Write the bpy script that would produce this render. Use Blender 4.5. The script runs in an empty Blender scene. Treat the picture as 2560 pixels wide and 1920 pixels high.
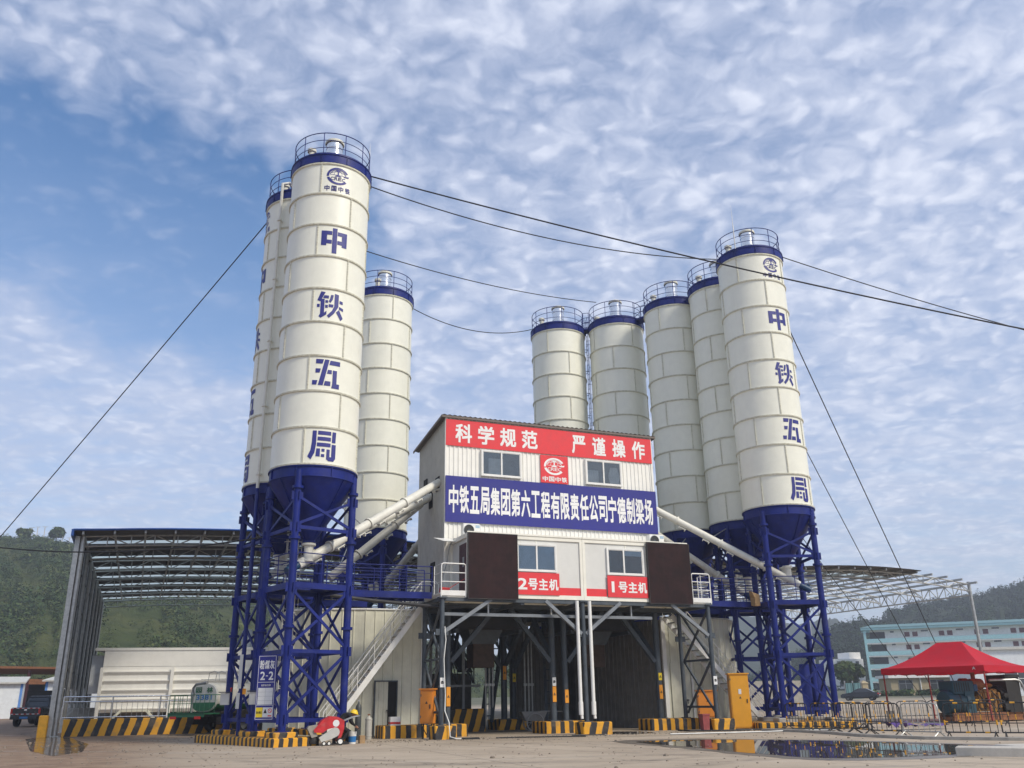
import bpy, bmesh, math, random
from math import sin, cos, pi, radians, hypot, atan2, sqrt
from mathutils import Vector, Matrix
random.seed(7)
SC = bpy.context.scene
COL = SC.collection
# ------------------------------------------------------------------ camera
TH, RO = radians(19.65), radians(-0.91)
F_ = Vector((0, cos(TH), sin(TH))); R0 = Vector((1, 0, 0)); U0 = R0.cross(F_)
R_ = cos(RO)*R0 + sin(RO)*U0; U_ = -sin(RO)*R0 + cos(RO)*U0
cd = bpy.data.cameras.new('camera'); cam = bpy.data.objects.new('camera', cd); COL.objects.link(cam)
mw = Matrix.Identity(4)
for i in range(3):
    mw[i][0], mw[i][1], mw[i][2] = R_[i], U_[i], -F_[i]
mw[2][3] = 1.35
cam.matrix_world = mw
cd.sensor_width = 36; cd.lens = 36*2213/2560; cd.clip_start = 0.1; cd.clip_end = 9000
SC.camera = cam
# ------------------------------------------------------------------ light
SUN_AZ, SUN_EL = radians(128), radians(42)
sd = Vector((sin(SUN_AZ)*cos(SUN_EL), cos(SUN_AZ)*cos(SUN_EL), sin(SUN_EL)))
ld = bpy.data.lights.new('sun', 'SUN'); ld.energy = 2.6; ld.angle = radians(11); ld.color = (1, .91, .77)
lo = bpy.data.objects.new('sun', ld); COL.objects.link(lo); lo.rotation_euler = sd.to_track_quat('Z', 'Y').to_euler()
w = bpy.data.worlds.new('World'); SC.world = w; w.use_nodes = True
nt = w.node_tree; N = nt.nodes; N.clear()
def nd(nt, t, **k):
    n = nt.nodes.new(t)
    for a, v in k.items():
        if hasattr(n, a): setattr(n, a, v)
        else: n.inputs[a].default_value = v
    return n
def mathn(nt, op, a, b=None, c=None, clamp=False):
    n = nt.nodes.new('ShaderNodeMath'); n.operation = op; n.use_clamp = clamp
    for i, x in enumerate((a, b, c)):
        if x is None: continue
        if isinstance(x, (int, float)): n.inputs[i].default_value = x
        else: nt.links.new(x, n.inputs[i])
    return n.outputs[0]
def mixc(nt, f, a, b):
    n = nt.nodes.new('ShaderNodeMix'); n.data_type = 'RGBA'
    for i, x in ((0, f), (6, a), (7, b)):
        if isinstance(x, (int, float)): n.inputs[i].default_value = x
        elif isinstance(x, tuple): n.inputs[i].default_value = (*x[:3], 1)
        else: nt.links.new(x, n.inputs[i])
    return n.outputs[2]
def rng(nt, x, a, b, smooth=True, lo=0., hi=1.):
    n = nt.nodes.new('ShaderNodeMapRange')
    if smooth: n.interpolation_type = 'SMOOTHSTEP'
    nt.links.new(x, n.inputs[0])
    for i, v in enumerate((a, b, lo, hi)): n.inputs[i+1].default_value = v
    return n.outputs[0]
sky = nd(nt, 'ShaderNodeTexSky', sky_type='NISHITA', sun_disc=False, sun_elevation=SUN_EL, sun_rotation=SUN_AZ, air_density=1.0, dust_density=.15, ozone_density=3.0)
tc = nd(nt, 'ShaderNodeTexCoord'); sep = nd(nt, 'ShaderNodeSeparateXYZ'); nt.links.new(tc.outputs['Generated'], sep.inputs[0])
zc = mathn(nt, 'MAXIMUM', sep.outputs[2], 0.0)
zz = mathn(nt, 'ADD', zc, 0.16)
px = mathn(nt, 'DIVIDE', sep.outputs[0], zz); py = mathn(nt, 'DIVIDE', sep.outputs[1], zz)
cmb = nd(nt, 'ShaderNodeCombineXYZ'); nt.links.new(px, cmb.inputs[0]); nt.links.new(py, cmb.inputs[1])
def noise(nt, vec, scale, detail=5, rough=.55, dist=0.):
    n = nd(nt, 'ShaderNodeTexNoise'); n.inputs['Scale'].default_value = scale; n.inputs['Detail'].default_value = detail
    n.inputs['Roughness'].default_value = rough; n.inputs['Distortion'].default_value = dist
    if vec is not None: nt.links.new(vec, n.inputs['Vector'])
    return n.outputs['Fac']
warp = nd(nt, 'ShaderNodeTexNoise'); warp.inputs['Scale'].default_value = 11.0; warp.inputs['Detail'].default_value = 3; nt.links.new(cmb.outputs[0], warp.inputs['Vector'])
wsub = nd(nt, 'ShaderNodeVectorMath', operation='MULTIPLY_ADD'); nt.links.new(warp.outputs['Color'], wsub.inputs[0]); wsub.inputs[1].default_value = (.085, .085, 0); nt.links.new(cmb.outputs[0], wsub.inputs[2])
vor = nd(nt, 'ShaderNodeTexVoronoi', feature='SMOOTH_F1'); vor.inputs['Scale'].default_value = 30; vor.inputs['Smoothness'].default_value = .9
nt.links.new(wsub.outputs[0], vor.inputs['Vector'])
puff = rng(nt, vor.outputs['Distance'], .60, .10)
fine = noise(nt, wsub.outputs[0], 30, 6, .58)
mid = noise(nt, wsub.outputs[0], 10, 5, .55)
big = noise(nt, cmb.outputs[0], 2.1, 3, .5)
# the clear gap in the cloud sheet, left of the plant
def blob(az, el, a, b):
    gd = Vector((sin(radians(az))*cos(radians(el)), cos(radians(az))*cos(radians(el)), sin(radians(el))))
    dotn = nd(nt, 'ShaderNodeVectorMath', operation='DOT_PRODUCT'); nt.links.new(tc.outputs['Generated'], dotn.inputs[0]); dotn.inputs[1].default_value = gd
    return rng(nt, dotn.outputs['Value'], a, b)
gap = 0
for az, el, r in ((-33, 29, 8), (-27, 29, 8), (-21, 28.5, 8), (-15, 28.5, 6.5), (-25, 25, 7), (-19, 24, 6)):
    g_ = blob(az, el, cos(radians(r)), cos(radians(r*.25))); gap = g_ if gap == 0 else mathn(nt, 'MAXIMUM', gap, g_)
body = mathn(nt, 'ADD', mathn(nt, 'MULTIPLY', puff, .19), mathn(nt, 'MULTIPLY', fine, .36))
body = mathn(nt, 'ADD', body, mathn(nt, 'MULTIPLY', mid, .95))
body = mathn(nt, 'ADD', body, mathn(nt, 'MULTIPLY', big, .60))
body = mathn(nt, 'SUBTRACT', body, mathn(nt, 'MULTIPLY', gap, .62))
body = mathn(nt, 'ADD', body, mathn(nt, 'MULTIPLY', sep.outputs[0], .10))
dens = rng(nt, body, .34, 1.34)
low = rng(nt, mathn(nt, 'ADD', zc, mathn(nt, 'MULTIPLY', sep.outputs[0], .16)), .54, .17)            # the sheet closes up towards the horizon
streak = nd(nt, 'ShaderNodeMapping'); streak.inputs['Scale'].default_value = (3.2, 8, 1); streak.inputs['Rotation'].default_value = (0, 0, .6); nt.links.new(cmb.outputs[0], streak.inputs[0])
sn = noise(nt, streak.outputs[0], 1.0, 6, .6)
veil = rng(nt, mathn(nt, 'ADD', sn, mathn(nt, 'MULTIPLY', gap, -.3)), .10, .66, lo=.46, hi=.98)
veil = mathn(nt, 'ADD', mathn(nt, 'MULTIPLY', veil, .72), mathn(nt, 'MULTIPLY', dens, .28))
dens = mathn(nt, 'ADD', mathn(nt, 'MULTIPLY', dens, mathn(nt, 'SUBTRACT', 1.0, low)), mathn(nt, 'MULTIPLY', veil, low))
dens = mathn(nt, 'MULTIPLY', dens, .94)
ccol = mixc(nt, rng(nt, body, .80, 1.65), (3.55, 3.95, 5.1), (5.7, 5.95, 6.7))
skyc = nd(nt, 'ShaderNodeHueSaturation'); skyc.inputs['Saturation'].default_value = 1.16; skyc.inputs['Value'].default_value = .98; nt.links.new(sky.outputs[0], skyc.inputs['Color'])
fin = mixc(nt, dens, skyc.outputs[0], ccol)
bg = nd(nt, 'ShaderNodeBackground'); bg.inputs['Strength'].default_value = .138; nt.links.new(fin, bg.inputs['Color'])
ow = nd(nt, 'ShaderNodeOutputWorld'); nt.links.new(bg.outputs[0], ow.inputs[0])
SC.view_settings.view_transform = 'Standard'; SC.view_settings.look = 'None'; SC.view_settings.gamma = 1; SC.view_settings.exposure = 0.30
SC.cycles.max_bounces = 6; SC.cycles.volume_bounces = 0; SC.cycles.transparent_max_bounces = 12
SC.cycles.use_denoising = True

# ------------------------------------------------------------------ materials
MT = {}
def M(name, col, rough=.6, metal=0., var=.10, scale=2.5, bump=0., bscale=60, dirt=0., dcol=(.16, .13, .10), streak=False, spec=.5, stain=0.):
    m = bpy.data.materials.new(name); m.use_nodes = True; t = m.node_tree; b = t.nodes['Principled BSDF']
    b.inputs['Roughness'].default_value = rough; b.inputs['Metallic'].default_value = metal; b.inputs['Specular IOR Level'].default_value = spec
    co = nd(t, 'ShaderNodeTexCoord')
    n = noise(t, co.outputs['Object'], scale, 5, .6)
    c = mixc(t, rng(t, n, .3, .7), tuple(x*(1-var) for x in col), tuple(min(1, x*(1+var)) for x in col))
    if dirt:
        mp = nd(t, 'ShaderNodeMapping'); mp.inputs['Scale'].default_value = (5, 5, .35) if streak else (1.3, 1.3, 1.3); t.links.new(co.outputs['Object'], mp.inputs[0])
        n2 = noise(t, mp.outputs[0], 2.2, 7, .65)
        c = mixc(t, mathn(t, 'MULTIPLY', rng(t, n2, .5, .75), dirt), c, dcol)
    t.links.new(c, b.inputs['Base Color'])
    r = rng(t, n, .2, .8, lo=max(.02, rough-.08), hi=min(1, rough+.1)); t.links.new(r, b.inputs['Roughness'])
    if bump:
        bn = noise(t, co.outputs['Object'], bscale, 4, .6); bp = nd(t, 'ShaderNodeBump'); bp.inputs['Strength'].default_value = bump; bp.inputs['Distance'].default_value = .02
        t.links.new(bn, bp.inputs['Height']); t.links.new(bp.outputs[0], b.inputs['Normal'])
    MT[name] = m; return m
M('silo_paint', (.80, .80, .69), .42, var=.025, dirt=.10, dcol=(.52, .50, .40), streak=True)
M('silo_flange', (.66, .65, .54), .6, var=.15, scale=9, dirt=.3, dcol=(.42, .39, .30))
M('blue_steel', (.0035, .013, .150), .5, var=.22, scale=1.6, dirt=.34, dcol=(.05, .062, .15), spec=.3)
M('blue_letter', (.016, .020, .20), .5, var=.08)
M('banner_blue', (.018, .021, .22), .6, var=.06)
M('banner_red', (.72, .035, .045), .6, var=.06)
M('white_letter', (.82, .82, .80), .6, var=.03)
M('red_letter', (.7, .03, .04), .6, var=.03)
M('cream_metal', (.66, .655, .53), .5, var=.06, dirt=.28, dcol=(.38, .36, .29), streak=True)
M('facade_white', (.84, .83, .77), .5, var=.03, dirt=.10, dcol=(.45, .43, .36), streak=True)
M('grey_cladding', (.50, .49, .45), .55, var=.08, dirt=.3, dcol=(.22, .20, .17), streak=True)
M('cabin_panel', (.66, .66, .62), .5, var=.03, dirt=.1, dcol=(.45, .43, .38), streak=True)
M('cabin_frame', (.82, .80, .70), .45, var=.04, dirt=.15, dcol=(.45, .38, .25), streak=True)
M('white_paint', (.78, .78, .74), .45, var=.05, dirt=.12, dcol=(.42, .38, .3))
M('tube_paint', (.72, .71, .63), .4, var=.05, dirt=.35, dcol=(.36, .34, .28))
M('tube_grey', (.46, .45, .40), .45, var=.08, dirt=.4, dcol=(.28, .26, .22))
M('dark_steel', (.055, .07, .085), .5, var=.2, dirt=.35, dcol=(.16, .15, .13))
M('galvanised', (.42, .43, .42), .42, .6, var=.15, scale=6)
M('shiny_metal', (.72, .73, .74), .22, 1.0, var=.05, scale=5)
M('brace_steel', (.20, .22, .24), .5, .2, var=.15)
M('led_face', (.026, .012, .012), .75, var=.35, scale=2.2, spec=.2, dirt=.25, dcol=(.05, .035, .032), streak=True)
M('maroon_door', (.06, .014, .016), .5, var=.1)
M('roof_sheet', (.16, .13, .11), .7, var=.15, dirt=.3)
M('shed_sheet', (.075, .068, .063), .7, var=.12, scale=.8)
M('shed_sheet_blue', (.02, .09, .35), .5)
M('translucent_sheet', (.62, .70, .72), .6)
M('dark_void', (.015, .015, .015), .9)  # near-black paint for the shade inside openings, also eyes and mouth
M('black_paint', (.022, .022, .024), .65, var=.25, scale=6, dirt=.35, dcol=(.15, .13, .10))
M('yellow_paint', (.72, .36, .020), .6, var=.12, scale=5, dirt=.32, dcol=(.30, .20, .08))
M('orange_box', (.72, .25, .025), .45, var=.05, dirt=.12, dcol=(.4, .22, .08), streak=True)
M('yellow_box', (.72, .33, .015), .45, var=.05, dirt=.12, dcol=(.45, .28, .08), streak=True)
M('concrete', (.36, .34, .30), .85, var=.15, bump=.3, bscale=30, dirt=.4, dcol=(.20, .18, .15))
M('concrete_light', (.52, .49, .43), .85, var=.12, bump=.25, bscale=20, dirt=.3, dcol=(.3, .27, .22))
M('cutter_red', (.50, .02, .025), .45, var=.18, scale=5, dirt=.5, dcol=(.35, .2, .17))
M('rust', (.24, .10, .04), .8, var=.3, scale=8)
M('rubber', (.02, .02, .02), .8, var=.2)
M('dark_cloth', (.016, .018, .020), .9, var=.25, scale=12)
M('skin', (.36, .18, .11), .6)
M('helmet_yellow', (.80, .55, .03), .35, var=.03)
M('steel_grey', (.30, .31, .32), .45, .5, var=.1)
M('gas_dark', (.05, .06, .065), .5, var=.2, dirt=.4)
M('plastic_red', (.5, .02, .02), .5)
M('plastic_blue', (.02, .16, .42), .45)
M('stone', (.22, .185, .145), .9, var=.3, scale=20)
M('lane_sheet_shaded', (.15, .145, .13), .7, var=.15, dirt=.4, dcol=(.07, .06, .05), streak=True)  # sheet colour darkened to carry the shade under the tower
M('dark_rust', (.065, .042, .03), .85, var=.3, scale=5)
M('motor_blue', (.010, .05, .12), .4, var=.1)
M('truck_green', (.015, .11, .05), .45, var=.15, dirt=.35, dcol=(.12, .11, .08))
M('tank_white', (.50, .50, .46), .4, var=.08, dirt=.4, dcol=(.36, .32, .25))
M('car_black', (.012, .012, .014), .18, var=.1, spec=.6)
M('car_dark', (.02, .021, .024), .3, var=.1, dirt=.35, dcol=(.12, .09, .06))
M('car_glass', (.03, .035, .04), .06, spec=.8)
M('lamp_red', (.55, .02, .015), .2)
M('tent_red', (.60, .010, .030), .75, var=.07, scale=1.5, bump=.9, bscale=2.2, dirt=.12, dcol=(.40, .03, .04))
M('tent_pole', (.30, .03, .02), .5, var=.2)
M('gen_blue', (.012, .055, .08), .5, var=.2, dirt=.45, dcol=(.05, .045, .035))
M('gen_yellow', (.27, .13, .018), .5, var=.2, dirt=.55, dcol=(.06, .04, .025))
M('gen_dark', (.02, .018, .016), .7, var=.3, dirt=.3, dcol=(.06, .045, .03))
M('teal_paint', (.40, .68, .71), .7, var=.08, dirt=.25, dcol=(.35, .42, .42), streak=True)
M('teal_roof', (.12, .24, .25), .6, var=.1)
M('plaster_white', (.88, .86, .82), .8, var=.06, dirt=.3, dcol=(.4, .38, .34), streak=True)
M('plaster_yellow', (.40, .33, .20), .85, var=.1, dirt=.35, dcol=(.2, .17, .11), streak=True)
M('window_dark', (.05, .055, .06), .12, spec=.7)
M('door_maroon', (.13, .03, .03), .6, var=.1)
M('hut_white', (.70, .74, .76), .6, var=.05, dirt=.2)
M('hut_blue', (.10, .25, .60), .6)
M('hut_roof', (.50, .50, .46), .7)
M('bark', (.10, .075, .05), .9, var=.3, bump=.5)
M('leaf_a', (.055, .085, .022), .7, var=.35, scale=.8, spec=.2)
M('leaf_b', (.035, .065, .020), .7, var=.35, scale=.8, spec=.2)
M('leaf_d', (.018, .032, .017), .8, var=.35, scale=.8, spec=.1)
M('leaf_c', (.085, .105, .030), .7, var=.35, scale=.8, spec=.2)
M('cable', (.012, .012, .014), .6)
M('paper', (.70, .71, .70), .6, var=.05)
M('sign_yellow', (.80, .60, .02), .6, var=.04)
M('sign_orange', (.78, .32, .02), .6, var=.04)
M('cardboard', (.34, .22, .11), .85, var=.15)
M('purple_sheet', (.10, .05, .22), .6, var=.3, scale=4)
M('curtain', (.74, .74, .70), .8)
M('interior_grey', (.40, .40, .37), .8)
M('blind_blue', (.36, .50, .62), .6)
M('wood', (.26, .18, .10), .8, var=.2)
M('canvas', (.30, .28, .24), .85, var=.2, scale=3)
def glass_mat(name, refl=.25, tint=(.75, .8, .82)):
    m = bpy.data.materials.new(name); m.use_nodes = True; t = m.node_tree; t.nodes.clear()
    o = nd(t, 'ShaderNodeOutputMaterial'); tr = nd(t, 'ShaderNodeBsdfTransparent'); tr.inputs[0].default_value = (*tint, 1)
    gl = nd(t, 'ShaderNodeBsdfGlossy'); gl.inputs['Roughness'].default_value = .03; gl.inputs[0].default_value = (.9, .93, .95, 1)
    fr = nd(t, 'ShaderNodeFresnel'); fr.inputs[0].default_value = 1.5
    f = mathn(t, 'ADD', fr.outputs[0], refl*.5, clamp=True)
    mx = nd(t, 'ShaderNodeMixShader'); t.links.new(f, mx.inputs[0]); t.links.new(tr.outputs[0], mx.inputs[1]); t.links.new(gl.outputs[0], mx.inputs[2]); t.links.new(mx.outputs[0], o.inputs[0])
    MT[name] = m
glass_mat('glass', .18)
def trans_mat():
    m = MT['translucent_sheet']; t = m.node_tree; b = t.nodes['Principled BSDF']
    tl = nd(t, 'ShaderNodeBsdfTranslucent'); tl.inputs[0].default_value = (.75, .82, .84, 1)
    mx = nd(t, 'ShaderNodeMixShader'); mx.inputs[0].default_value = .8
    o = [n for n in t.nodes if n.type == 'OUTPUT_MATERIAL'][0]
    t.links.new(b.outputs[0], mx.inputs[1]); t.links.new(tl.outputs[0], mx.inputs[2]); t.links.new(mx.outputs[0], o.inputs[0])
trans_mat()
def tent_mat():
    m = MT['tent_red']; t = m.node_tree; b = t.nodes['Principled BSDF']
    tl = nd(t, 'ShaderNodeBsdfTranslucent'); tl.inputs[0].default_value = (.7, .012, .03, 1)
    mx = nd(t, 'ShaderNodeMixShader'); mx.inputs[0].default_value = .3
    o = [n for n in t.nodes if n.type == 'OUTPUT_MATERIAL'][0]
    t.links.new(b.outputs[0], mx.inputs[1]); t.links.new(tl.outputs[0], mx.inputs[2]); t.links.new(mx.outputs[0], o.inputs[0])
tent_mat()
def stripe_mat(name, pitch=.5, slant=.35, wob=.06):
    """black and yellow hazard paint, stripes across local x"""
    m = bpy.data.materials.new(name); m.use_nodes = True; t = m.node_tree; b = t.nodes['Principled BSDF']
    co = nd(t, 'ShaderNodeTexCoord'); s = nd(t, 'ShaderNodeSeparateXYZ'); t.links.new(co.outputs['Object'], s.inputs[0])
    nz = noise(t, co.outputs['Object'], 3.5, 3, .5)
    x = mathn(t, 'ADD', mathn(t, 'ADD', s.outputs[0], mathn(t, 'MULTIPLY', s.outputs[1], 1.0)), mathn(t, 'MULTIPLY', s.outputs[2], -slant))
    x = mathn(t, 'ADD', x, mathn(t, 'MULTIPLY', nz, wob*2))
    fr = mathn(t, 'FRACT', mathn(t, 'DIVIDE', mathn(t, 'ADD', x, 200.0), pitch))
    f = rng(t, mathn(t, 'ABSOLUTE', mathn(t, 'SUBTRACT', fr, .5)), .245, .26, smooth=False)
    n2 = noise(t, co.outputs['Object'], 2.3, 7, .65); wear = mathn(t, 'MULTIPLY', rng(t, n2, .5, .72), .5)
    c = mixc(t, f, (.70, .34, .018), (.022, .022, .025)); c = mixc(t, wear, c, (.17, .14, .10))
    t.links.new(c, b.inputs['Base Color']); b.inputs['Roughness'].default_value = .7
    MT[name] = m
stripe_mat('hazard', .42, 0.0, .03); stripe_mat('hazard_wide', .58, .30, .05); stripe_mat('hazard_narrow', .34, .03, .03); stripe_mat('hazard_bold', .56, .30, .06)

# ------------------------------------------------------------------ mesh helpers
class MB:
    def __init__(s): s.v = []; s.f = []; s.m = []; s.sm = []
    def add(s, vs, fs, mi=0, smooth=False):
        o = len(s.v); s.v += [tuple(v) for v in vs]; s.f += [tuple(i+o for i in f) for f in fs]; s.m += [mi]*len(fs); s.sm += [smooth]*len(fs); return s
    def box(s, x0, x1, y0, y1, z0, z1, mi=0):
        return s.add([(x0, y0, z0), (x1, y0, z0), (x1, y1, z0), (x0, y1, z0), (x0, y0, z1), (x1, y0, z1), (x1, y1, z1), (x0, y1, z1)],
                     [(0, 3, 2, 1), (4, 5, 6, 7), (0, 1, 5, 4), (1, 2, 6, 5), (2, 3, 7, 6), (3, 0, 4, 7)], mi)
    def rbox(s, x0, x1, y0, y1, z0, z1, r=.02, mi=0):
        """box with chamfered vertical and top edges"""
        r = min(r, (x1-x0)*.45, (y1-y0)*.45)
        def loop(i, z): return [(x0+i+r, y0+i, z), (x1-i-r, y0+i, z), (x1-i, y0+i+r, z), (x1-i, y1-i-r, z), (x1-i-r, y1-i, z), (x0+i+r, y1-i, z), (x0+i, y1-i-r, z), (x0+i, y0+i+r, z)]
        return s.loft([loop(0, z0), loop(0, z1-r), loop(r, z1)], mi)
    def loft(s, loops, mi=0, smooth=False, cap=True, closed=True):
        n = len(loops[0]); vs = [p for l in loops for p in l]; fs = []
        for k in range(len(loops)-1):
            for i in range(n if closed else n-1):
                j = (i+1) % n; fs.append((k*n+i, k*n+j, (k+1)*n+j, (k+1)*n+i))
        s.add(vs, fs, mi, smooth)
        if cap and closed: s.add(list(loops[0])[::-1], [tuple(range(n))], mi); s.add(loops[-1], [tuple(range(n))], mi)
        return s
    def bar(s, p0, p1, w, h=None, mi=0):
        p0 = Vector(p0); p1 = Vector(p1); h = h or w; d = (p1-p0).normalized()
        up = Vector((0, 0, 1)) if abs(d.z) < .95 else Vector((0, 1, 0))
        a = d.cross(up).normalized(); b = a.cross(d).normalized()
        l = [[tuple(p + a*w/2*i + b*h/2*j) for i, j in ((-1, -1), (1, -1), (1, 1), (-1, 1))] for p in (p0, p1)]
        return s.loft(l, mi)
    def cyl(s, p0, p1, r, n=12, r2=None, mi=0, cap=True):
        p0 = Vector(p0); p1 = Vector(p1); r2 = r if r2 is None else r2; d = (p1-p0).normalized()
        up = Vector((0, 0, 1)) if abs(d.z) < .95 else Vector((0, 1, 0))
        a = d.cross(up).normalized(); b = a.cross(d).normalized()
        l = [[tuple(p + (a*cos(2*pi*i/n)+b*sin(2*pi*i/n))*q) for i in range(n)] for p, q in ((p0, r), (p1, r2))]
        return s.loft(l, mi, True, cap)
    def tube(s, pts, r, n=8, mi=0):
        P = [Vector(p) for p in pts]; L = []; a = None
        for i, p in enumerate(P):
            d = ((P[min(i+1, len(P)-1)]-P[max(i-1, 0)])).normalized()
            if a is None:
                up = Vector((0, 0, 1)) if abs(d.z) < .9 else Vector((0, 1, 0)); a = d.cross(up).normalized()
            else: a = (a - d*a.dot(d)).normalized()
            b = a.cross(d).normalized(); rr = r[i] if isinstance(r, (list, tuple)) else r
            L.append([tuple(p+(a*cos(2*pi*k/n)+b*sin(2*pi*k/n))*rr) for k in range(n)])
        return s.loft(L, mi, True)
    def lathe(s, prof, c=(0, 0, 0), n=32, mi=0, a0=0., a1=2*pi, smooth=True):
        full = abs(a1-a0-2*pi) < 1e-6; m = n if full else n+1; vs = []; fs = []
        for r, z in prof:
            for i in range(m):
                t = a0+(a1-a0)*i/n; vs.append((c[0]+r*cos(t), c[1]+r*sin(t), c[2]+z))
        for k in range(len(prof)-1):
            for i in range(n):
                j = (i+1) % m; fs.append((k*m+i, k*m+j, (k+1)*m+j, (k+1)*m+i))
        return s.add(vs, fs, mi, smooth)
    def prism(s, poly, y0, y1, mi=0):
        """polygon in x,z pushed along y"""
        return s.loft([[(x, y0, z) for x, z in poly], [(x, y1, z) for x, z in poly]], mi)
    def sphere(s, c, r, n=12, mi=0, sx=1, sy=1, sz=1, t0=-pi/2):
        m = n//2; L = [[(c[0]+sx*r*cos(t)*cos(2*pi*i/n), c[1]+sy*r*cos(t)*sin(2*pi*i/n), c[2]+sz*r*sin(t)) for i in range(n)] for t in [t0+(pi/2-t0)*k/m for k in range(m+1)]]
        L[-1] = [(c[0]+1e-3*cos(2*pi*i/n), c[1]+1e-3*sin(2*pi*i/n), c[2]+sz*r) for i in range(n)]
        return s.loft(L, mi, True)
    def xf(s, mat, start=0):
        s.v = s.v[:start] + [tuple(mat @ Vector(v)) for v in s.v[start:]]; return s
    def build(s, name, mats, parent=None, loc=None, rz=0., label=None):
        me = bpy.data.meshes.new(name); me.from_pydata(s.v, [], s.f)
        if isinstance(mats, str): mats = [mats]
        for q in mats: me.materials.append(MT[q])
        me.polygons.foreach_set('material_index', s.m); me.polygons.foreach_set('use_smooth', s.sm); me.update()
        if any(s.sm): me.set_sharp_from_angle(angle=radians(40))
        o = bpy.data.objects.new(name, me); COL.objects.link(o)
        if parent is not None: o.parent = parent
        if loc is not None: o.location = loc
        if rz: o.rotation_euler = (0, 0, rz)
        if label: o['label'] = label
        return o
AZ = radians(67.8); UX = Vector((sin(AZ), cos(AZ), 0)); VX = Vector((-cos(AZ), sin(AZ), 0)); ORG = Vector((-3.0, 35.74, 0)); RZ = radians(22.2)
def W(a, b, z=0.): return ORG + UX*a + VX*b + Vector((0, 0, z))
def AB(x, y): p = Vector((x, y, 0))-ORG; return p.dot(UX), p.dot(VX)
GP = [(0, 0), (46, 0), (60, .22), (85, .42), (119, .55), (150, .95), (245, 2.2), (420, 4.0), (3000, 8)]
def gz(x, y):
    d = hypot(x, y)
    for (d0, z0), (d1, z1) in zip(GP, GP[1:]):
        if d <= d1: return z0+(z1-z0)*(d-d0)/(d1-d0)
    return GP[-1][1]
def gab(a, b): p = W(a, b); return gz(p.x, p.y)
def tag(o, label, cat, group=None, kind=None):
    if label: o['label'] = label
    if cat: o['category'] = cat
    if group: o['group'] = group
    if kind: o['kind'] = kind
    return o
def thing(name, label, cat, loc=(0, 0, 0), rz=0., group=None):
    o = bpy.data.objects.new(name, None); COL.objects.link(o); o.location = loc; o.rotation_euler = (0, 0, rz); o.empty_display_size = .3
    return tag(o, label, cat, group)
def plant(name, label, cat, a=0, b=0, z=0, rz=0., group=None): return thing(name, label, cat, W(a, b, z), RZ+rz, group)
def dup(o, parent=None):
    c = o.copy(); COL.objects.link(c)
    if parent is not None: c.parent = parent
    for ch in list(o.children): dup(ch, c)
    return c
# lettering: one glyph at a time, fitted to a box in x,z
_gl = {}
def glyph(ch, bold=.018):
    k = ch
    if k in _gl: return _gl[k]
    cu = bpy.data.curves.new('glyph', 'FONT'); cu.body = ch; cu.size = 1; cu.resolution_u = 3; cu.fill_mode = 'FRONT'
    o = bpy.data.objects.new('glyph', cu); COL.objects.link(o)
    dg = bpy.context.evaluated_depsgraph_get(); dg.update(); me = bpy.data.meshes.new_from_object(o.evaluated_get(dg))
    vs = [tuple(v.co) for v in me.vertices]; fs = [tuple(p.vertices) for p in me.polygons]
    bpy.data.objects.remove(o); bpy.data.curves.remove(cu); bpy.data.meshes.remove(me)
    _gl[k] = (vs, fs); return _gl[k]
def put_glyph(mb, ch, x0, x1, z0, z1, y=0., mi=0, bold=.018, sx=1):
    vs, fs = glyph(ch, bold)
    if not vs: return
    ax = min(v[0] for v in vs); bx = max(v[0] for v in vs); az = min(v[1] for v in vs); bz = max(v[1] for v in vs)
    d = bold*(z1-z0)*.9; e = bold*(x1-x0)*.9; x0 += e; x1 -= e; z0 += d; z1 -= d
    for k, (i, j) in enumerate(((0, 0), (-1, -1), (1, -1), (1, 1), (-1, 1))):
        mb.add([(x0+(v[0]-ax)/(bx-ax)*(x1-x0)+i*e, y-k*.0012, z0+(v[1]-az)/(bz-az)*(z1-z0)+j*d) for v in vs], fs, mi)
def put_text(mb, s, x0, x1, z0, z1, y=0., mi=0, bold=.018, gap=.12):
    n = len(s); p = (x1-x0)/(n-gap)
    for i, ch in enumerate(s):
        if ch == ' ': continue
        f = .62 if ch in '1' else 0
        put_glyph(mb, ch, x0+i*p+p*f*.5, x0+i*p+p*(1-gap)-p*f*.5, z0, z1, y, mi, bold)
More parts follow.
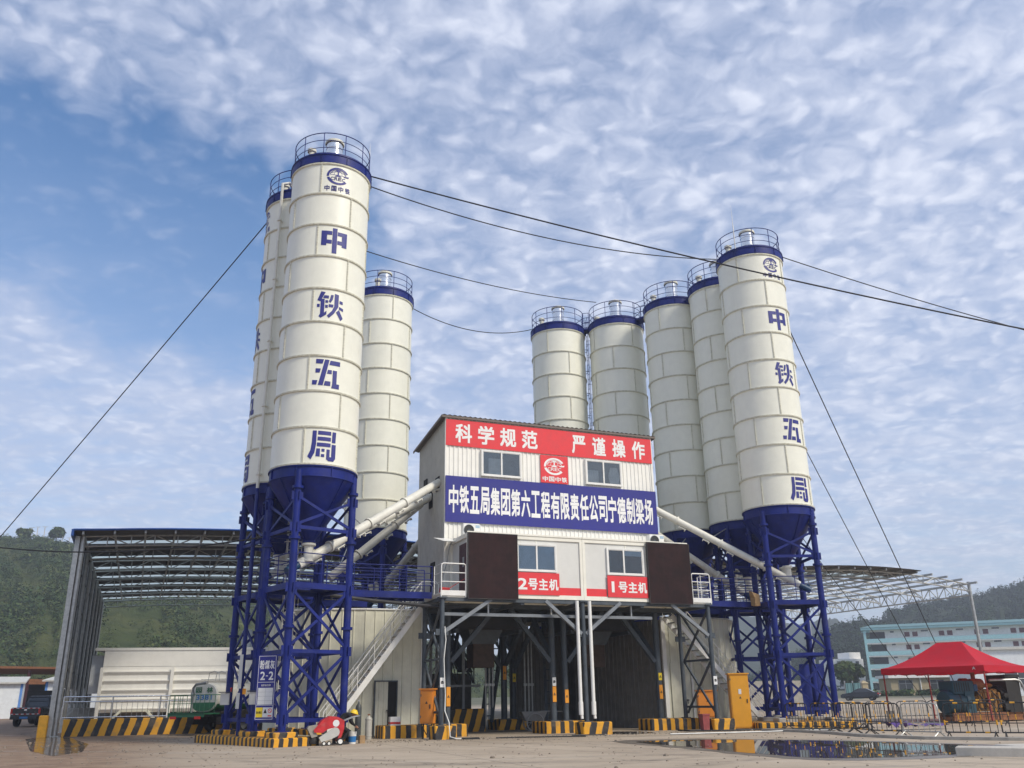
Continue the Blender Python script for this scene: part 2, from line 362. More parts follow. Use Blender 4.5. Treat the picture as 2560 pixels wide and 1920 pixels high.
STENCIL = {
'中': [[(.42, 1), (.6, 1), (.6, 0), (.42, 0)], [(0, .87), (.4, .87), (.4, .72), (.21, .72), (.21, .52), (.4, .52), (.4, .37), (.2, .37), (.2, .29), (0, .29)],
       [(.62, .87), (1, .87), (1, .29), (.8, .29), (.8, .37), (.62, .37), (.62, .52), (.79, .52), (.79, .72), (.62, .72)]],
'铁': [[(.13, 1), (.29, .98), (.12, .62), (0, .66)], [(.25, .86), (.42, .86), (.42, .75), (.205, .75)], [(.13, .72), (.27, .72), (.27, .2), (.36, .28), (.36, .14), (.16, 0), (.08, .06), (.13, .16)],
       [(0, .52), (.1, .52), (.1, .4), (0, .4)], [(.3, .68), (.4, .68), (.4, .58), (.3, .58)], [(.3, .5), (.4, .5), (.4, .39), (.3, .39)],
       [(.5, .9), (.6, .9), (.57, .72), (.49, .59), (.42, .64), (.46, .72)], [(.64, .96), (.8, .94), (.8, .48), (.64, .2), (.46, .02), (.38, .1), (.56, .3), (.64, .48)],
       [(.84, .73), (.97, .71), (.97, .6), (.84, .62)], [(.43, .54), (.61, .54), (.6, .43), (.43, .43)], [(.83, .5), (1, .45), (1, .34), (.83, .4)], [(.72, .27), (.83, .38), (1, .08), (.91, -.02)]],
'五': [[(.1, 1), (.38, 1), (.335, .84), (.1, .84)], [(.42, 1), (.585, 1), (.385, .07), (.21, .07)], [(.62, .98), (1, .98), (1, .82), (.585, .82)], [(.1, .66), (.285, .66), (.25, .51), (.1, .51)],
       [(.545, .64), (.69, .64), (.69, .5), (.515, .5)], [(.73, .64), (.89, .64), (.89, .17), (1, .17), (1, 0), (.7, 0), (.73, .17)], [(0, .24), (.185, .24), (.155, .08), (0, .08)], [(.455, .23), (.66, .23), (.66, .07), (.42, .07)]],
'局': [[(.14, 1), (.28, 1), (.28, .55), (.24, .25), (.12, .02), (0, .12), (.1, .35), (.13, .6)], [(.33, 1), (.8, 1), (.8, .87), (.33, .87)], [(.32, .8), (.8, .8), (.8, .67), (.32, .67)], [(.85, 1), (.99, 1), (.98, .63), (.84, .63)],
       [(.31, .6), (.8, .6), (.8, .47), (.31, .47)], [(.84, .57), (1, .57), (1, .1), (.93, 0), (.74, 0), (.66, .06), (.66, .39), (.78, .39), (.78, .14), (.84, .14)], [(.3, .4), (.43, .4), (.43, .13), (.28, .13)],
       [(.48, .4), (.59, .4), (.59, .3), (.48, .3)], [(.47, .22), (.59, .22), (.59, .12), (.47, .12)]],
}
def put_stencil(mb, ch, x0, x1, z0, z1, y=0., mi=0):
    for p in STENCIL[ch]: mb.add([(x0+x*(x1-x0), y, z0+z*(z1-z0)) for x, z in p], [tuple(range(len(p)))], mi)
def arc_band(mb, cx, cz, r0, r1, t0, t1, n=24, y=0., mi=0, sx=1.):
    L = [[(cx+sx*r*cos(t0+(t1-t0)*i/n), y, cz+r*sin(t0+(t1-t0)*i/n)) for i in range(n+1)] for r in (r0, r1)]
    mb.loft(L, mi, cap=False, closed=False)
def put_emblem(mb, cx, cz, w, h, y=0., mi=0):
    """ring broken on the right, globe lines, a rail section and letters"""
    n0 = len(mb.v); R = .5
    arc_band(mb, 0, 0, .40, .5, radians(28), radians(185), 26, y, mi)
    arc_band(mb, 0, 0, .385, .5, radians(193), radians(322), 22, y, mi)
    mb.add([(.22, y, .04), (.5, y, .10), (.47, y, .0), (.30, y, -.01)], [(0, 1, 2, 3)], mi)
    for s_ in (.5, .98): arc_band(mb, 0, 0, .355, .38, radians(8), radians(172), 18, y, mi, s_)
    arc_band(mb, 0, -.25, .50, .522, radians(45), radians(135), 12, y, mi)
    mb.add([(-.33, y, .07), (.33, y, .07), (.33, y, .05), (-.33, y, .05)], [(0, 1, 2, 3)], mi)
    mb.add([(-.08, y, .38), (.08, y, .38), (.09, y, .30), (.03, y, .25), (.03, y, .08), (.16, y, -.03), (-.16, y, -.03), (-.03, y, .08), (-.03, y, .25), (-.09, y, .30)], [tuple(range(10))], mi)
    put_text(mb, 'CREC', -.33, .33, -.26, -.07, y, mi, .02, .1)
    for i in range(n0, len(mb.v)):
        x, yy, z_ = mb.v[i]; mb.v[i] = (cx+x*w, yy, cz+z_*h)
def wrap_build(mb, name, mats, r, az, parent, step=.09):
    """bend flat x,z lettering round a cylinder of radius r; az = local direction it faces"""
    me = bpy.data.meshes.new(name); me.from_pydata(mb.v, [], mb.f); bm = bmesh.new(); bm.from_mesh(me)
    xs = [v[0] for v in mb.v]; x = math.floor(min(xs)/step)*step
    while x < max(xs):
        bmesh.ops.bisect_plane(bm, geom=bm.verts[:]+bm.edges[:]+bm.faces[:], plane_co=(x, 0, 0), plane_no=(1, 0, 0)); x += step
    for v in bm.verts:
        t = az + v.co.x/r; z_ = v.co.z; v.co = Vector((r*cos(t), r*sin(t), z_))
    bm.to_mesh(me); bm.free(); me.materials.append(MT[mats])
    o = bpy.data.objects.new(name, me); COL.objects.link(o); o.parent = parent; return o
def catenary(p0, p1, sag, n=24):
    p0 = Vector(p0); p1 = Vector(p1); return [p0.lerp(p1, i/n)-Vector((0, 0, sag*4*(i/n)*(1-i/n))) for i in range(n+1)]
HILLS = {
'left': [(-203.9, 210.0, 26.3), (-192.9, 240.0, 39.8), (-174.8, 260.0, 47.2), (-157.2, 270.0, 49.5), (-142.5, 270.0, 49.5), (-133.7, 270.0, 47.9), (-119.5, 275.0, 44.5), (-102.7, 285.0, 40.0), (-86.1, 300.0, 35.2), (-68.8, 320.0, 30.2), (-49.6, 345.0, 25.5), (-27.4, 370.0, 21.4), (-6.7, 380.0, 16.9), (18.6, 400.0, 9.2)] ,
'right': [(131.4, 430.0, 16.9), (149.3, 430.0, 25.5), (162.1, 430.0, 31.3), (170.2, 430.0, 34.1), (189.3, 430.0, 39.4), (204.9, 430.0, 40.7), (220.0, 430.0, 44.9), (234.6, 430.0, 46.5), (244.0, 430.0, 49.7), (269.5, 430.0, 53.1), (307.0, 430.0, 50.6), (350.6, 430.0, 36.9)] ,
'mid': [(87.4, 350.0, 0.8), (100.1, 350.0, 6.9), (108.5, 350.0, 13.9), (115.2, 350.0, 18.9), (120.0, 350.0, 22.2), (125.0, 350.0, 24.2), (131.2, 350.0, 25.0), (146.5, 350.0, 25.0), (161.2, 350.0, 21.9), (174.9, 350.0, 14.4), (188.2, 350.0, 5.6)] ,
'far': [(3.1, 800.0, 30.6), (55.6, 800.0, 49.7), (108.3, 800.0, 59.0), (143.7, 800.0, 64.5), (179.1, 800.0, 68.7), (213.9, 800.0, 65.8), (248.2, 800.0, 60.2), (266.1, 800.0, 63.3), (276.8, 800.0, 64.8), (293.4, 800.0, 58.8), (333.2, 800.0, 45.4), (382.6, 800.0, 31.4)] }
PUD = {
'big': [(3.87, 31.21), (4.75, 28.01), (5.7, 24.59), (6.56, 22.34), (7.27, 21.71), (8.66, 21.79), (10.39, 22.57), (11.82, 24.1), (12.33, 26.23), (11.22, 28.07), (9.51, 30.05), (7.93, 31.23), (6.1, 31.92)] ,
'small': [(-21.99, 42.49), (-16.02, 31.38), (-13.64, 28.04), (-13.8, 30.25), (-16.53, 36.71), (-20.22, 43.12), (-22.45, 45.42)] ,
'mid': [(3.39, 40.06), (3.77, 38.05), (4.68, 37.65), (5.68, 39.02), (5.24, 40.69), (4.26, 41.15)] }
# ------------------------------------------------------------------ ground, puddles, hills
def terrain():
    rs = [0, 4, 8, 12, 16, 20, 24, 28, 32, 36, 40, 46, 53, 60, 72, 85, 100, 119, 135, 150, 190, 245, 330, 420, 600, 800, 1040]; n = 96; mb = MB(); L = []
    for r in rs[1:]: L.append([(r*cos(2*pi*i/n), r*sin(2*pi*i/n), gz(r, 0)) for i in range(n)])
    mb.loft(L, 0, True, cap=False); mb.add([(0, 0, 0)]+L[0], [(0, i+1, (i+1) % n+1) for i in range(n)], 0, True)
    m = bpy.data.materials.new('yard'); m.use_nodes = True; t = m.node_tree; b = t.nodes['Principled BSDF']; MT['yard'] = m
    co = nd(t, 'ShaderNodeTexCoord'); g = co.outputs['Object']; s = nd(t, 'ShaderNodeSeparateXYZ'); t.links.new(g, s.inputs[0])
    n1 = noise(t, g, .16, 6, .6, .4); n2 = noise(t, g, 1.1, 8, .65); n3 = noise(t, g, 14, 5, .7)
    st = nd(t, 'ShaderNodeMapping'); st.inputs['Scale'].default_value = (.09, .55, 1); st.inputs['Rotation'].default_value = (0, 0, radians(-18)); t.links.new(g, st.inputs[0])
    n4 = noise(t, st.outputs[0], 1.6, 7, .6, .3)
    c = mixc(t, rng(t, n1, .3, .7), (.365, .295, .215), (.47, .39, .29))
    c = mixc(t, mathn(t, 'MULTIPLY', rng(t, n4, .50, .70), .55), c, (.200, .165, .125))
    c = mixc(t, mathn(t, 'MULTIPLY', rng(t, n2, .52, .75), .30), c, (.22, .185, .145))
    c = mixc(t, mathn(t, 'MULTIPLY', rng(t, n4, .44, .30), .35), c, (.47, .425, .36))
    c = mixc(t, mathn(t, 'MULTIPLY', rng(t, n3, .5, .8), .18), c, (.20, .17, .14))
    # bare earth to the left and far ground
    lf = mathn(t, 'ADD', mathn(t, 'MULTIPLY', s.outputs[0], -1.0), mathn(t, 'MULTIPLY', s.outputs[1], -.33)); lf = mathn(t, 'ADD', lf, mathn(t, 'MULTIPLY', n1, 9.0))
    earth = mixc(t, rng(t, n2, .3, .7), (.17, .105, .062), (.30, .205, .13))
    c = mixc(t, rng(t, lf, 3.0, 8.5), c, earth)
    far = rng(t, s.outputs[1], 105, 150); c = mixc(t, far, c, mixc(t, rng(t, n2, .35, .65), (.07, .085, .03), (.15, .135, .08)))
    rot = nd(t, 'ShaderNodeMapping'); rot.inputs['Rotation'].default_value = (0, 0, radians(-22.2)); t.links.new(g, rot.inputs[0]); sp2 = nd(t, 'ShaderNodeSeparateXYZ'); t.links.new(rot.outputs[0], sp2.inputs[0])
    yard = mathn(t, 'SUBTRACT', 1.0, rng(t, lf, 1.0, 6.0)); wob = mathn(t, 'MULTIPLY', n3, .05)
    for ax, pitch in ((0, 6.2), (1, 4.6)):
        fr = mathn(t, 'ABSOLUTE', mathn(t, 'SUBTRACT', mathn(t, 'FRACT', mathn(t, 'DIVIDE', mathn(t, 'ADD', mathn(t, 'ADD', sp2.outputs[ax], wob), 500.3), pitch)), .5))
        c = mixc(t, mathn(t, 'MULTIPLY', mathn(t, 'MULTIPLY', rng(t, fr, .4925, .498), yard), .55), c, (.12, .10, .08))
    vo = nd(t, 'ShaderNodeTexVoronoi', feature='DISTANCE_TO_EDGE'); vo.inputs['Scale'].default_value = .21; wv = nd(t, 'ShaderNodeVectorMath', operation='MULTIPLY_ADD'); nw = nd(t, 'ShaderNodeTexNoise'); nw.inputs['Scale'].default_value = .9; nw.inputs['Detail'].default_value = 6; t.links.new(g, nw.inputs['Vector'])
    t.links.new(nw.outputs['Color'], wv.inputs[0]); wv.inputs[1].default_value = (1.6, 1.6, 0); t.links.new(g, wv.inputs[2]); t.links.new(wv.outputs[0], vo.inputs['Vector'])
    c = mixc(t, mathn(t, 'MULTIPLY', mathn(t, 'MULTIPLY', rng(t, vo.outputs['Distance'], .006, .001), yard), .5), c, (.10, .085, .07))
    for cx, cy, r0 in ((24, 2, 27.0), (24, 2, 28.9), (-30, -6, 38), (-30, -6, 39.9), (4, -30, 52), (4, -30, 53.9), (40, 60, 49), (40, 60, 50.9)):
        dx = mathn(t, 'SUBTRACT', s.outputs[0], cx); dy = mathn(t, 'SUBTRACT', s.outputs[1], cy); rr = mathn(t, 'SQRT', mathn(t, 'ADD', mathn(t, 'MULTIPLY', dx, dx), mathn(t, 'MULTIPLY', dy, dy)))
        ba = mathn(t, 'ABSOLUTE', mathn(t, 'SUBTRACT', mathn(t, 'ADD', rr, mathn(t, 'MULTIPLY', n1, 1.2)), r0+.6)); c = mixc(t, mathn(t, 'MULTIPLY', mathn(t, 'MULTIPLY', rng(t, ba, .34, .12), rng(t, n2, .35, .65)), .42), c, (.16, .135, .105))
    spot = noise(t, g, 3.1, 3, .5); c = mixc(t, mathn(t, 'MULTIPLY', rng(t, spot, .66, .74), .5), c, (.10, .09, .075))
    t.links.new(c, b.inputs['Base Color'])
    # damp patches are smoother
    wet = rng(t, n4, .54, .66); t.links.new(rng(t, wet, 0, 1, lo=.85, hi=.5), b.inputs['Roughness'])
    bp = nd(t, 'ShaderNodeBump'); bp.inputs['Strength'].default_value = .35; bp.inputs['Distance'].default_value = .03; t.links.new(mathn(t, 'ADD', mathn(t, 'MULTIPLY', n3, .4), n2), bp.inputs['Height']); t.links.new(bp.outputs[0], b.inputs['Normal'])
    o = mb.build('ground', 'yard'); tag(o, 'pale stained concrete and dirt yard ground', None, kind='structure')
terrain()
def stones():
    rnd = random.Random(12); mb = MB()
    for _ in range(2600):
        q = rnd.random()
        if q < .45: x, y = rnd.uniform(-22, 16), rnd.uniform(15, 41)
        elif q < .75: a = rnd.uniform(-14, -6); x, y = a*1.9+rnd.uniform(-3, 3), 24+rnd.uniform(0, 26)
        else: p = W(rnd.uniform(-3, 16), rnd.uniform(-1.6, .4)); x, y = p.x, p.y
        s_ = rnd.uniform(.010, .032)*(2.2 if rnd.random() < .06 else 1); a = rnd.uniform(0, 6.28); z = gz(x, y); n = 5
        L = [[(x+cos(a+k*2*pi/n)*s_*rnd.uniform(.7, 1.2)*f, y+sin(a+k*2*pi/n)*s_*rnd.uniform(.7, 1.2)*f, z+h*s_) for k in range(n)] for f, h in ((1, -.1), (.95, .5), (.5, .85))]; mb.loft(L, 0)
    o = mb.build('gravel', 'stone'); tag(o, 'loose stones and crumbs of concrete on the yard', None, kind='stuff')
stones()
def puddles():
    m = bpy.data.materials.new('water'); m.use_nodes = True; t = m.node_tree; b = t.nodes['Principled BSDF']; MT['water'] = m
    b.inputs['Base Color'].default_value = (.10, .08, .058, 1); b.inputs['Roughness'].default_value = .015; b.inputs['IOR'].default_value = 1.5; b.inputs['Specular IOR Level'].default_value = .8
    co = nd(t, 'ShaderNodeTexCoord'); n = noise(t, co.outputs['Object'], 1.3, 3); bp = nd(t, 'ShaderNodeBump'); bp.inputs['Strength'].default_value = .015; t.links.new(n, bp.inputs['Height']); t.links.new(bp.outputs[0], b.inputs['Normal'])
    dm = M('damp', (.17, .145, .115), .38, var=.25, scale=1.2)
    def sheet(name, pts, z, mat, label, jit):
        P = [Vector(p) for p in pts]; out = []; n = len(P)
        for i in range(n):
            p0, p1, p2, p3 = P[i-1], P[i], P[(i+1) % n], P[(i+2) % n]
            for k in range(6):
                u = k/6; q = p1.lerp(p2, u) if name == 'puddle' and len(pts) < 8 else .5*((2*p1)+(p2-p0)*u+(2*p0-5*p1+4*p2-p3)*u*u+(3*p1-p0-3*p2+p3)*u**3)
                out.append((q.x+random.uniform(-jit, jit), q.y+random.uniform(-jit, jit), gz(q.x, q.y)+z))
        mb = MB(); mb.add(out, [tuple(range(len(out)))]); tag(mb.build(name, mat), label, None, kind='structure')
    big = PUD['big']
    c = sum((Vector(p) for p in big), Vector((0, 0)))/len(big)
    sheet('damp_ground', [tuple(c+(Vector(p)-c)*1.16) for p in big], .004, 'damp', 'dark damp rim of ground round the large puddle', .10)
    sheet('puddle', big, .008, 'water', 'large shallow puddle mirroring the yellow cabinet and barriers', .05)
    M('muddy_water', (.15, .105, .068), .07, var=.2, scale=1.5, spec=.7); sheet('puddle', PUD['small'], .006, 'muddy_water', 'small muddy puddle at the foot of the corner shed post', .015)
    sheet('puddle', PUD['mid'], .006, 'water', 'thin wet streak on the ground before the middle columns', .04)
puddles()
def hill(name, prof, rows, label, col, kindm, seed, rough=1.0, scatter=0, smin=1., smax=2., bands=9):
    """prof: list of (x, y, ridge height); the slope runs down towards the camera over `rows` metres"""
    rnd = random.Random(seed); mb = MB(); L = []
    for k in range(bands+1):
        f = k/bands; row = []
        for (x, y, h) in prof:
            d = Vector((x, y, 0)).normalized(); q = Vector((x, y, 0))-d*rows*(1-f)
            base = gz(q.x, q.y)-1.0
            e = base+(h-base)*(f**.8)*(1 if k == bands else 1+rnd.uniform(-.05, .05)*rough)
            row.append((q.x, q.y, e))
        L.append(row)
    back = [(x*1.25, y*1.25, gz(x*1.25, y*1.25)-1) for x, y, h in prof]; L.append(back)
    mb.loft(L, 0, True, cap=False, closed=False)
    o = mb.build(name, kindm); tag(o, label, None, kind='structure')
    return L
def hill_mat(name, c0, c1, c2, s):
    m = bpy.data.materials.new(name); m.use_nodes = True; t = m.node_tree; b = t.nodes['Principled BSDF']; MT[name] = m
    co = nd(t, 'ShaderNodeTexCoord'); g = co.outputs['Object']
    n1 = noise(t, g, .02*s, 6, .6); n2 = noise(t, g, .13*s, 6, .65)
    c = mixc(t, rng(t, n1, .38, .62), c0, c1); c = mixc(t, mathn(t, 'MULTIPLY', rng(t, n2, .5, .68), .6), c, c2)
    t.links.new(c, b.inputs['Base Color']); b.inputs['Roughness'].default_value = .95; b.inputs['Specular IOR Level'].default_value = .1
    bp = nd(t, 'ShaderNodeBump'); bp.inputs['Strength'].default_value = .9; bp.inputs['Distance'].default_value = 4; t.links.new(n2, bp.inputs['Height']); t.links.new(bp.outputs[0], b.inputs['Normal'])
hill_mat('hill_scrub', (.058, .078, .024), (.092, .105, .036), (.030, .048, .016), 1.6)
hill_mat('hill_wood', (.020, .034, .018), (.034, .046, .022), (.012, .022, .012), .9)
hill_mat('hill_far', (.03, .045, .025), (.045, .06, .03), (.02, .03, .02), .3)
def interp(prof, n):
    out = []; m = len(prof)-1
    for i in range(n):
        f = i/(n-1)*m; k = min(int(f), m-1); u = f-k; out.append(tuple(prof[k][j]*(1-u)+prof[k+1][j]*u for j in range(3)))
    return out
def jag(prof, amp, seed):
    r = random.Random(seed); return [(x, y, h+r.uniform(-amp, amp)) for x, y, h in prof]
HILLS['left'].append((70., 410., 2.)); HILLS['far'].insert(0, (-140., 800., 4.)); HILLS['right'].insert(0, (95., 430., 3.))
LH = jag(interp(HILLS['left'], 90), .5, 3); LR = hill('hill', LH, 150, 'scrub covered green hillside behind the left shed', None, 'hill_scrub', 3)
RH = jag(interp(HILLS['right'], 90), 1.0, 4); RR = hill('hill', RH, 190, 'hazy wooded ridge behind the teal and white block', None, 'hill_wood', 4)
MH = jag(interp(HILLS['mid'], 70), .9, 8); MR = hill('hill', MH, 80, 'dark wooded spur ending left of the teal block', None, 'hill_wood', 9)
FH = jag(interp(HILLS['far'], 80), 1.2, 5); hill('mountain', FH, 250, 'pale far mountain ridge fading into haze', None, 'hill_far', 5)
def clump(vs, fs, ms, c, r, n, leaf, rnd, flat=.8):
    tone = rnd.choice((0, 0, 1, 1, 2))
    for _ in range(n):
        while True:
            x, y, z = rnd.uniform(-1, 1), rnd.uniform(-1, 1), rnd.uniform(-1, 1); q = x*x+y*y+z*z
            if .25 < q < 1: break
        p = (c[0]+x*r, c[1]+y*r, c[2]+z*r*flat); o = len(vs)
        nx, ny, nz_ = x+rnd.uniform(-.7, .7), y+rnd.uniform(-.7, .7), z+rnd.uniform(-.2, .9); nn = Vector((nx, ny, nz_)).normalized()
        t = nn.orthogonal().normalized(); b = nn.cross(t); an = rnd.uniform(0, 6.28); t2 = t*cos(an)+b*sin(an); b2 = nn.cross(t2); l = leaf*rnd.uniform(.6, 1.35)
        for i, j in ((-1, -.45), (.1, -.7), (1, .1), (.2, .65)): vs.append((p[0]+(t2.x*i+b2.x*j)*l, p[1]+(t2.y*i+b2.y*j)*l, p[2]+(t2.z*i+b2.z*j)*l))
        fs.append((o, o+1, o+2, o+3)); ms.append(tone if rnd.random() < .72 else rnd.choice((0, 1, 2)))
def scatter_bushes(name, L, n, smin, smax, leafs, label, seed, per=26, top=.3, lf=.42, mats=('leaf_a', 'leaf_b', 'leaf_c')):
    rnd = random.Random(seed); mb = MB(); rows = len(L)-1; cols = len(L[0])
    for _ in range(n):
        if rnd.random() < top: fr = rows-1-rnd.random()*.5
        else: fr = (rows-1)*rnd.random()**.7
        fc = rnd.random()*(cols-1.001); i = min(int(fr), rows-2); j = int(fc); u = fr-i; v_ = fc-j
        if sin(fc*.55+fr*.9)+sin(fc*.21-fr*1.7+1)+.6*sin(fc*1.3+fr*2.6) < rnd.uniform(-1.6, .6): continue
        p = [(L[i][j][k]*(1-u)+L[i+1][j][k]*u)*(1-v_)+(L[i][j+1][k]*(1-u)+L[i+1][j+1][k]*u)*v_ for k in range(3)]
        s_ = rnd.uniform(smin, smax)*(1 if rnd.random() < .9 else 1.5); vs = []; fs = []; ms = []
        clump(vs, fs, ms, (p[0], p[1], p[2]+s_*.35), s_, per, s_*lf, rnd, .75)
        o = len(mb.v); mb.v += vs; mb.f += [tuple(q+o for q in f) for f in fs]; mb.m += ms; mb.sm += [False]*len(fs)
    tag(mb.build(name, list(mats)), label, None, kind='stuff')
scatter_bushes('undergrowth', LR, 9000, .5, 1.9, .5, 'scrub and low trees covering the left hillside', 21, 60, .12, .15)
scatter_bushes('undergrowth', RR, 3600, 1.2, 3.2, .5, 'woodland on the far right ridge', 22, 44, .22, .15, ('leaf_d', 'leaf_d', 'leaf_b'))
scatter_bushes('undergrowth', MR, 2200, 1.2, 3.2, .5, 'woodland on the dark spur beside the teal block', 23, 44, .3, .15, ('leaf_d', 'leaf_d', 'leaf_b'))
def tree(name, loc, h, cr, label, seed, group=None, leaf=.28, n=1500, cat='tree', lean=0.):
    rnd = random.Random(seed); r = thing(name, label, cat, loc, rnd.uniform(0, 6), group); mb = MB()
    mb.tube([(0, 0, -.2), (lean*.3, .05, h*.3), (lean*.8, 0, h*.62), (lean, 0, h*.8)], [h*.03, h*.024, h*.015, h*.006], 8)
    tips = []
    for k in range(6):
        a = k*1.05+rnd.uniform(-.3, .3); z0 = h*rnd.uniform(.3, .55); e = (lean+cos(a)*cr*.7, sin(a)*cr*.7, z0+h*rnd.uniform(.12, .3)); tips.append(e)
        mb.tube([(lean*.4, 0, z0), ((lean*.4+e[0])/2, e[1]/2, z0+h*.06), e], [h*.012, h*.009, h*.004], 6)
    mb.build('trunk', 'bark', r); vs = []; fs = []; ms = []
    for k in range(16):
        a = rnd.uniform(0, 6.28); q = sqrt(rnd.random())*cr*.75; z_ = h*rnd.uniform(.45, .9); sh = 1-.5*abs(z_/h-.6)
        clump(vs, fs, ms, (lean+cos(a)*q*sh, sin(a)*q*sh, z_), cr*rnd.uniform(.28, .48), n//16, leaf, rnd)
    m2 = MB(); m2.v = vs; m2.f = fs; m2.m = ms; m2.sm = [False]*len(fs); m2.build('crown', ['leaf_a', 'leaf_b', 'leaf_c'], r); return r

# ------------------------------------------------------------------ cement silos
SR, ZB, ZT = 1.65, 9.75, 22.77; RH_ = (ZT-ZB)/9
def pol(r, ang, z): return (r*sin(radians(ang)), -r*cos(radians(ang)), z)      # angle 0 faces the yard, + is to the right
def silo_proto():
    r = thing('cement_silo', 'proto', 'silo')
    mb = MB(); mb.lathe([(SR, ZB), (SR, ZT)], n=64); mb.build('shell', 'silo_paint', r)
    mb = MB()
    for k in range(0, 10):
        z = ZB+k*RH_; mb.lathe([(SR-.005, z-.036), (SR+.055, z-.030), (SR+.055, z-.006), (SR+.03, z-.004), (SR+.03, z+.004), (SR+.055, z+.006), (SR+.055, z+.030), (SR-.005, z+.036)], n=64)
    for k in range(9):
        for q in range(4):
            an = (-24 if k % 2 == 0 else 22)+90*q; z0 = ZT-(k+1)*RH_+.055; z1 = ZT-k*RH_-.055; n0 = len(mb.v)
            mb.box(-.024, -.005, -SR-.03, -SR+.01, z0, z1); mb.box(.005, .024, -SR-.03, -SR+.01, z0, z1); i = 0
            zz_ = z0+.06
            while zz_ < z1: mb.box(-.034, .034, -SR-.042, -SR-.015, zz_, zz_+.03); zz_ += .115
            mb.xf(Matrix.Rotation(radians(an), 4, 'Z'), n0)
    mb.build('flange', 'silo_flange', r)
    mb = MB(); mb.lathe([(SR+.005, ZT+.05), (SR+.06, ZT+.05), (SR+.06, ZT+.40), (SR+.09, ZT+.41), (SR+.09, ZT+.46), (SR-.1, ZT+.47), (.02, ZT+.62)], n=64)
    for k in range(10):
        n0 = len(mb.v); mb.box(-.012, .012, -SR-.10, -SR-.05, ZT+.06, ZT+.40); mb.xf(Matrix.Rotation(k*pi/5+.2, 4, 'Z'), n0)
    mb.build('cap', 'blue_steel', r)
    mb = MB(); rr = SR-.03; zd = ZT+.46
    for h in (.36, .72, 1.08):
        mb.tube([(rr*cos(2*pi*i/48), rr*sin(2*pi*i/48), zd+h) for i in range(49)], .021 if h > 1 else .015, 6)
    for k in range(11): mb.cyl(pol(rr, k*360/11+9, zd-.02), pol(rr, k*360/11+9, zd+1.08), .018, 6)
    mb.lathe([(rr+.02, zd), (rr+.02, zd+.10), (rr, zd+.10), (rr, zd)], n=48)
    mb.build('guardrail', 'blue_steel', r)
    mb = MB(); mb.lathe([(.36, 0), (.36, .7), (.375, .7), (.375, .74), (.36, .74), (.36, 1.2), (.375, 1.2), (.375, 1.24), (.36, 1.24), (.36, 1.5), (.0, 1.5)], (0.05, 0, ZT+.55), 28); f = mb.build('dust_filter', 'shiny_metal', r)
    mb = MB(); mb.lathe([(.37, 1.5), (.415, 1.48), (.43, 1.52), (.41, 1.60), (.25, 1.65), (.0, 1.66)], (0.05, 0, ZT+.55), 28); mb.build('lid', 'silo_flange', f)
    mb = MB(); mb.lathe([(.13, 0), (.13, .62), (.19, .62), (.19, .74), (.1, .80), (0, .81)], (-1.0, -.55, ZT+.45), 16); mb.build('relief_valve', 'silo_flange', r)
    mb = MB(); mb.lathe([(SR+.058, ZB-.05), (SR+.058, ZB-.085), (SR+.005, ZB-.09), (SR+.005, ZB-.42), (SR+.03, ZB-.43), (SR+.03, ZB-.46), (SR-.01, ZB-.47), (.21, 7.15), (.24, 7.13), (.24, 7.08), (.0, 7.07)], n=56)
    for k in range(8):
        n0 = len(mb.v); mb.box(-.012, .012, -SR-.05, -SR+.01, ZB-.42, ZB-.09); mb.xf(Matrix.Rotation(k*pi/4+.25, 4, 'Z'), n0)
    for k in range(4):
        n0 = len(mb.v); mb.bar((0, -SR-.0, ZB-.47), (0, -.22, 7.15), .03, .05); mb.xf(Matrix.Rotation(k*pi/2+.6, 4, 'Z'), n0)
    mb.build('hopper', 'blue_steel', r)
    mb = MB(); mb.lathe([(.20, 7.07), (.26, 7.05), (.26, 6.98), (.17, 6.96), (.165, 6.45), (.2, 6.44), (.2, 6.38), (0, 6.38)], n=20); mb.build('outlet_sleeve', 'tube_paint', r)
    A_ = [-28, 62, 152, -118]; LRd = 1.62
    for a in A_:
        mb = MB(); mb.cyl(pol(LRd, a, .45), pol(LRd, a, 9.52), .135, 16)
        for z in (8.87, 7.01, 3.9): mb.cyl(pol(LRd, a, z-.05), pol(LRd, a, z+.05), .205, 16)
        for z in (8.55, 7.4, 5.25, 3.1, .85):
            n0 = len(mb.v); mb.box(-.22, .22, -.02, .02, z-.16, z+.16); mb.box(-.02, .02, -.22, .22, z-.16, z+.16); mb.xf(Matrix.Translation(pol(LRd, a, 0)) @ Matrix.Rotation(radians(17), 4, 'Z'), n0)
        p = pol(LRd, a, 0); mb.box(p[0]-.22, p[0]+.22, p[1]-.22, p[1]+.22, .448, .48); mb.build('leg', 'blue_steel', r)
    for k in range(4):
        a, b = A_[k], A_[(k+1) % 4]
        def P_(q, z): return Vector(pol(LRd, q, z))
        for z in (7.42, 3.08, .80): mb = MB(); mb.bar(P_(a, z), P_(b, z), .07, .13); mb.build('tie_beam', 'blue_steel', r)
        nrm = (P_(b, 0)-P_(a, 0)).cross(Vector((0, 0, 1))).normalized()*.03
        for z0, z1 in ((7.5, 8.55), (3.2, 5.2), (.92, 3.0)):
            mb = MB(); mb.bar(P_(a, z0), P_(b, z1), .05, .10); mb.bar(P_(b, z0)+nrm, P_(a, z1)+nrm, .05, .10); mb.build('cross_brace', 'blue_steel', r)
    mb = MB(); h = 1.145; n0 = 0
    for s0, s1, t0, t1 in ((-h, h, -h, -.35), (-h, h, .35, h), (-h, -.35, -.35, .35), (.35, h, -.35, .35)): mb.box(s0, s1, t0, t1, 5.38, 5.43)
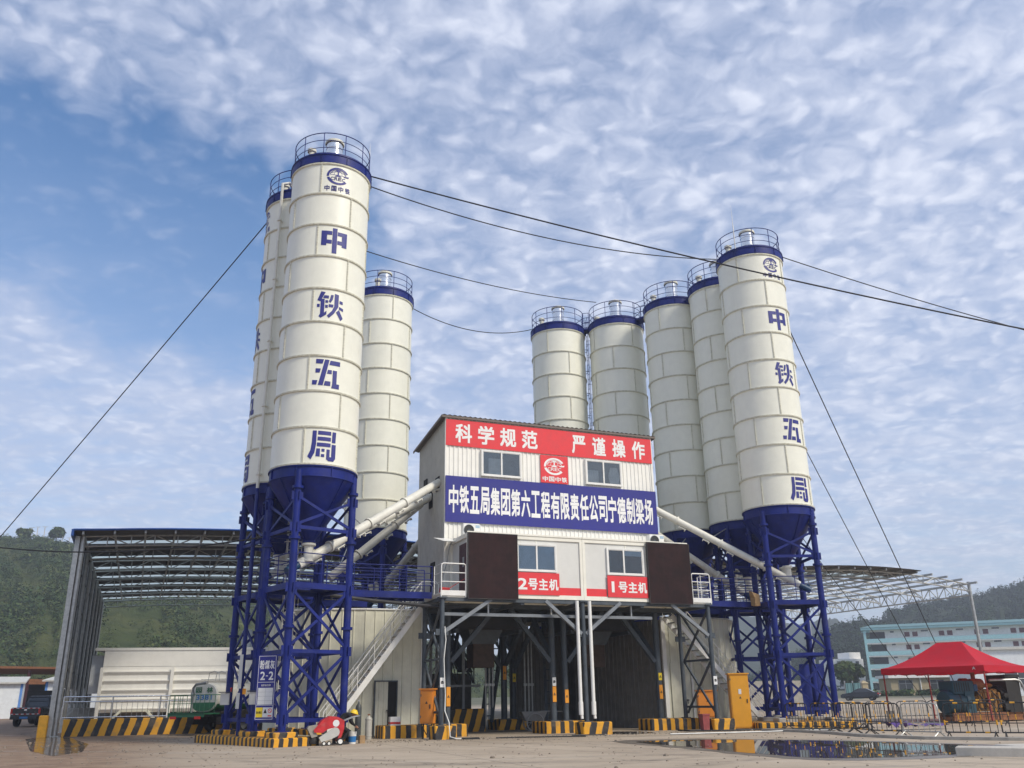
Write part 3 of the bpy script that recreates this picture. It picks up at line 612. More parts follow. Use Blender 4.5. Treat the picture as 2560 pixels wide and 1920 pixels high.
    for x0, x1, y0, y1 in ((-h, h, -h-.05, -h+.02), (-h, h, h-.02, h+.05), (-h-.05, -h+.02, -h, h), (h-.02, h+.05, -h, h)): mb.box(x0, x1, y0, y1, 5.24, 5.45)
    mb.xf(Matrix.Rotation(radians(17), 4, 'Z')); mb.build('platform', 'blue_steel', r)
    mb = MB()
    for k in range(3):
        n0 = len(mb.v); d = h+.03
        mb.tube([(-d+.16, -d, 5.46), (-d+.16, -d, 6.38), (-d+.24, -d, 6.5), (d-.24, -d, 6.5), (d-.16, -d, 6.38), (d-.16, -d, 5.46)], .02, 6)
        for z in (5.8, 6.15): mb.cyl((-d+.16, -d, z), (d-.16, -d, z), .015, 6)
        mb.cyl((0, -d, 5.45), (0, -d, 6.5), .017, 6)
        mb.xf(Matrix.Rotation(radians(17+(-90, 0, 180)[k]), 4, 'Z'), n0)
    mb.build('platform_rail', 'blue_steel', r)
    return r
SILO = {'L1': (-5.24, -.15, 0), 'L2': (-5.89, 3.08, 0), 'L3': (.03, 11.56, 30), 'M1': (11.56, 12.55, -25), 'M2': (14.6, 10.52, -60), 'R1': (16.48, 6.95, -37), 'R2': (17.6, 3.8, -37), 'R3': (17.07, .18, -37)}
SLAB = {'L1': 'cream cement silo at front left with big blue characters facing the yard', 'L2': 'cream cement silo half hidden behind the tall front left silo',
 'L3': 'plain cream cement silo standing between the front left silos and the cladded tower', 'M1': 'plain cream silo above the red banner, left of a close pair',
 'M2': 'plain cream silo above the right end of the red banner', 'R1': 'plain cream silo just right of the banner building with bare shell',
 'R2': 'cream silo squeezed between the lettered right silo and a plain one', 'R3': 'cream cement silo at front right with big blue characters'}
proto = silo_proto(); SO = {}
for i, k in enumerate(SILO):
    o = proto if i == 0 else dup(proto); a, b, q = SILO[k]; o.location = W(a, b, 0); o.rotation_euler = (0, 0, RZ+radians(q)); o['label'] = SLAB[k]; o['group'] = 'cement silos round the mixing plant'; SO[k] = o
def lettering(k, face):
    o = SO[k]; az = radians(-90+face-SILO[k][2])
    for n, ch in ((2, '中'), (4, '铁'), (6, '五'), (8, '局')):
        z0 = ZT-(n+1)*RH_+.14; mb = MB(); put_stencil(mb, ch, -.53, .53, z0, z0+1.15); wrap_build(mb, 'lettering', 'blue_letter', SR+.012, az, o)
    mb = MB(); z0 = ZT-RH_; put_emblem(mb, 0, z0+.88, .95, .82); put_text(mb, '中国中铁', -.54, .54, z0+.14, z0+.40, bold=.03, gap=.25); wrap_build(mb, 'emblem', 'blue_letter', SR+.012, az, o)
lettering('L1', 0); lettering('R3', 2); lettering('L2', -88)
def silo_ladder(k, ang, mat, cage):
    o = SO[k]; mb = MB(); an = ang-SILO[k][2]; n0 = 0; y = -SR-.2
    for x in (-.2, .2): mb.cyl((x, y, .5), (x, y, ZT+1.5), .018, 6)
    z = .6
    while z < ZT+1.2: mb.cyl((-.2, y, z), (.2, y, z), .012, 5); z += .32
    if cage:
        z = 2.8
        while z < ZT+1.5: mb.tube([(.34*cos(t), y-.34*sin(t)*1.05, z) for t in [pi*i/10 for i in range(11)]], .014, 5); z += .9
        for t in (.5, 1.2, 1.95, 2.64): mb.cyl((.34*cos(t), y-.357*sin(t), 2.8), (.34*cos(t), y-.357*sin(t), ZT+1.5), .010, 5)
    for q in range(9): 
        for x in (-.2, .2): mb.bar((x, y, ZB+.7+q*RH_), (x, -SR, ZB+.7+q*RH_), .03)
    mb.xf(Matrix.Rotation(radians(an), 4, 'Z')); mb.build('ladder', mat, o)
silo_ladder('L2', 8, 'tube_paint', True); silo_ladder('M1', 75, 'blue_steel', True); silo_ladder('R1', 150, 'blue_steel', True)
def fill_pipe(k, ang, mat):
    o = SO[k]; mb = MB(); y = -SR-.17
    mb.tube([(0, y, ZB-.3), (0, y, ZT-.1), (0, y, ZT+.75), (0.1, y+.35, ZT+.98), (.15, y+.8, ZT+.75)], .065, 8)
    for q in range(5):
        z = ZB+.3+q*2.9; mb.cyl((0, y, z-.04), (0, y, z+.04), .11, 8); mb.bar((0, y, z), (0, -SR, z), .05)
    R = Matrix.Rotation(radians(ang-SILO[k][2]), 4, 'Z'); mb.xf(R); mb.build('fill_pipe', mat, o); mb = MB(); mb.cyl((0, y, .9), (0, y, ZB-.28), .072, 8); mb.cyl((0, y, .9), (0, y, 1.0), .1, 8); mb.xf(R); mb.build('lower_pipe', 'blue_steel', o)
fill_pipe('L2', -42, 'tube_paint'); fill_pipe('M2', 160, 'tube_paint')
def lrod(k, ang, top):
    o = SO[k]; mb = MB(); mb.cyl(pol(SR-.02, ang-SILO[k][2], ZT+.4), pol(SR-.02, ang-SILO[k][2], ZT+1.9), .025, 6); mb.cyl(pol(SR-.02, ang-SILO[k][2], ZT+1.9), pol(SR-.02, ang-SILO[k][2], ZT+top), .016, 6, .004); mb.build('lightning_rod', 'white_paint', o)
lrod('R3', -60, 3.1); lrod('L1', 88, 2.5)
# small bridges between the caps
def bridge(k0, k1, label):
    a0, b0, _ = SILO[k0]; a1, b1, _ = SILO[k1]; d = Vector((a1-a0, b1-b0)); L = d.length; ang = atan2(d.y, d.x); g = L-2*SR
    r = plant('catwalk', label, 'catwalk', (a0+a1)/2, (b0+b1)/2, ZT+.32, ang, 'small bridges between silo tops'); mb = MB(); x = g/2+.02
    mb.box(-x, x, -.35, .35, 0, .1); mb.build('deck', 'blue_steel', r)
    for s in (-.36, .36):
        mb = MB()
        for z in (.45, .8, 1.12): mb.cyl((-x, s, z), (x, s, z), .017, 6)
        for q in (-x+.02, x-.02): mb.cyl((q, s, .05), (q, s, 1.12), .017, 6)
        mb.build('guardrail', 'blue_steel', r)
bridge('M1', 'M2', 'blue catwalk bridging the two silo tops above the banner'); bridge('M2', 'R1', 'blue catwalk from the pair above the banner to the bare silo on its right')
# striped plinths under the silos
def silo_plinth(k0, k1, sgn, label):
    a0, b0, _ = SILO[k0]; rot = radians(17 if sgn < 0 else -20); r = plant('concrete_plinth', label, 'plinth', a0, b0, 0, rot, 'hazard striped plinths under the steelwork')
    a1, b1, _ = SILO[k1]; d = Matrix.Rotation(-rot, 2) @ Vector((a1-a0, b1-b0)); mb = MB()
    x0, x1 = min(0, d.x)-1.75, max(0, d.x)+(1.75 if sgn > 0 else -.35); mb.rbox(x0, x1, -1.75, d.y+1.9, -.05, .28, .03)
    mb.build('base_step', 'hazard_narrow', r); mb = MB()
    for cx, cy in ((0, 0), (d.x, d.y)):
        for i in (-1, 1):
            for j in (-1, 1):
              if sgn < 0 and i > 0 and j < 0 and cy == 0: mb.rbox(cx+i*1.145-.25, cx+i*1.145+.25, cy+j*1.145-.25, cy+j*1.145+.25, -.02, .45, .03)
              else: mb.rbox(cx+i*1.145-.42, cx+i*1.145+.42, cy+j*1.145-.42, cy+j*1.145+.42, .26, .45, .03)
    mb.build('pier', 'hazard_bold' if sgn < 0 else 'concrete', r)
silo_plinth('L1', 'L2', -1, 'stepped black and yellow striped plinth under the front left silos'); silo_plinth('R3', 'R2', 1, 'stepped black and yellow striped plinth under the front right silos')
for k, lab in (('L3', 'striped plinth under the plain silo behind the left enclosure'), ('M1', 'striped plinth under the left silo of the rear pair'), ('M2', 'striped plinth under the right silo of the rear pair'), ('R1', 'striped plinth under the plain right silo')):
    a, b, q = SILO[k]; mb = MB(); mb.rbox(-1.6, 1.6, -1.6, 1.6, -.05, .45, .03)
    o = mb.build('concrete_plinth', 'hazard', None, W(a, b, 0), RZ+radians(17+q)); tag(o, lab, 'plinth', 'hazard striped plinths under the steelwork')
# ------------------------------------------------------------------ cladded mixing tower
def corr(mb, x0, x1, z0, z1, y=0., pitch=.21, d=.032, mi=0, ztop=None):
    """vertical ribbed sheet in the x,z plane; ztop(x) gives a sloping top"""
    xs = []; x = x0
    while x < x1-.01:
        for f, q in ((0, 0), (.62, 0), (.70, -d), (.92, -d)):
            if x+f*pitch < x1: xs.append((x+f*pitch, q))
        x += pitch
    xs.append((x1, 0))
    mb.loft([[(x, y+q, z0) for x, q in xs], [(x, y+q, ztop(x) if ztop else z1) for x, q in xs]], mi, cap=False, closed=False)
A0, A1, BF, BB = 1.02, 11.58, 2.5, 6.8
twr = plant('mixing_tower', 'grey and white ribbed sheet tower with the banners between the silo groups', 'building', 0, 0, 0)
def zroof(b): return 13.53-.115*(b-BF)
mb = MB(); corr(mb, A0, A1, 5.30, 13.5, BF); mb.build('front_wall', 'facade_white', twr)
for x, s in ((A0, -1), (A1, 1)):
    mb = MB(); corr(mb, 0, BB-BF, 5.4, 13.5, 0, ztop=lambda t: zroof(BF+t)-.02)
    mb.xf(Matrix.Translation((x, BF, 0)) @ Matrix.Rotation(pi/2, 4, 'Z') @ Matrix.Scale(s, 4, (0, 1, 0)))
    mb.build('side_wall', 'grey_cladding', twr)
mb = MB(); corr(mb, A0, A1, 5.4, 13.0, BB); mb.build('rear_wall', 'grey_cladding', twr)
mb = MB()
for x in (A0-.015, A1+.015): mb.box(x-.05, x+.05, BF-.05, BF+.04, 5.3, 13.5)
mb.build('corner_trim', 'facade_white', twr)
mb = MB(); n = 90; L = []
for b in (BF-.12, BB+.25):
    L.append([(A0-.25+(A1-A0+.5)*i/n, b, zroof(b)+.05+(.045 if i % 2 else 0)) for i in range(n+1)])
mb.loft(L, cap=False, closed=False); L2 = [[(x, y, z-.04) for x, y, z in l] for l in L]; mb.loft(L2, cap=False, closed=False)
mb.bar((A0-.25, BF-.12, zroof(BF)+.0), (A1+.25, BF-.12, zroof(BF)+.0), .03, .10)
for x in (A0-.25, A1+.25): mb.bar((x, BF-.12, zroof(BF-.12)+.0), (x, BB+.25, zroof(BB+.25)+.0), .03, .12)
mb.build('roof', 'roof_sheet', twr)
mb = MB(); mb.box(A0+.03, A1-.03, BF+.05, BB-.05, 5.31, 5.38); mb.build('floor_deck', 'dark_steel', twr)
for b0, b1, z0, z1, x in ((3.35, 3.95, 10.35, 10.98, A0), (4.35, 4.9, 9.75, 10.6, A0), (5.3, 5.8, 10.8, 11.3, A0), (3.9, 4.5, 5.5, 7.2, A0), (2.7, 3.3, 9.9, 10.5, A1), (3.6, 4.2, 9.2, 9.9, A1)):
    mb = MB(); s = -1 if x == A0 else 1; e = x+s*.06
    mb.box(min(e, x), max(e, x), b0, b1, z0, z1); mb.build('opening_shade', 'dark_void', twr)  # dark panels on the wall paint the shade inside the tube holes
def window(x0, x1, z0, z1, y, parent, split=.5, kind='curtain', rnd=0):
    fr = MB(); t = .07
    for a, b, c, d in ((x0-t, x1+t, z0-t, z0), (x0-t, x1+t, z1, z1+t), (x0-t, x0, z0, z1), (x1, x1+t, z0, z1)): fr.box(a, b, y-.09, y+.03, c, d)
    xm = x0+(x1-x0)*split; fr.box(xm-.035, xm+.035, y-.085, y-.03, z0, z1)
    for a, b in ((x0, xm), (xm, x1)): fr.box(a, a+.03, y-.075, y-.045, z0, z1); fr.box(b-.03, b, y-.075, y-.045, z0, z1); fr.box(a, b, y-.075, y-.045, z0, z0+.03); fr.box(a, b, y-.075, y-.045, z1-.03, z1)
    f = fr.build('window', 'white_paint', parent)
    bk = MB(); bk.box(x0, x1, y-.030, y-.012, z0, z1); bk.build('recess', {'curtain': 'interior_grey', 'dark': 'dark_void', 'blind': 'blind_blue'}[kind], f)  # dark kind: near-black panel paints the unlit room behind the glass
    g = MB(); g.add([(x0, y-.062, z0), (x1, y-.062, z0), (x1, y-.062, z1), (x0, y-.062, z1)], [(0, 1, 2, 3)]); g.build('pane', 'glass', f)
    return f
def curtain(f, x0, x1, z0, z1, y, lump=0.):
    mb = MB(); n = 16; L = []
    for k in range(7):
        z = z0+(z1-z0)*k/6; sh = 1-lump*abs(k/6-.45)
        L.append([(x0+(x1-x0)*(.5+(i/n-.5)*sh), y-.034-.010*(1+sin(i*1.9+k*.3)), z) for i in range(n+1)])
    mb.loft(L, 0, True, cap=False, closed=False); mb.build('curtain', 'curtain', f)
f = window(2.72, 4.55, 10.97, 12.05, BF-.06, twr, .5); curtain(f, 3.0, 3.72, 10.98, 11.75, BF-.06)
f = window(7.98, 9.78, 10.97, 12.05, BF-.06, twr, .49); curtain(f, 9.1, 9.75, 10.98, 11.8, BF-.06, .75); curtain(f, 8.0, 8.6, 10.98, 11.6, BF-.06)
# ------------------------------------------------------------------ banners and emblem on the tower
def board(name, label, x0, x1, z0, z1, y, mat, th=.03, group=None):
    r = plant(name, label, 'sign', 0, 0, 0, 0, group); mb = MB(); mb.box(x0, x1, y-th, y, z0, z1); mb.build('panel', mat, r); return r
yb = BF-.04
r = board('banner', 'red slogan banner under the eave of the ribbed tower', A0-.04, A1+.02, 12.20, 13.43, yb-.002, 'banner_red')
mb = MB()
for i, ch in enumerate('科学规范'): x = 1.42+i*1.085; put_glyph(mb, ch, x, x+.80, 12.37, 13.26, yb-.037, 0, .03)
mb.build('lettering', 'white_letter', r); mb = MB()
for i, ch in enumerate('严谨操作'): x = 7.26+i*1.085; put_glyph(mb, ch, x, x+.72, 12.36, 13.26, yb-.037, 0, .03)
mb.build('lettering', 'white_letter', r)
r = board('banner', 'wide blue company name banner across the ribbed tower', A0-.05, A1+.08, 8.72, 10.79, yb-.042, 'banner_blue')
mb = MB(); put_text(mb, '中铁五局集团第六工程有限责任公司宁德制梁场', 1.12, 11.43, 9.14, 10.38, yb-.077, 0, .030, .10); mb.build('lettering', 'white_letter', r)
r = board('emblem_sign', 'small red square emblem sign between the upper windows', 5.60, 7.0, 10.82, 12.14, yb-.012, 'banner_red')
mb = MB(); put_emblem(mb, 6.3, 11.62, 1.06, .82, yb-.046); put_text(mb, '中国中铁', 5.68, 6.93, 10.89, 11.13, yb-.046, 0, .03, .15); mb.build('emblem', 'white_letter', r)
# ------------------------------------------------------------------ control cabins
def cabin(x0, x1, label, screen_left):
    r = plant('control_cabin', label, 'cabin', 0, 0, 0, 0, 'white control cabins on the steel frame'); z0, z1, y0, y1 = 5.26, 7.86, 0.0, 2.36
    mb = MB(); mb.box(x0+.10, x1-.10, y0+.06, y1-.05, z0+.16, z1-.16); mb.build('wall', 'cabin_panel', r)
    mb = MB()
    for x in (x0, x1-.12): mb.box(x, x+.12, y0, y0+.12, z0, z1); mb.box(x, x+.12, y1-.12, y1, z0, z1)
    for z in (z0, z1-.17):
        mb.box(x0+.12, x1-.12, y0+.003, y0+.11, z, z+.17); mb.box(x0+.12, x1-.12, y1-.11, y1-.003, z, z+.17)
        for x in (x0+.003, x1-.113): mb.box(x, x+.11, y0+.12, y1-.12, z, z+.17)
    mb.box(x0+.05, x1-.05, y0+.05, y1-.05, z1-.03, z1+.03); mb.box(x0-.02, x1+.02, y0-.03, y0+.005, z1-.02, z1+.05)
    for x in (x0+2.12, x1-2.12): mb.box(x-.02, x+.02, y0+.045, y0+.07, z0+.17, z1-.17)
    mb.build('frame', 'cabin_frame', r)
    mb = MB(); a, b = ((5.26, x1-.12) if screen_left else (x0+.12, 7.48)); mb.box(a, b, y0+.035, y0+.058, 5.44, 5.75); mb.build('red_strip', 'banner_red', r)
    return r
c2 = cabin(1.17, 6.36, 'left of the two white control cabins, numbered two', True); c1 = cabin(6.372, 11.62, 'right of the two white control cabins, numbered one', False)
f = window(3.38, 5.08, 6.43, 7.46, .06, c2, .5, 'blind'); f = window(7.60, 9.28, 6.43, 7.45, .06, c1, .45, 'dark')
mb = MB(); mb.box(8.42, 9.26, .015, .025, 7.2, 7.44); mb.build('blind', 'blind_blue', f)
mb = MB(); mb.box(1.235, 1.268, .35, 1.25, 5.43, 7.5); d = mb.build('door', 'maroon_door', c2); mb = MB(); mb.cyl((1.22, 1.1, 6.4), (1.16, 1.1, 6.4), .02, 6); mb.cyl((1.16, 1.1, 6.4), (1.16, .98, 6.4), .015, 6); mb.box(1.226, 1.234, .6, .8, 6.55, 6.95, 0); mb.build('handle', 'galvanised', d)
for x0, x1, lab in ((1.165, 3.30, 'dark brown display screen on the left end of the cabin front'), (9.50, 11.63, 'dark brown display screen on the right end of the cabin front')):
    r = plant('led_screen', lab, 'display screen', 0, 0, 0, 0, 'dark screens on the cabins'); mb = MB(); mb.box(x0, x1, -.13, -.035, 5.21, 7.82); mb.build('panel', 'led_face', r)
    mb = MB(); t = .025
    for a, b, c_, d_ in ((x0-t, x1+t, 5.21-t, 5.21), (x0-t, x1+t, 7.82, 7.82+t), (x0-t, x0, 5.21, 7.82), (x1, x1+t, 5.21, 7.82)): mb.box(a, b, -.135, -.05, c_, d_)
    mb.build('bezel', 'black_paint', r)
for x0, x1, s, lab in ((3.303, 5.23, '2号主机', 'red name board numbered two under the left cabin window'), (7.50, 9.46, '1号主机', 'red name board numbered one under the right cabin window')):
    r = board('sign_board', lab, x0, x1, 5.42, 6.32, -.01, 'banner_red', .03, 'red name boards under the cabin windows'); mb = MB(); put_text(mb, s, x0+.03, x1-.06, 5.62, 6.08, -.044, 0, .035, .1); mb.build('lettering', 'white_letter', r)
# air conditioners on the cabin roofs
def ac(x, label):
    r = plant('air_conditioner', label, 'air conditioner', x, 1.75, 7.9, 0, 'outdoor units on the cabin roofs'); mb = MB(); mb.rbox(-.4, .4, -.15, .15, .08, .64, .03); mb.box(-.33, -.28, -.14, .14, 0, .08); mb.box(.28, .33, -.14, .14, 0, .08); mb.build('case', 'white_paint', r)
    mb = MB(); mb.lathe([(.23, 0), (.23, .02), (.21, .02), (.21, 0)], n=28); mb.lathe([(0, .012), (.05, .012)], n=12)
    mb.xf(Matrix.Translation((-.13, -.15, .36)) @ Matrix.Rotation(pi/2, 4, 'X')); mb.build('grille', 'dark_steel', r)
    mb = MB(); mb.lathe([(0, 0.0), (.21, 0.0)], n=28); mb.xf(Matrix.Translation((-.13, -.156, .36)) @ Matrix.Rotation(pi/2, 4, 'X')); mb.build('fan', 'black_paint', r)
    mb = MB(); mb.box(.17, .36, -.156, -.15, .46, .58); mb.build('badge', 'blind_blue', r)
ac(1.92, 'white outdoor unit on the left cabin roof under the blue banner'); ac(11.08, 'white outdoor unit on the right cabin roof under the blue banner')
# balconies at the cabin ends
def balcony(x0, x1, label, s):
    r = plant('balcony', label, 'balcony', 0, 0, 0, 0, 'small white railed balconies at the cabin ends'); mb = MB(); mb.box(x0, x1, 0, 2.4, 5.36, 5.42); mb.box(x0+.05, x1-.05, .02, .06, 5.24, 5.44); mb.box(x0+.05, x1-.05, .1, 2.3, 5.26, 5.36); mb.build('floor', 'cabin_frame', r)
    mb = MB(); mb.box(x0, x1, -.03, 0, 5.30, 5.50); mb.build('toe_board', 'white_paint', r)
    mb = MB(); y = -.015; q = .1
    mb.tube([(x0+.03, y, 5.24), (x0+.03, y, 6.47), (x0+.05, y, 6.53), (x0+.11, y, 6.56), (x1-.11, y, 6.56), (x1-.05, y, 6.53), (x1-.03, y, 6.47), (x1-.03, y, 5.24)], .026, 8)
    for z in (5.84, 6.2): mb.cyl((x0+.03, y, z), (x1-.03, y, z), .02, 6)
    mb.build('guardrail', 'white_paint', r); mb = MB(); x = x0+.03 if s < 0 else x1-.03
    for z in (5.84, 6.2, 6.54): mb.cyl((x, 0, z), (x, .95, z), .012, 6)
    mb.cyl((x, .95, 5.4), (x, .95, 6.55), .022, 6)
    if s > 0:
        for z in (5.84, 6.2, 6.54): mb.cyl((x0+.5, 0, z), (x0+.5, .01, z), .012, 6)
        mb.cyl(((x0+x1)/2, 0, 5.4), ((x0+x1)/2, 0, 6.5), .018, 6)
    mb.build('side_rail', 'white_paint', r)
balcony(.04, 1.12, 'white railed balcony at the left cabin door with a red dustpan', -1); balcony(11.70, 12.70, 'white railed balcony at the right end of the cabins', 1)
r = plant('dustpan', 'red dustpan with a long red handle on the left balcony', 'dustpan', .28, .25, 5.43); mb = MB(); mb.prism([(-.15, 0), (.2, 0), (.24, .2), (-.12, .22)], 0, .25); mb.build('pan', 'plastic_red', r); mb = MB(); mb.tube([(.1, .1, .1), (.5, .12, .35), (.95, .14, .62)], .014, 6); mb.build('handle', 'plastic_red', r)
r = plant('awning', 'small white sheet awning over the left cabin door passage', 'awning', 0, 0); mb = MB(); mb.add([(.45, 2.44, 8.0), (1.15, 2.44, 8.0), (1.15, 1.5, 7.72), (.62, 1.5, 7.72)], [(0, 1, 2, 3)]); mb.add([(.45, 2.44, 7.98), (1.15, 2.44, 7.98), (1.15, 1.5, 7.70), (.62, 1.5, 7.70)], [(3, 2, 1, 0)]); mb.build('sheet', 'white_paint', r)
o = MB().tube([(1.9, 1.95, 8.0), (1.5, 1.95, 7.95), (1.25, 2.0, 7.93), (1.08, 2.1, 7.6), (1.0, 2.2, 6.9), (.85, 2.3, 6.3)], .022, 6).build('pipe', 'galvanised', None, W(0, 0), RZ); tag(o, 'grey air conditioner pipe hanging down beside the cabin door', 'pipe')
# ------------------------------------------------------------------ steel frame below the cabins
fr = plant('support_frame', 'dark grey steel frame carrying the two cabins and the tower', 'steel frame', 0, 0)
def colm(x, y, z0, z1, r=.095, mat='dark_steel'):
    mb = MB(); mb.cyl((x, y, z0), (x, y, z1), r, 14); mb.box(x-r*1.7, x+r*1.7, y-r*1.7, y+r*1.7, z0-.003, z0+.03); mb.box(x-r*1.7, x+r*1.7, y-r*1.7, y+r*1.7, z1-.05, z1)
    if r < .1:
        mb.box(x-.26, x+.26, y-.02, y+.02, 3.78, 4.02)
    return mb.build('column', mat, fr)
for x, y in ((.14, .06), (6.30, .06), (12.5, .06), (.1, 2.3), (12.5, 2.5)): colm(x, y, .48, 5.24)
for x, y in ((1.25, 2.75), (6.05, 2.75), (6.75, 3.0), (11.35, 2.75), (1.25, 8.6), (6.05, 8.6), (6.8, 9.2), (11.35, 8.6)): colm(x, y, .48, 5.3, .135)
for p, q in (((.2, .06, 3.9), (2.2, .06, 5.2)), ((6.2, .06, 3.9), (4.6, .06, 5.2)), ((6.4, .06, 3.9), (8.1, .06, 5.2)), ((12.4, .06, 3.9), (10.6, .06, 5.2))):
    mb = MB(); mb.bar(p, q, .14, .14); mb.build('knee_brace', 'brace_steel', fr)
for p, q in (((1.4, 2.75, 2.9), (3.4, 2.75, 5.1)), ((5.95, 2.75, 2.9), (4.1, 2.75, 5.1)), ((6.9, 3.0, 2.9), (8.7, 2.9, 5.1)), ((11.2, 2.75, 2.9), (9.4, 2.75, 5.1)), ((1.25, 3.0, 3.1), (1.25, 5.2, 5.1)), ((11.35, 3.0, 3.1), (11.35, 5.2, 5.1)), ((1.4, 8.6, 2.9), (3.2, 8.6, 5.1)), ((5.9, 8.6, 2.9), (4.2, 8.6, 5.1)), ((6.05, 3.0, 3.2), (6.05, 5.0, 5.1)), ((6.8, 8.9, 2.9), (6.8, 6.0, 5.1)), ((6.05, 8.3, 3.0), (6.05, 5.6, 5.1))):
    mb = MB(); mb.bar(p, q, .18, .18); mb.build('knee_brace', 'dark_steel', fr)
for p, q, ww in (((.2, .4, 4.62), (9.8, .4, 4.62), .12), ((.1, .12, 5.18), (12.6, .12, 5.18), .16), ((.1, 2.42, 5.18), (12.6, 2.42, 5.18), .2), ((.3, 4.6, 5.15), (12.2, 4.6, 5.15), .25), ((.3, 6.7, 5.15), (12.2, 6.7, 5.15), .25), ((1.0, 8.6, 5.2), (11.6, 8.6, 5.2), .25), ((.12, .1, 5.16), (.12, 8.6, 5.16), .14), ((12.5, .1, 5.16), (12.5, 8.6, 5.16), .14), ((3.6, .1, 5.1), (3.6, 8.6, 5.1), .16), ((9.2, .1, 5.1), (9.2, 8.6, 5.1), .16), ((6.3, .1, 5.1), (6.3, 8.6, 5.1), .16)):
    mb = MB(); mb.bar(p, q, ww, ww); mb.build('beam', 'brace_steel' if p[2] == 4.62 else 'dark_steel', fr)
for x in (2.2, 5.0, 6.3, 8.8): 
    mb = MB(); mb.bar((x, .4, 4.62), (x, .4, 5.2), .06); mb.build('hanger', 'galvanised', fr)
for x in (.12, 12.5):
    for p, q in (((x, .1, .7), (x, 2.3, 2.9)), ((x, 2.3, .7), (x, .1, 2.9)), ((x, .1, 2.9), (x, 2.3, 5.0)), ((x, 2.3, 2.9), (x, .1, 5.0)), ((x, .1, 2.9), (x, 2.3, 2.9)), ((x, .1, .95), (x, 2.3, .95))):
        mb = MB(); mb.bar(p, q, .07, .09); mb.build('brace', 'dark_steel', fr)
# plinths
def plinth(x0, x1, y0, y1, h, label, mat='hazard_bold'):
    cx, cy = (x0+x1)/2, (y0+y1)/2; mb = MB(); mb.rbox(x0-cx, x1-cx, y0-cy, y1-cy, -.05, h, .03); o = mb.build('concrete_plinth', mat, None, W(cx, cy, 0), RZ); tag(o, label, 'plinth', 'hazard striped plinths under the steelwork')
plinth(-.22, .62, -.35, .45, .48, 'small striped plinth under the left front cabin column'); plinth(-1.6, 1.9, 2.0, 3.3, .476, 'long striped plinth behind the orange cabinet on legs', 'hazard')
plinth(5.9, 7.2, -.4, .42, .48, 'small striped plinth under the middle front column with two drain pipes'); plinth(5.4, 7.5, 2.2, 3.6, .476, 'wide striped plinth under the middle pair of thick columns', 'hazard')
plinth(10.4, 12.85, 2.0, 3.2, .476, 'long striped plinth under the thick right column by the enclosure', 'hazard'); plinth(12.05, 13.1, -.38, .5, .48, 'small striped plinth under the right front cabin column')
plinth(.8, 1.7, 8.2, 9.1, .48, 'striped plinth at the far left column under the tower'); plinth(5.6, 7.3, 8.1, 9.7, .48, 'striped plinth at the far middle columns under the tower')
# warning plates on columns
def plate(x, y, z0, z1, mat, label, tri=True, ww=.17):
    r = plant('warning_sign', label, 'sign', x, y, 0, 0, 'plates strapped to the columns'); mb = MB(); mb.box(-ww/2, ww/2, -.012, 0, z0, z1); mb.build('panel', mat, r); mb = MB(); c = (z0+z1)/2; s = ww*.38
    if tri:
        P = [(0, c+s), (s, c-s*.75), (-s, c-s*.75)]; Q = [(x_*.62, c+(z_-c)*.62) for x_, z_ in P]
        mb.add([(x_, -.016, z_) for x_, z_ in P+Q], [(0, 1, 4, 3), (1, 2, 5, 4), (2, 0, 3, 5)]); mb.box(-.015, .015, -.018, -.016, c-s*.3, c+s*.35)
    else: arc_band(mb, 0, c, 0, s*.9, 0, pi, 10, -.016); mb.box(-s*.8, s*.8, -.017, -.015, c-s*.7, c-s*.1)
    mb.build('symbol', 'black_paint', r)
plate(.14, -.05, 1.85, 2.2, 'paper', 'white plate with black helmet symbol on the left front column', False, .18); plate(1.25, 2.595, 1.15, 1.9, 'sign_orange', 'orange warning plate on the thick left column')
plate(6.05, 2.595, 1.9, 2.25, 'paper', 'white plate with black symbol on the middle thick column', False); plate(6.05, 2.60, 1.25, 1.88, 'sign_orange', 'orange triangle plate under the white one on the middle thick column'); plate(6.75, 2.845, 1.2, 1.75, 'sign_orange', 'orange triangle plate on the second middle thick column')
plate(11.35, 2.595, 2.1, 2.42, 'sign_yellow', 'small yellow plate high on the thick right column'); plate(11.35, 2.6, 1.3, 1.9, 'sign_orange', 'orange triangle plate with white foot on the thick right column'); plate(12.5, -.05, 1.85, 2.2, 'paper', 'white plate with black helmet symbol on the right front column', False, .18)
plate(6.05, 8.445, 2.3, 2.95, 'sign_orange', 'orange triangle plate far back under the tower'); plate(6.8, 9.045, 2.2, 2.6, 'sign_yellow', 'small yellow plate far back under the tower')
# white drain pipes and hose
for x, lab in ((5.98, 'white drain pipe left of the middle front column'), (6.56, 'white drain pipe right of the middle front column')):
    mb = MB(); mb.cyl((0, 0, 1.2), (0, 0, 5.22), .075, 12); mb.cyl((0, 0, .75), (0, 0, 1.25), .095, 12, .095); mb.cyl((.03, -.02, .6), (.02, 0, .8), .06, 10); o = mb.build('drain_pipe', 'white_paint', None, W(x, -.08, 0), RZ); tag(o, lab, 'pipe', 'white drain pipes at the middle column')
o = MB().tube([(.20, -.12, 4.1), (.24, -.14, 3.6), (.17, -.14, 2.9), (.20, -.13, 2.3), (.24, -.13, 1.6), (.22, -.16, 1.0), (.30, -.44, .6), (.34, -.46, .1), (.55, -.6, .03), (.9, -.6, .03)], .02, 6).build('hose', 'white_paint', None, W(0, 0), RZ); tag(o, 'thin white hose running down the left front column', 'hose')
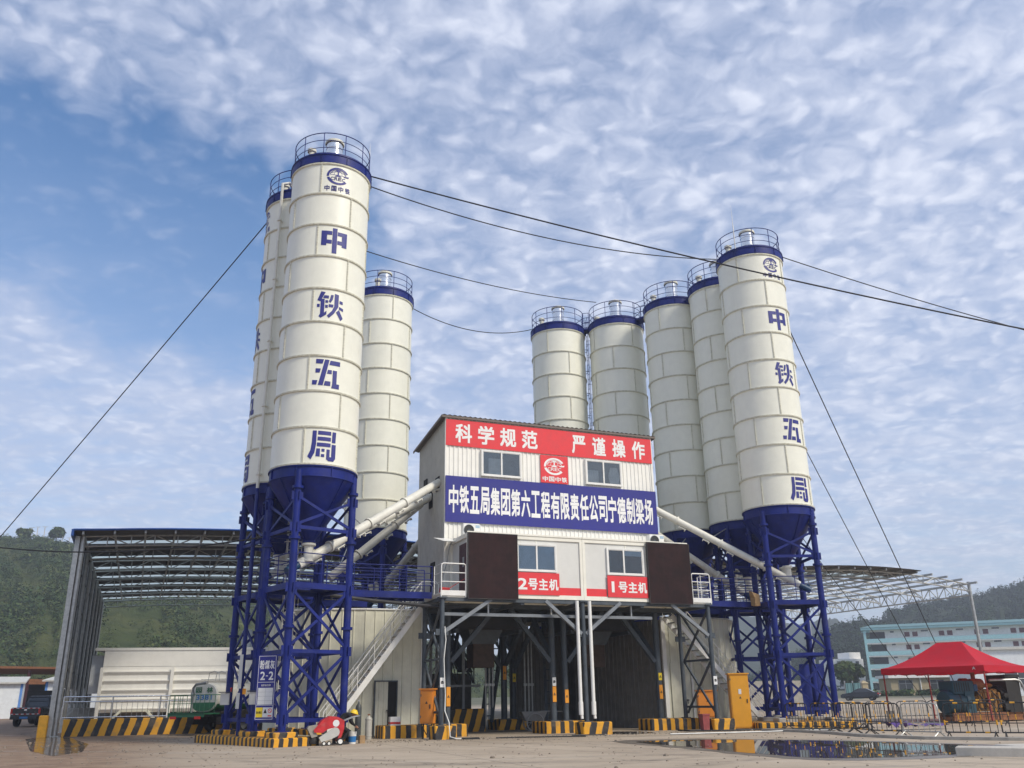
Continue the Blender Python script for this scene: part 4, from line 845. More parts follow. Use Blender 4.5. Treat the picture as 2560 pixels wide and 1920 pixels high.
# dim machinery beneath the tower
def discharge(x, label):
    r = plant('discharge_hopper', label, 'hopper', x, 5.2, 0, 0, 'mixer discharge hoppers under the tower'); mb = MB()
    mb.loft([[(-.55, -.5, 3.75), (.55, -.5, 3.75), (.55, .5, 3.75), (-.55, .5, 3.75)], [(-1.15, -1.0, 5.1), (1.15, -1.0, 5.1), (1.15, 1.0, 5.1), (-1.15, 1.0, 5.1)]]); mb.build('cone', 'dark_steel', r)
    mb = MB(); mb.box(-.5, .5, -.45, .45, 2.75, 3.75); mb.build('chute', 'dark_rust', r)
discharge(3.6, 'rusty discharge hopper over the left truck lane'); discharge(9.2, 'rusty discharge hopper over the right truck lane')
def barrier_wall():
    mb = MB(); mb.rbox(-1.6, 1.6, -.15, .15, -.05, 1.0, .03); o = mb.build('barrier_wall', 'hazard_wide', None, W(3.0, 7.2, 0), RZ+.12); tag(o, 'black and yellow striped low wall in the left truck lane', 'wall')
barrier_wall()
def lanewall(x0, x1, y, h, mat, label, ribs=False):
    mb = MB()
    if ribs: corr(mb, x0, x1, .0, h, 0, .25, .04); corr(mb, x0, x1, .0, h, .10, .25, .04)
    else: mb.box(x0, x1, 0, .2, -.05, h)
    o = mb.build('lane_wall', mat, None, W(0, y, 0), RZ); tag(o, label, 'wall')
lanewall(1.6, 6.2, 13.8, 2.75, 'lane_sheet_shaded', 'grey low back wall across the left truck lane'); lanewall(7.2, 12.2, 10.6, 4.9, 'lane_sheet_shaded', 'dark ribbed sheet wall closing the right truck lane', True)
r = plant('sky_blocker', 'added dark deck blocking sky light over the truck lanes', 'deck', 0, 0); mb = MB(); mb.box(.4, 12.3, 2.6, 5.0, 5.215, 5.27); mb.box(.4, 12.3, 6.85, 12.6, 5.2, 5.28); mb.build('deck', 'dark_steel', r)  # added sheet that keeps sky light out of the lanes
for x, lab in ((3.6, 'dark twin shaft mixer body under the tower above the left lane'), (9.2, 'dark twin shaft mixer body under the tower above the right lane')):
    r = plant('mixer', lab, 'mixer', x, 5.2, 0, 0, 'mixers under the tower'); mb = MB(); mb.rbox(-1.7, 1.7, -1.3, 1.3, 4.35, 5.18, .2); mb.cyl((-1.75, .5, 4.6), (-2.15, .5, 4.6), .25, 12); mb.build('body', 'gen_dark', r)
    for s in (-1.5, 1.5):
        mb = MB(); mb.bar((s, -1.2, 4.3), (s, 1.2, 4.3), .2); mb.build('cradle', 'dark_steel', r)
for i, (p, q, lab) in enumerate((((1.3, 5.6, .5), (3.1, 8.0, 5.0), 'long dark raking strut left in the left lane'), ((4.6, 7.8, .4), (5.9, 9.5, 5.1), 'long dark raking strut right in the left lane'), ((7.4, 6.5, .4), (8.4, 9.0, 5.1), 'long dark raking strut in the right lane'))):
    mb = MB(); mb.bar(p, q, .14); mb.bar((p[0]+.5, p[1], p[2]), (q[0]+.5, q[1], q[2]), .14)
    for k in range(9): a_ = Vector(p).lerp(Vector(q), (k+.5)/9); mb.bar(a_, a_+Vector((.5, 0, 0)), .05)
    o = mb.build('ladder_strut', 'dark_steel', None, W(0, 0), RZ); tag(o, lab, 'strut', 'laddered struts under the tower')
for x, y in ((2.6, 9.6), (4.3, 9.6), (3.4, 11.2)):
    mb = MB(); mb.box(-.06, .06, -.06, .06, 0, 4.9); mb.bar((0, 0, 2.6), (.9, 0, 3.8), .07); mb.box(-.9, .9, -.03, .03, 2.0, 2.1); o = mb.build('frame_post', 'steel_grey', None, W(x, y, 0), RZ); tag(o, 'grey frame post standing in the left truck lane', 'post', 'grey frame posts in the left truck lane')
def beltframe(x, label):
    r = plant('belt_conveyor', label, 'conveyor', 0, 0, 0, 0, 'inclined belt conveyors behind the tower')
    for s in (-.45, .45):
        mb = MB(); p0, p1 = Vector((x+s, 11.0, 2.2)), Vector((x+s-.4, 17.0, 6.2)); mb.bar(p0, p1, .09); mb.bar(p0+Vector((0, 0, .7)), p1+Vector((0, 0, .7)), .09)
        for k in range(9):
            q = p0.lerp(p1, k/8); q2 = p0.lerp(p1, min(1, (k+1)/8)); mb.bar(q, q+Vector((0, 0, .7)), .05); mb.bar(q, q2+Vector((0, 0, .7)), .04)
        mb.build('truss', 'dark_steel', r)
    mb = MB(); mb.bar((x, 11, 2.75), (x-.4, 17, 6.75), .8, .06); mb.build('belt', 'rubber', r)
    for y in (12.5, 15.5):
        mb = MB(); z = 2.2+(y-11)*.667; mb.bar((x-.5, y, 0), (x-.5, y, z), .09); mb.bar((x+.4, y, 0), (x+.4, y, z), .09); mb.bar((x-.5, y, .3), (x+.4, y, z-.3), .06); mb.build('trestle', 'dark_steel', r)
beltframe(4.9, 'dark trussed belt conveyor behind the left truck lane'); beltframe(8.5, 'dark trussed belt conveyor behind the right truck lane')
for i, (x, y) in enumerate(((4.85, 7.9), (5.05, 7.95), (5.25, 8.0), (7.1, 8.4), (7.3, 8.4), (7.5, 8.45))):
    mb = MB(); mb.tube([(0, 0, .5), (0, 0, 4.9)], .045, 8); mb.box(-.08, .08, -.06, .06, 2.0, 2.12); o = mb.build('service_pipe', 'galvanised', None, W(x, y, 0), RZ); tag(o, ('thin grey service pipe left of the far middle columns' if x < 6 else 'thin grey service pipe right of the far middle columns'), 'pipe', 'thin pipes left of the far middle columns' if x < 6 else 'thin pipes right of the far middle columns')
r = plant('wheelbarrow', 'dusty two wheeled handcart parked under the tower', 'handcart', 6.1, 5.2, 0, -.2); mb = MB(); mb.loft([[(-.35, -.3, .45), (.45, -.3, .45), (.45, .3, .45), (-.35, .3, .45)], [(-.55, -.38, .85), (.62, -.38, .85), (.62, .38, .85), (-.55, .38, .85)]]); mb.build('tub', 'steel_grey', r)
for s in (-.42, .42):
    mb = MB(); mb.tube([(.05+.38*cos(t), s, .38+.38*sin(t)) for t in [2*pi*i/24 for i in range(25)]], .03, 6)
    for k in range(8): mb.cyl((.05, s, .38), (.05+.37*cos(k*pi/4), s, .38+.37*sin(k*pi/4)), .01, 5)
    mb.cyl((.05, s-.03, .38), (.05, s+.03, .38), .05, 8); mb.build('wheel', 'steel_grey', r)
mb = MB()
for s in (-.36, .36): mb.tube([(-.5, s, .8), (.6, s, .86), (1.4, s, .83)], .018, 6)
mb.build('handle', 'steel_grey', r)
# ------------------------------------------------------------------ sheet metal enclosures beside the lanes
def arc_wall(pts, z1, pitch=.42, d=.03):
    P = [Vector((x, y, 0)) for x, y in pts]; out = []
    for a, b in zip(P, P[1:]):
        L = (b-a).length; n = max(1, round(L/pitch)); nn = Vector(((b-a).y, -(b-a).x, 0)).normalized()
        for i in range(n):
            for f, q in ((0, d), (.06, 0), (.9, 0), (.96, d)): out.append(a.lerp(b, (i+f)/n)+nn*q)
    out.append(P[-1]); mb = MB(); mb.loft([[(p.x, p.y, -.02) for p in out], [(p.x, p.y, z1) for p in out]], cap=False, closed=False); return mb
def trim(pts, z1): 
    mb = MB()
    for a, b in zip(pts, pts[1:]): mb.bar((*a, z1), (*b, z1), .12, .06)
    return mb
PL = [(-5.6, 6.6), (-5.1, 5.6), (-4.4, 4.9), (-3.4, 4.35), (-2.0, 4.0), (.5, 4.0)]
e = plant('enclosure', 'cream sheet enclosure with an ajar door under the left stair', 'enclosure', 0, 0, 0, 0, 'sheet enclosures beside the truck lanes')
arc_wall(PL, 5.08).build('front_wall', 'cream_metal', e); trim(PL, 5.1).build('top_trim', 'white_paint', e)
arc_wall([(.5, 4.0), (.62, 13.0)], 5.0, .25, .05).build('lane_side', 'lane_sheet_shaded', e)
mb = MB(); mb.box(.44, .58, 3.9, 4.02, -.02, 5.15); mb.build('corner_trim', 'white_paint', e)
mb = MB(); mb.box(-.98, -.6, 3.93, 3.97, .05, 2.15); mb.build('doorway_shade', 'dark_void', e)  # near-black panel paints the shade behind the ajar door
mb = MB(); corr(mb, -1.5, -.96, .06, 2.15, 3.92, .21, .02); d = mb.build('door', 'cream_metal', e); mb = MB(); mb.box(-1.55, -1.5, 3.86, 3.94, .02, 2.20); mb.box(-1.5, -.56, 3.86, 3.94, 2.15, 2.20); mb.box(-.60, -.56, 3.86, 3.94, .02, 2.15); mb.build('door_frame', 'dark_steel', d); mb = MB(); mb.box(-1.02, -.94, 3.84, 3.9, 1.0, 1.04); mb.cyl((-.97, 3.85, .92), (-.97, 3.85, 1.04), .015, 6); mb.build('handle', 'black_paint', d)
PR = [(12.4, 4.0), (15.4, 4.0), (16.5, 4.35), (17.3, 5.1), (17.9, 6.2)]
e = plant('enclosure', 'grey sheet enclosure behind the right stair', 'enclosure', 0, 0, 0, 0, 'sheet enclosures beside the truck lanes')
arc_wall(PR, 5.0).build('front_wall', 'cream_metal', e); trim(PR, 5.02).build('top_trim', 'galvanised', e)
arc_wall([(12.3, 13.0), (10.2, 9.0), (12.4, 4.0)], 4.9, .25, .05).build('lane_side', 'lane_sheet_shaded', e)
mb = MB(); mb.box(12.36, 12.56, 3.9, 4.02, -.02, 5.0); mb.box(13.85, 13.93, 3.9, 3.97, 0, 3.6); mb.build('corner_trim', 'white_paint', e)
mb = MB(); mb.box(12.75, 13.8, 3.935, 3.965, .1, 2.9); d = mb.build('door', 'cream_metal', e); mb = MB(); mb.box(13.5, 13.62, 3.88, 3.93, 1.2, 1.26); mb.cyl((13.56, 3.89, 1.06), (13.56, 3.89, 1.22), .018, 6); mb.build('handle', 'black_paint', d)
# ------------------------------------------------------------------ stairs
def stair(xt, zt, xb, zb, y0, y1, n, label):
    r = plant('steel_stair', label, 'stair', 0, 0, 0, 0, 'white steel stairs up to the cabins'); d = Vector((xb-xt, 0, zb-zt))
    for y in (y0, y1):
        mb = MB(); mb.bar((xt, y, zt-.05), (xb, y, zb-.05), .05, .22); mb.build('stringer', 'white_paint', r)
    for i in range(n):
        f = (i+.5)/n; x = xt+d.x*f; z = zt+d.z*f+.02; mb = MB(); mb.box(x-.13, x+.13, y0+.03, y1-.03, z-.02, z+.02); mb.build('tread', 'galvanised', r)
    sg = 1 if xb > xt else -1
    for y in (y0, y1):
        mb = MB(); P0 = Vector((xt-sg*.35, y, zt+1.0)); m = 8
        mb.tube([(xt-sg*.75, y, zt+.35), (xt-sg*.75, y, zt+.9), (xt-sg*.65, y, zt+1.02), (xt-sg*.4, y, zt+1.02), (xt, y, zt+1.0), (xb, y, zb+1.0), (xb+sg*.02, y, zb)], .022, 6)
        for h in (.36, .68): mb.cyl((xt, y, zt+h), (xb, y, zb+h), .014, 6)
        for k in range(7): f = k/6; mb.cyl((xt+d.x*f, y, zt+d.z*f), (xt+d.x*f, y, zt+d.z*f+1.0), .017, 6)
        mb.build('handrail', 'white_paint', r)
stair(.0, 5.12, -3.85, .02, 2.55, 3.4, 19, 'white steel stair rising from left up to the left cabin balcony'); stair(12.25, 5.05, 17.1, .05, 2.7, 3.5, 20, 'white steel stair rising from right up to the right cabin balcony')
# ------------------------------------------------------------------ blue walkways to the silos
def walkway(x0, x1, y0, y1, z, label, gate=True):
    r = plant('walkway', label, 'walkway', 0, 0, 0, 0, 'blue railed walkways from the silos to the cabins'); mb = MB(); mb.box(x0, x1, y0+.04, y1-.04, z-.05, z)
    for y in (y0, y1-.04): mb.box(x0, x1, y, y+.04, z-.16, z+.10)
    for k in range(5): x = x0+(x1-x0)*(k+.5)/5; mb.box(x-.03, x+.03, y0+.04, y1-.04, z-.14, z-.05)
    mb.build('deck', 'blue_steel', r)
    for y in (y0+.02, y1-.02):
        mb = MB(); n = max(2, round((x1-x0)/1.2))
        for h in (.35, .6, .85, 1.12): mb.cyl((x0, y, z+h), (x1, y, z+h), .022 if h > 1 else .016, 6)
        for k in range(n+1): x = x0+(x1-x0)*k/n; mb.cyl((x, y, z), (x, y, z+1.12), .022, 6)
        mb.build('guardrail', 'blue_steel', r)
    return r
walkway(-4.3, -.02, .95, 2.1, 5.42, 'blue railed walkway from the left silos to the left balcony'); walkway(12.72, 16.6, .95, 2.1, 5.42, 'blue railed walkway from the right silos to the right balcony')
walkway(-5.2, -1.6, 5.6, 6.5, 5.5, 'blue railed walkway behind the left conveyors'); walkway(13.0, 16.8, 5.2, 6.1, 5.5, 'blue railed walkway behind the right stair')
o = MB().tube([(-4.2, .6, 5.25), (-2.5, .7, 5.1), (-.5, .6, 4.95), (.1, .4, 4.9), (1.0, .4, 4.9)], .07, 8).build('pipe', 'black_paint', None, W(0, 0), RZ); tag(o, 'black pipe slung under the left blue walkway', 'pipe')
# ------------------------------------------------------------------ screw conveyors
def screw(p0, p1, rad, label, mat='tube_paint', motor=True, boot=True, top=False):
    r = plant('screw_conveyor', label, 'conveyor', 0, 0, 0, 0, 'tubular screw conveyors from the silos'); p0 = Vector(p0); p1 = Vector(p1); d = (p1-p0).normalized(); L = (p1-p0).length
    mb = MB(); mb.cyl(p0, p1, rad, 18)
    mb.build('tube', mat, r); mb = MB(); up = Vector((0, 0, 1)); sd_ = d.cross(up).normalized(); nn = sd_.cross(d).normalized()
    k = 1.7
    while k < L-.6: mb = MB(); mb.cyl(p0+d*(k-.035), p0+d*(k+.035), rad+.055, 18); mb.build('flange', mat, r); k += 2.3
    k = .9
    while k < L-.4:
        mb = MB(); c = p0+d*k-nn*(rad+.05); mb.bar(c-d*.18, c+d*.18, .2, .03); mb.bar(c-d*.15, c-d*.15-nn*.08, .18, .03); mb.bar(c+d*.15, c+d*.15-nn*.08, .18, .03); mb.build('inspection_bracket', mat, r); k += 1.25
    if boot:
        q = p0+d*.55; mb = MB(); mb.cyl(q, (q.x, q.y, q.z+.55), .17, 14); mb.cyl((q.x, q.y, q.z+.5), (q.x, q.y, q.z+.6), .24, 14); mb.build('inlet_boot', mat, r)
    if motor:
        e, s = (p0, -1) if not top else (p1, 1); mb = MB(); mb.cyl(e, e+d*.25*s, rad*.8, 12); mb.cyl(e+d*.2*s, e+d*.55*s, rad*.92, 14); mb.bar(e+d*.36*s, e+d*.36*s+nn*.2, .13, .13); mb.build('motor', 'motor_blue', r)
    return r
screw((-5.62, -.22, 6.22), (1.02, 3.45, 10.72), .175, 'long white screw conveyor from the front left silo to the tower')
screw((-6.2, 3.0, 6.25), (1.02, 4.6, 10.3), .16, 'white screw conveyor running just below the long front left one', 'tube_paint')
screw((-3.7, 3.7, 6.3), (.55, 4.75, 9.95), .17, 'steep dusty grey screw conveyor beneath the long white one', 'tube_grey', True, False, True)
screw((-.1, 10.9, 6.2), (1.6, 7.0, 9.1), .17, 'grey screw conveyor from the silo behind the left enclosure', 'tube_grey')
screw((17.5, -.2, 6.22), (11.55, 2.95, 10.2), .165, 'upper white screw conveyor from the front right silo to the tower')
screw((17.3, 3.9, 6.3), (11.55, 3.9, 9.55), .165, 'lower white screw conveyor from the second right silo to the tower')
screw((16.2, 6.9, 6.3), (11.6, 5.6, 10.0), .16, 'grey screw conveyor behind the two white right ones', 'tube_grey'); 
for p, q, lab in (((-3.0, 1.25, 8.2), (-4.4, 1.2, 9.3), 'chain hanging the long left screw conveyor'), ((-3.2, 4.0, 6.9), (-1.5, 10.5, 9.0), 'chain behind the steep grey conveyor'), ((14.2, 1.55, 8.6), (16.2, 3.2, 9.4), 'turnbuckle chain holding the upper right conveyor'), ((13.6, 3.9, 8.3), (15.2, 5.5, 9.2), 'turnbuckle chain holding the lower right conveyor')):
    mb = MB(); p = Vector(p); q = Vector(q); n = 16
    for k in range(n): mb.tube([p.lerp(q, k/n), p.lerp(q, (k+.5)/n), p.lerp(q, (k+1)/n)], [.018, .034, .018], 6)
    o = mb.build('chain', 'steel_grey', None, W(0, 0), RZ); tag(o, lab, 'chain', 'chains holding the conveyors')
mb = MB(); mb.loft([[(-.22, -.12, 0), (.26, -.05, .03), (.2, .16, 0), (-.2, .12, .02)], [(-.30, -.2, .34), (.18, -.12, .30), (.24, .1, .36), (-.22, .14, .4)], [(-.42, -.15, .62), (.05, -.2, .52), (.1, .05, .6), (-.35, .08, .7)]])
o = mb.build('parcel', 'cardboard', None, W(15.7, .82, 5.3), RZ+.3); tag(o, 'torn brown cardboard jammed at the right walkway end', 'cardboard')
for x, y, lab in ((-6.75, .9, 'blue pipe rising beside the hidden left silo leg'), (-7.1, 1.6, 'thin blue pipe left of the hidden left silo leg')):
    mb = MB(); mb.cyl((0, 0, .28), (0, 0, 9.3), .07, 8)
    for z in (2.0, 4.6, 7.2): mb.cyl((0, 0, z-.03), (0, 0, z+.03), .11, 8)
    o = mb.build('riser_pipe', 'blue_steel', None, W(x, y, 0), RZ); tag(o, lab, 'pipe', 'blue riser pipes by the left silos')
mb = MB(); n = 8; L = []
for k in range(7): L.append([(18.9+i*.14, 2.2-i*.05+.05*sin(i*1.7+k*.4), .5+k*.38) for i in range(n+1)])
mb.loft(L, 0, True, cap=False, closed=False); o = mb.build('tarpaulin', 'blue_steel', None, W(0, 0), RZ); tag(o, 'dark blue tarpaulin hung behind the right silo legs', 'tarpaulin')
# ------------------------------------------------------------------ long arched storage shed behind the plant
SB0, SPC, NB = 15.0, 4.5, 8
sh = plant('storage_shed', 'long arched open shed on steel posts behind the plant', 'shed', 0, 0)
SPAN = [(-14.0, 6.0, 9.55, .42), (6.0, 26.0, 9.4, .5), (26.0, 45.6, 9.05, .65)]
def arch(i, a): a0, a1, ze, h = SPAN[i]; m = (a0+a1)/2; return ze+h*(1-((a-m)/((a1-a0)/2))**2)
for i, (a0, a1, ze, h) in enumerate(SPAN):
    for k in range(NB):
        b = SB0+k*SPC
        if i == 2 and k > 5: continue
        mb = MB(); n = 18; T = [(a0+(a1-a0)*j/n, b, arch(i, a0+(a1-a0)*j/n)-.14) for j in range(n+1)]; B = [(x, y, z-.5) for x, y, z in T]
        mb.tube(T, .05, 6); mb.tube(B, .05, 6)
        for j in range(n+1): mb.cyl(T[j], B[j], .03, 5)
        for j in range(n): p, q = (T[j], B[j+1]) if j % 2 else (B[j], T[j+1]); mb.cyl(p, q, .03, 5)
        mb.build('roof_truss', 'galvanised', sh)
    L = a1-a0; m = int(L/1.35)
    bend = SB0+SPC*(NB-1) if i < 2 else SB0+SPC*5
    for j in range(m+1):
        a = a0+L*j/m; mb = MB(); mb.bar((a, SB0-.75, arch(i, a)-.08), (a, bend+.4, arch(i, a)-.08), .09, .15); mb.build('purlin', 'galvanised', sh)
    for k in range(NB-1):
        if i == 2 and k > 0: continue
        b0, b1 = SB0+k*SPC-(.9 if k == 0 else 0), SB0+(k+1)*SPC; e1 = a1 if i < 2 else 40.3
        x0 = a0-(.45 if i == 0 else 0); n = 14
        for s0, s1, mt, nm in ((b0, b1-.95, 'shed_sheet', 'roof_sheet'), (b1-.95, b1, 'translucent_sheet', 'skylight_strip')):
            if k == 0 and mt == 'shed_sheet': s1 = b1-2.0; 
            if k == 0 and mt != 'shed_sheet': s0 = b1-2.0; s1 = b1-1.0
            mb = MB(); Lp = [[(x0+(e1-x0)*j/n, b, arch(i, max(a0, x0+(e1-x0)*j/n))+.02) for j in range(n+1)] for b in (s0, s1)]
            mb.loft(Lp, 0, True, cap=False, closed=False); mb.loft([[(x, y, z+.03) for x, y, z in l] for l in Lp], 0, True, cap=False, closed=False); mb.build(nm, mt, sh)
            if k == 0 and mt != 'shed_sheet':
                mb = MB(); Lp = [[(x0+(e1-x0)*j/n, b, arch(i, max(a0, x0+(e1-x0)*j/n))+.02) for j in range(n+1)] for b in (s1, b1)]; mb.loft(Lp, 0, True, cap=False, closed=False); mb.build('roof_sheet', 'shed_sheet', sh)
mb = MB(); n = 14; a0, a1 = SPAN[0][:2]; mb.tube([(a0-.45+(a1-a0+.45)*j/n, SB0-.92, arch(0, max(a0, a0-.45+(a1-a0+.45)*j/n))+.03) for j in range(n+1)], .05, 4); mb.box(a0-.52, a0-.40, SB0-.95, SB0+30, 9.28, 9.6); mb.build('fascia', 'shed_sheet_blue', sh)
for k in range(NB):
    b = SB0+k*SPC
    for a in ((-14.0, 6.0, 26.0, 45.6) if k < 6 else (-14.0, 6.0)):
        if a in (6.0, 26.0) and k == 0 or a > 40 and k not in (0, 4): continue
        z0 = gab(a, b)-.1; mb = MB(); mb.cyl((a, b, z0), (a, b, 9.4 if a < 40 else 9.1), .12, 12); mb.box(a-.2, a+.2, b-.2, b+.2, z0, z0+.14); mb.build('post', 'galvanised', sh)
for k in range(5):
    mb = MB(); b0 = SB0+k*SPC; m = 6
    for j in range(m):
        y0, y1 = b0+SPC*j/m, b0+SPC*(j+1)/m; mb.cyl((45.6, y0, 8.95), (45.6, y1, 8.95), .06, 6); mb.cyl((45.6, y0, 8.15), (45.6, y1, 8.15), .06, 6); mb.cyl((45.6, y1, 8.95), (45.6, y1, 8.15), .035, 5)
        p, q = ((y0, 8.95), (y1, 8.15)) if j % 2 else ((y0, 8.15), (y1, 8.95)); mb.cyl((45.6, p[0], p[1]), (45.6, q[0], q[1]), .035, 5)
    mb.build('eave_girder', 'galvanised', sh)
rnd = random.Random(5)
for k in range(NB-1):
    b0 = SB0+k*SPC+.05; zb = rnd.choice((1.1, 1.9, 2.3, 2.6)) if k else .9; mb = MB(); corr(mb, 0, SPC-.1, zb, 9.5, 0, .45, .05); mb.xf(Matrix.Translation((-14.22, b0, 0)) @ Matrix.Rotation(pi/2, 4, 'Z')); mb.build('side_sheet', 'shed_sheet', sh)
mb = MB()
for z in (1.6, 3.2, 4.8, 6.4, 8.0): mb.bar((-14.12, SB0, z), (-14.12, SB0+SPC*(NB-1), z), .07, .10)
mb.build('wall_rail', 'shed_sheet', sh)
mb = MB(); mb.box(-14.36, -14.14, SB0-.14, SB0+.05, .1, 9.4); mb.build('corner_trim', 'galvanised', sh)
g0 = gab(-9, SB0)
mb = MB(); mb.rbox(-6.4, 6.4, -.15, .15, g0-.3, g0+.76, .03); o = mb.build('barrier_wall', 'hazard_wide', None, W(-7.3, SB0-.2, 0), RZ); tag(o, 'long black and yellow striped low wall along the shed front', 'wall')
mb = MB(); mb.rbox(-.2, .2, -.25, .25, -.3, .95, .04); o = mb.build('bollard_block', 'yellow_paint', None, W(-14.52, SB0-.3, gab(-14.7, SB0)), RZ); tag(o, 'yellow painted concrete block at the shed corner post', 'block')
def railing(x0, x1, y, zb, label):
    r = plant('railing', label, 'railing', 0, 0); mb = MB(); h = zb
    for z in (.08, .78, 1.0): mb.cyl((x0, y, h+z), (x1, y, h+z), .032 if z > .9 else .026, 8)
    mb.build('rail', 'shiny_metal', r); n = round((x1-x0)/2.1); k = 0
    for i in range(n+1): x = x0+(x1-x0)*i/n; mb = MB(); mb.cyl((x, y, h), (x, y, h+1.02), .035, 8); mb.build('railing_post', 'shiny_metal', r)
    mb = MB(); x = x0+.2
    while x < x1-.1: mb.cyl((x, y, h+.08), (x, y, h+.78), .012, 5); x += .235
    mb.build('baluster', 'galvanised', r)
railing(-13.8, -1.0, SB0-.2, g0+.75, 'shiny steel railing on the striped wall of the shed')
# aggregate bins inside the shed
r = plant('aggregate_bin', 'large cream ribbed aggregate bins inside the left shed', 'bin', -12.45, 19.6, 0, radians(-11)); zt = 4.2; yb = 0; X0, X1 = 0, 13.2
mb = MB(); mb.box(X0, X1, yb, yb+3.4, 1.1, zt-.05); mb.box(X0-.5, X1+.3, yb-.06, yb+3.6, zt-.04, zt+.10); mb.box(X0, X1, yb-.02, yb, 3.35, zt-.04)
for z in (3.05, 2.6, 2.13, 1.67, 1.2): mb.loft([[(x, yb, z-.16), (x, yb-.11, z), (x, yb-.11, z+.05), (x, yb, z+.06)] for x in (X0+.05, X1)])
mb.build('wall', 'facade_white', r)
mb = MB()
for x in (X0, 3.55, 7.6, X1): mb.box(x-.08, x+.08, yb-.19, yb-.112, .1, 3.3)
mb.build('rib', 'facade_white', r)
for x in (1.8, 5.6, 9.4):
    mb = MB(); mb.loft([[(x-.4, yb+1.4, .45), (x+.4, yb+1.4, .45), (x+.4, yb+2.1, .45), (x-.4, yb+2.1, .45)], [(x-1.7, yb+.1, 1.15), (x+1.7, yb+.1, 1.15), (x+1.7, yb+3.3, 1.15), (x-1.7, yb+3.3, 1.15)]]); mb.build('hopper', 'steel_grey', r)
    mb = MB(); mb.bar((x-1.6, yb-.05, .2), (x-.6, yb-.05, 1.15), .12); mb.bar((x+1.6, yb-.05, .2), (x+.6, yb-.05, 1.15), .12); mb.bar((x-.6, yb-.05, 1.12), (x+.6, yb-.05, 1.12), .1); mb.build('strut', 'cream_metal', r)
mb = MB(); mb.box(X0-.75, X0-.05, yb+.6, yb+.9, 2.0, 3.95); mb.build('side_panel', 'hut_white', r)
mb = MB(); mb.lathe([(.28, 0), (.30, .1), (.30, .95), (.22, 1.05), (0, 1.08)], n=18); o = mb.build('water_tank', 'hut_white', None, W(-5.2, 19.6, zt+.1), RZ); tag(o, 'small white tank standing on the aggregate bins', 'tank')
o = MB().rbox(-3.0, 3.0, -2.0, 2.0, 0, 1.2, .8).build('sand_heap', 'canvas', None, W(-12.2, 24, .1), RZ); tag(o, 'brown heap behind the railing at the shed corner', 'heap')
# ------------------------------------------------------------------ electric cabinets and small yard things
def cabinet(a, b, w_, d_, z0, z1, mat, label, legs=True, rz=0.):
    r = plant('electric_cabinet', label, 'cabinet', a, b, 0, rz); mb = MB(); mb.box(-w_/2, w_/2, -d_/2, d_/2, z0, z1); mb.build('case', mat, r)
    mb = MB(); mb.box(-w_/2-.05, w_/2+.05, -d_/2-.06, d_/2+.05, z1, z1+.05); mb.build('rain_cap', mat, r)
    mb = MB(); mb.box(-w_/2+.04, w_/2-.04, -d_/2-.018, -d_/2, z0+.05, z1-.05); d = mb.build('door', mat, r); mb = MB(); zc = (z0+z1)/2; zh = z1-.12
    for k in range(4): mb.box(-w_/2-.004, -w_/2, -d_/2+.08, d_/2-.08, zh-k*.05, zh-k*.05+.018)
    for q in (z0+.2, z1-.25): mb.box(-w_/2+.02, -w_/2+.055, -d_/2-.028, -d_/2-.018, q, q+.09)
    mb.build('vents_and_hinges', 'dark_steel', r); mb = MB(); mb.box(w_/2-.14, w_/2-.10, -d_/2-.04, -d_/2-.018, zc-.08, zc+.08); mb.build('handle', 'black_paint', d)
    mb = MB(); mb.add([(-.05, -d_/2-.022, zc+.1), (.05, -d_/2-.022, zc+.1), (0, -d_/2-.022, zc+.2)], [(0, 1, 2)]); mb.build('warning_mark', 'black_paint', d)
    if legs:
        for x in (-w_/2+.05, w_/2-.05):
            mb = MB(); mb.bar((x-.06*(1 if x < 0 else -1)*-1, -d_/2+.05, 0), (x, -d_/2+.05, z0), .05); mb.bar((x, d_/2-.05, 0), (x, d_/2-.05, z0), .05); mb.bar((x, -d_/2+.05, z0-.05), (0, -d_/2+.05, .15), .03); mb.build('leg', 'black_paint', r)
    return r
cabinet(-.10, 1.0, .52, .40, .55, 1.78, 'orange_box', 'orange electric cabinet on legs beside the left front column', True, -.55)
cabinet(13.0, 1.5, .85, .5, .5, 1.6, 'orange_box', 'wide orange electric cabinet on legs behind the right front column', True, -.45)
r = cabinet(14.1, .6, .82, .62, .05, 2.28, 'yellow_box', 'tall yellow electric cabinet standing by the right stair', False, -.45)
mb = MB(); mb.box(-.06, .06, -.34, -.33, 1.45, 1.66); mb.build('paper_label', 'paper', r)
mb = MB(); mb.box(-.41, -.25, -.30, .30, -.02, .05); mb.box(.25, .41, -.30, .30, -.02, .05); mb.build('foot', 'yellow_box', r)
r = plant('waste_bin', 'small dusty red bin beside the wide orange cabinet', 'bin', 11.75, -.1); M('dusty_red', (.28, .06, .06), .8, var=.2, scale=6, dirt=.5, dcol=(.3, .22, .18)); mb = MB(); mb.loft([[(-.14, -.12, 0), (.14, -.12, 0), (.14, .12, 0), (-.14, .12, 0)], [(-.17, -.15, .62), (.17, -.15, .62), (.17, .15, .62), (-.17, .15, .62)]]); mb.build('body', 'dusty_red', r); mb = MB(); mb.box(-.19, .19, -.17, .17, .62, .68); mb.build('rim', 'dusty_red', r)
r = plant('paint_box', 'small white and red box on the long striped plinth', 'box', -1.05, 2.4, .476); mb = MB(); mb.box(-.2, .2, -.15, .15, 0, .32); mb.build('body', 'paper', r); mb = MB(); mb.box(-.205, .205, -.155, .155, .05, .13); mb.build('band', 'plastic_red', r)
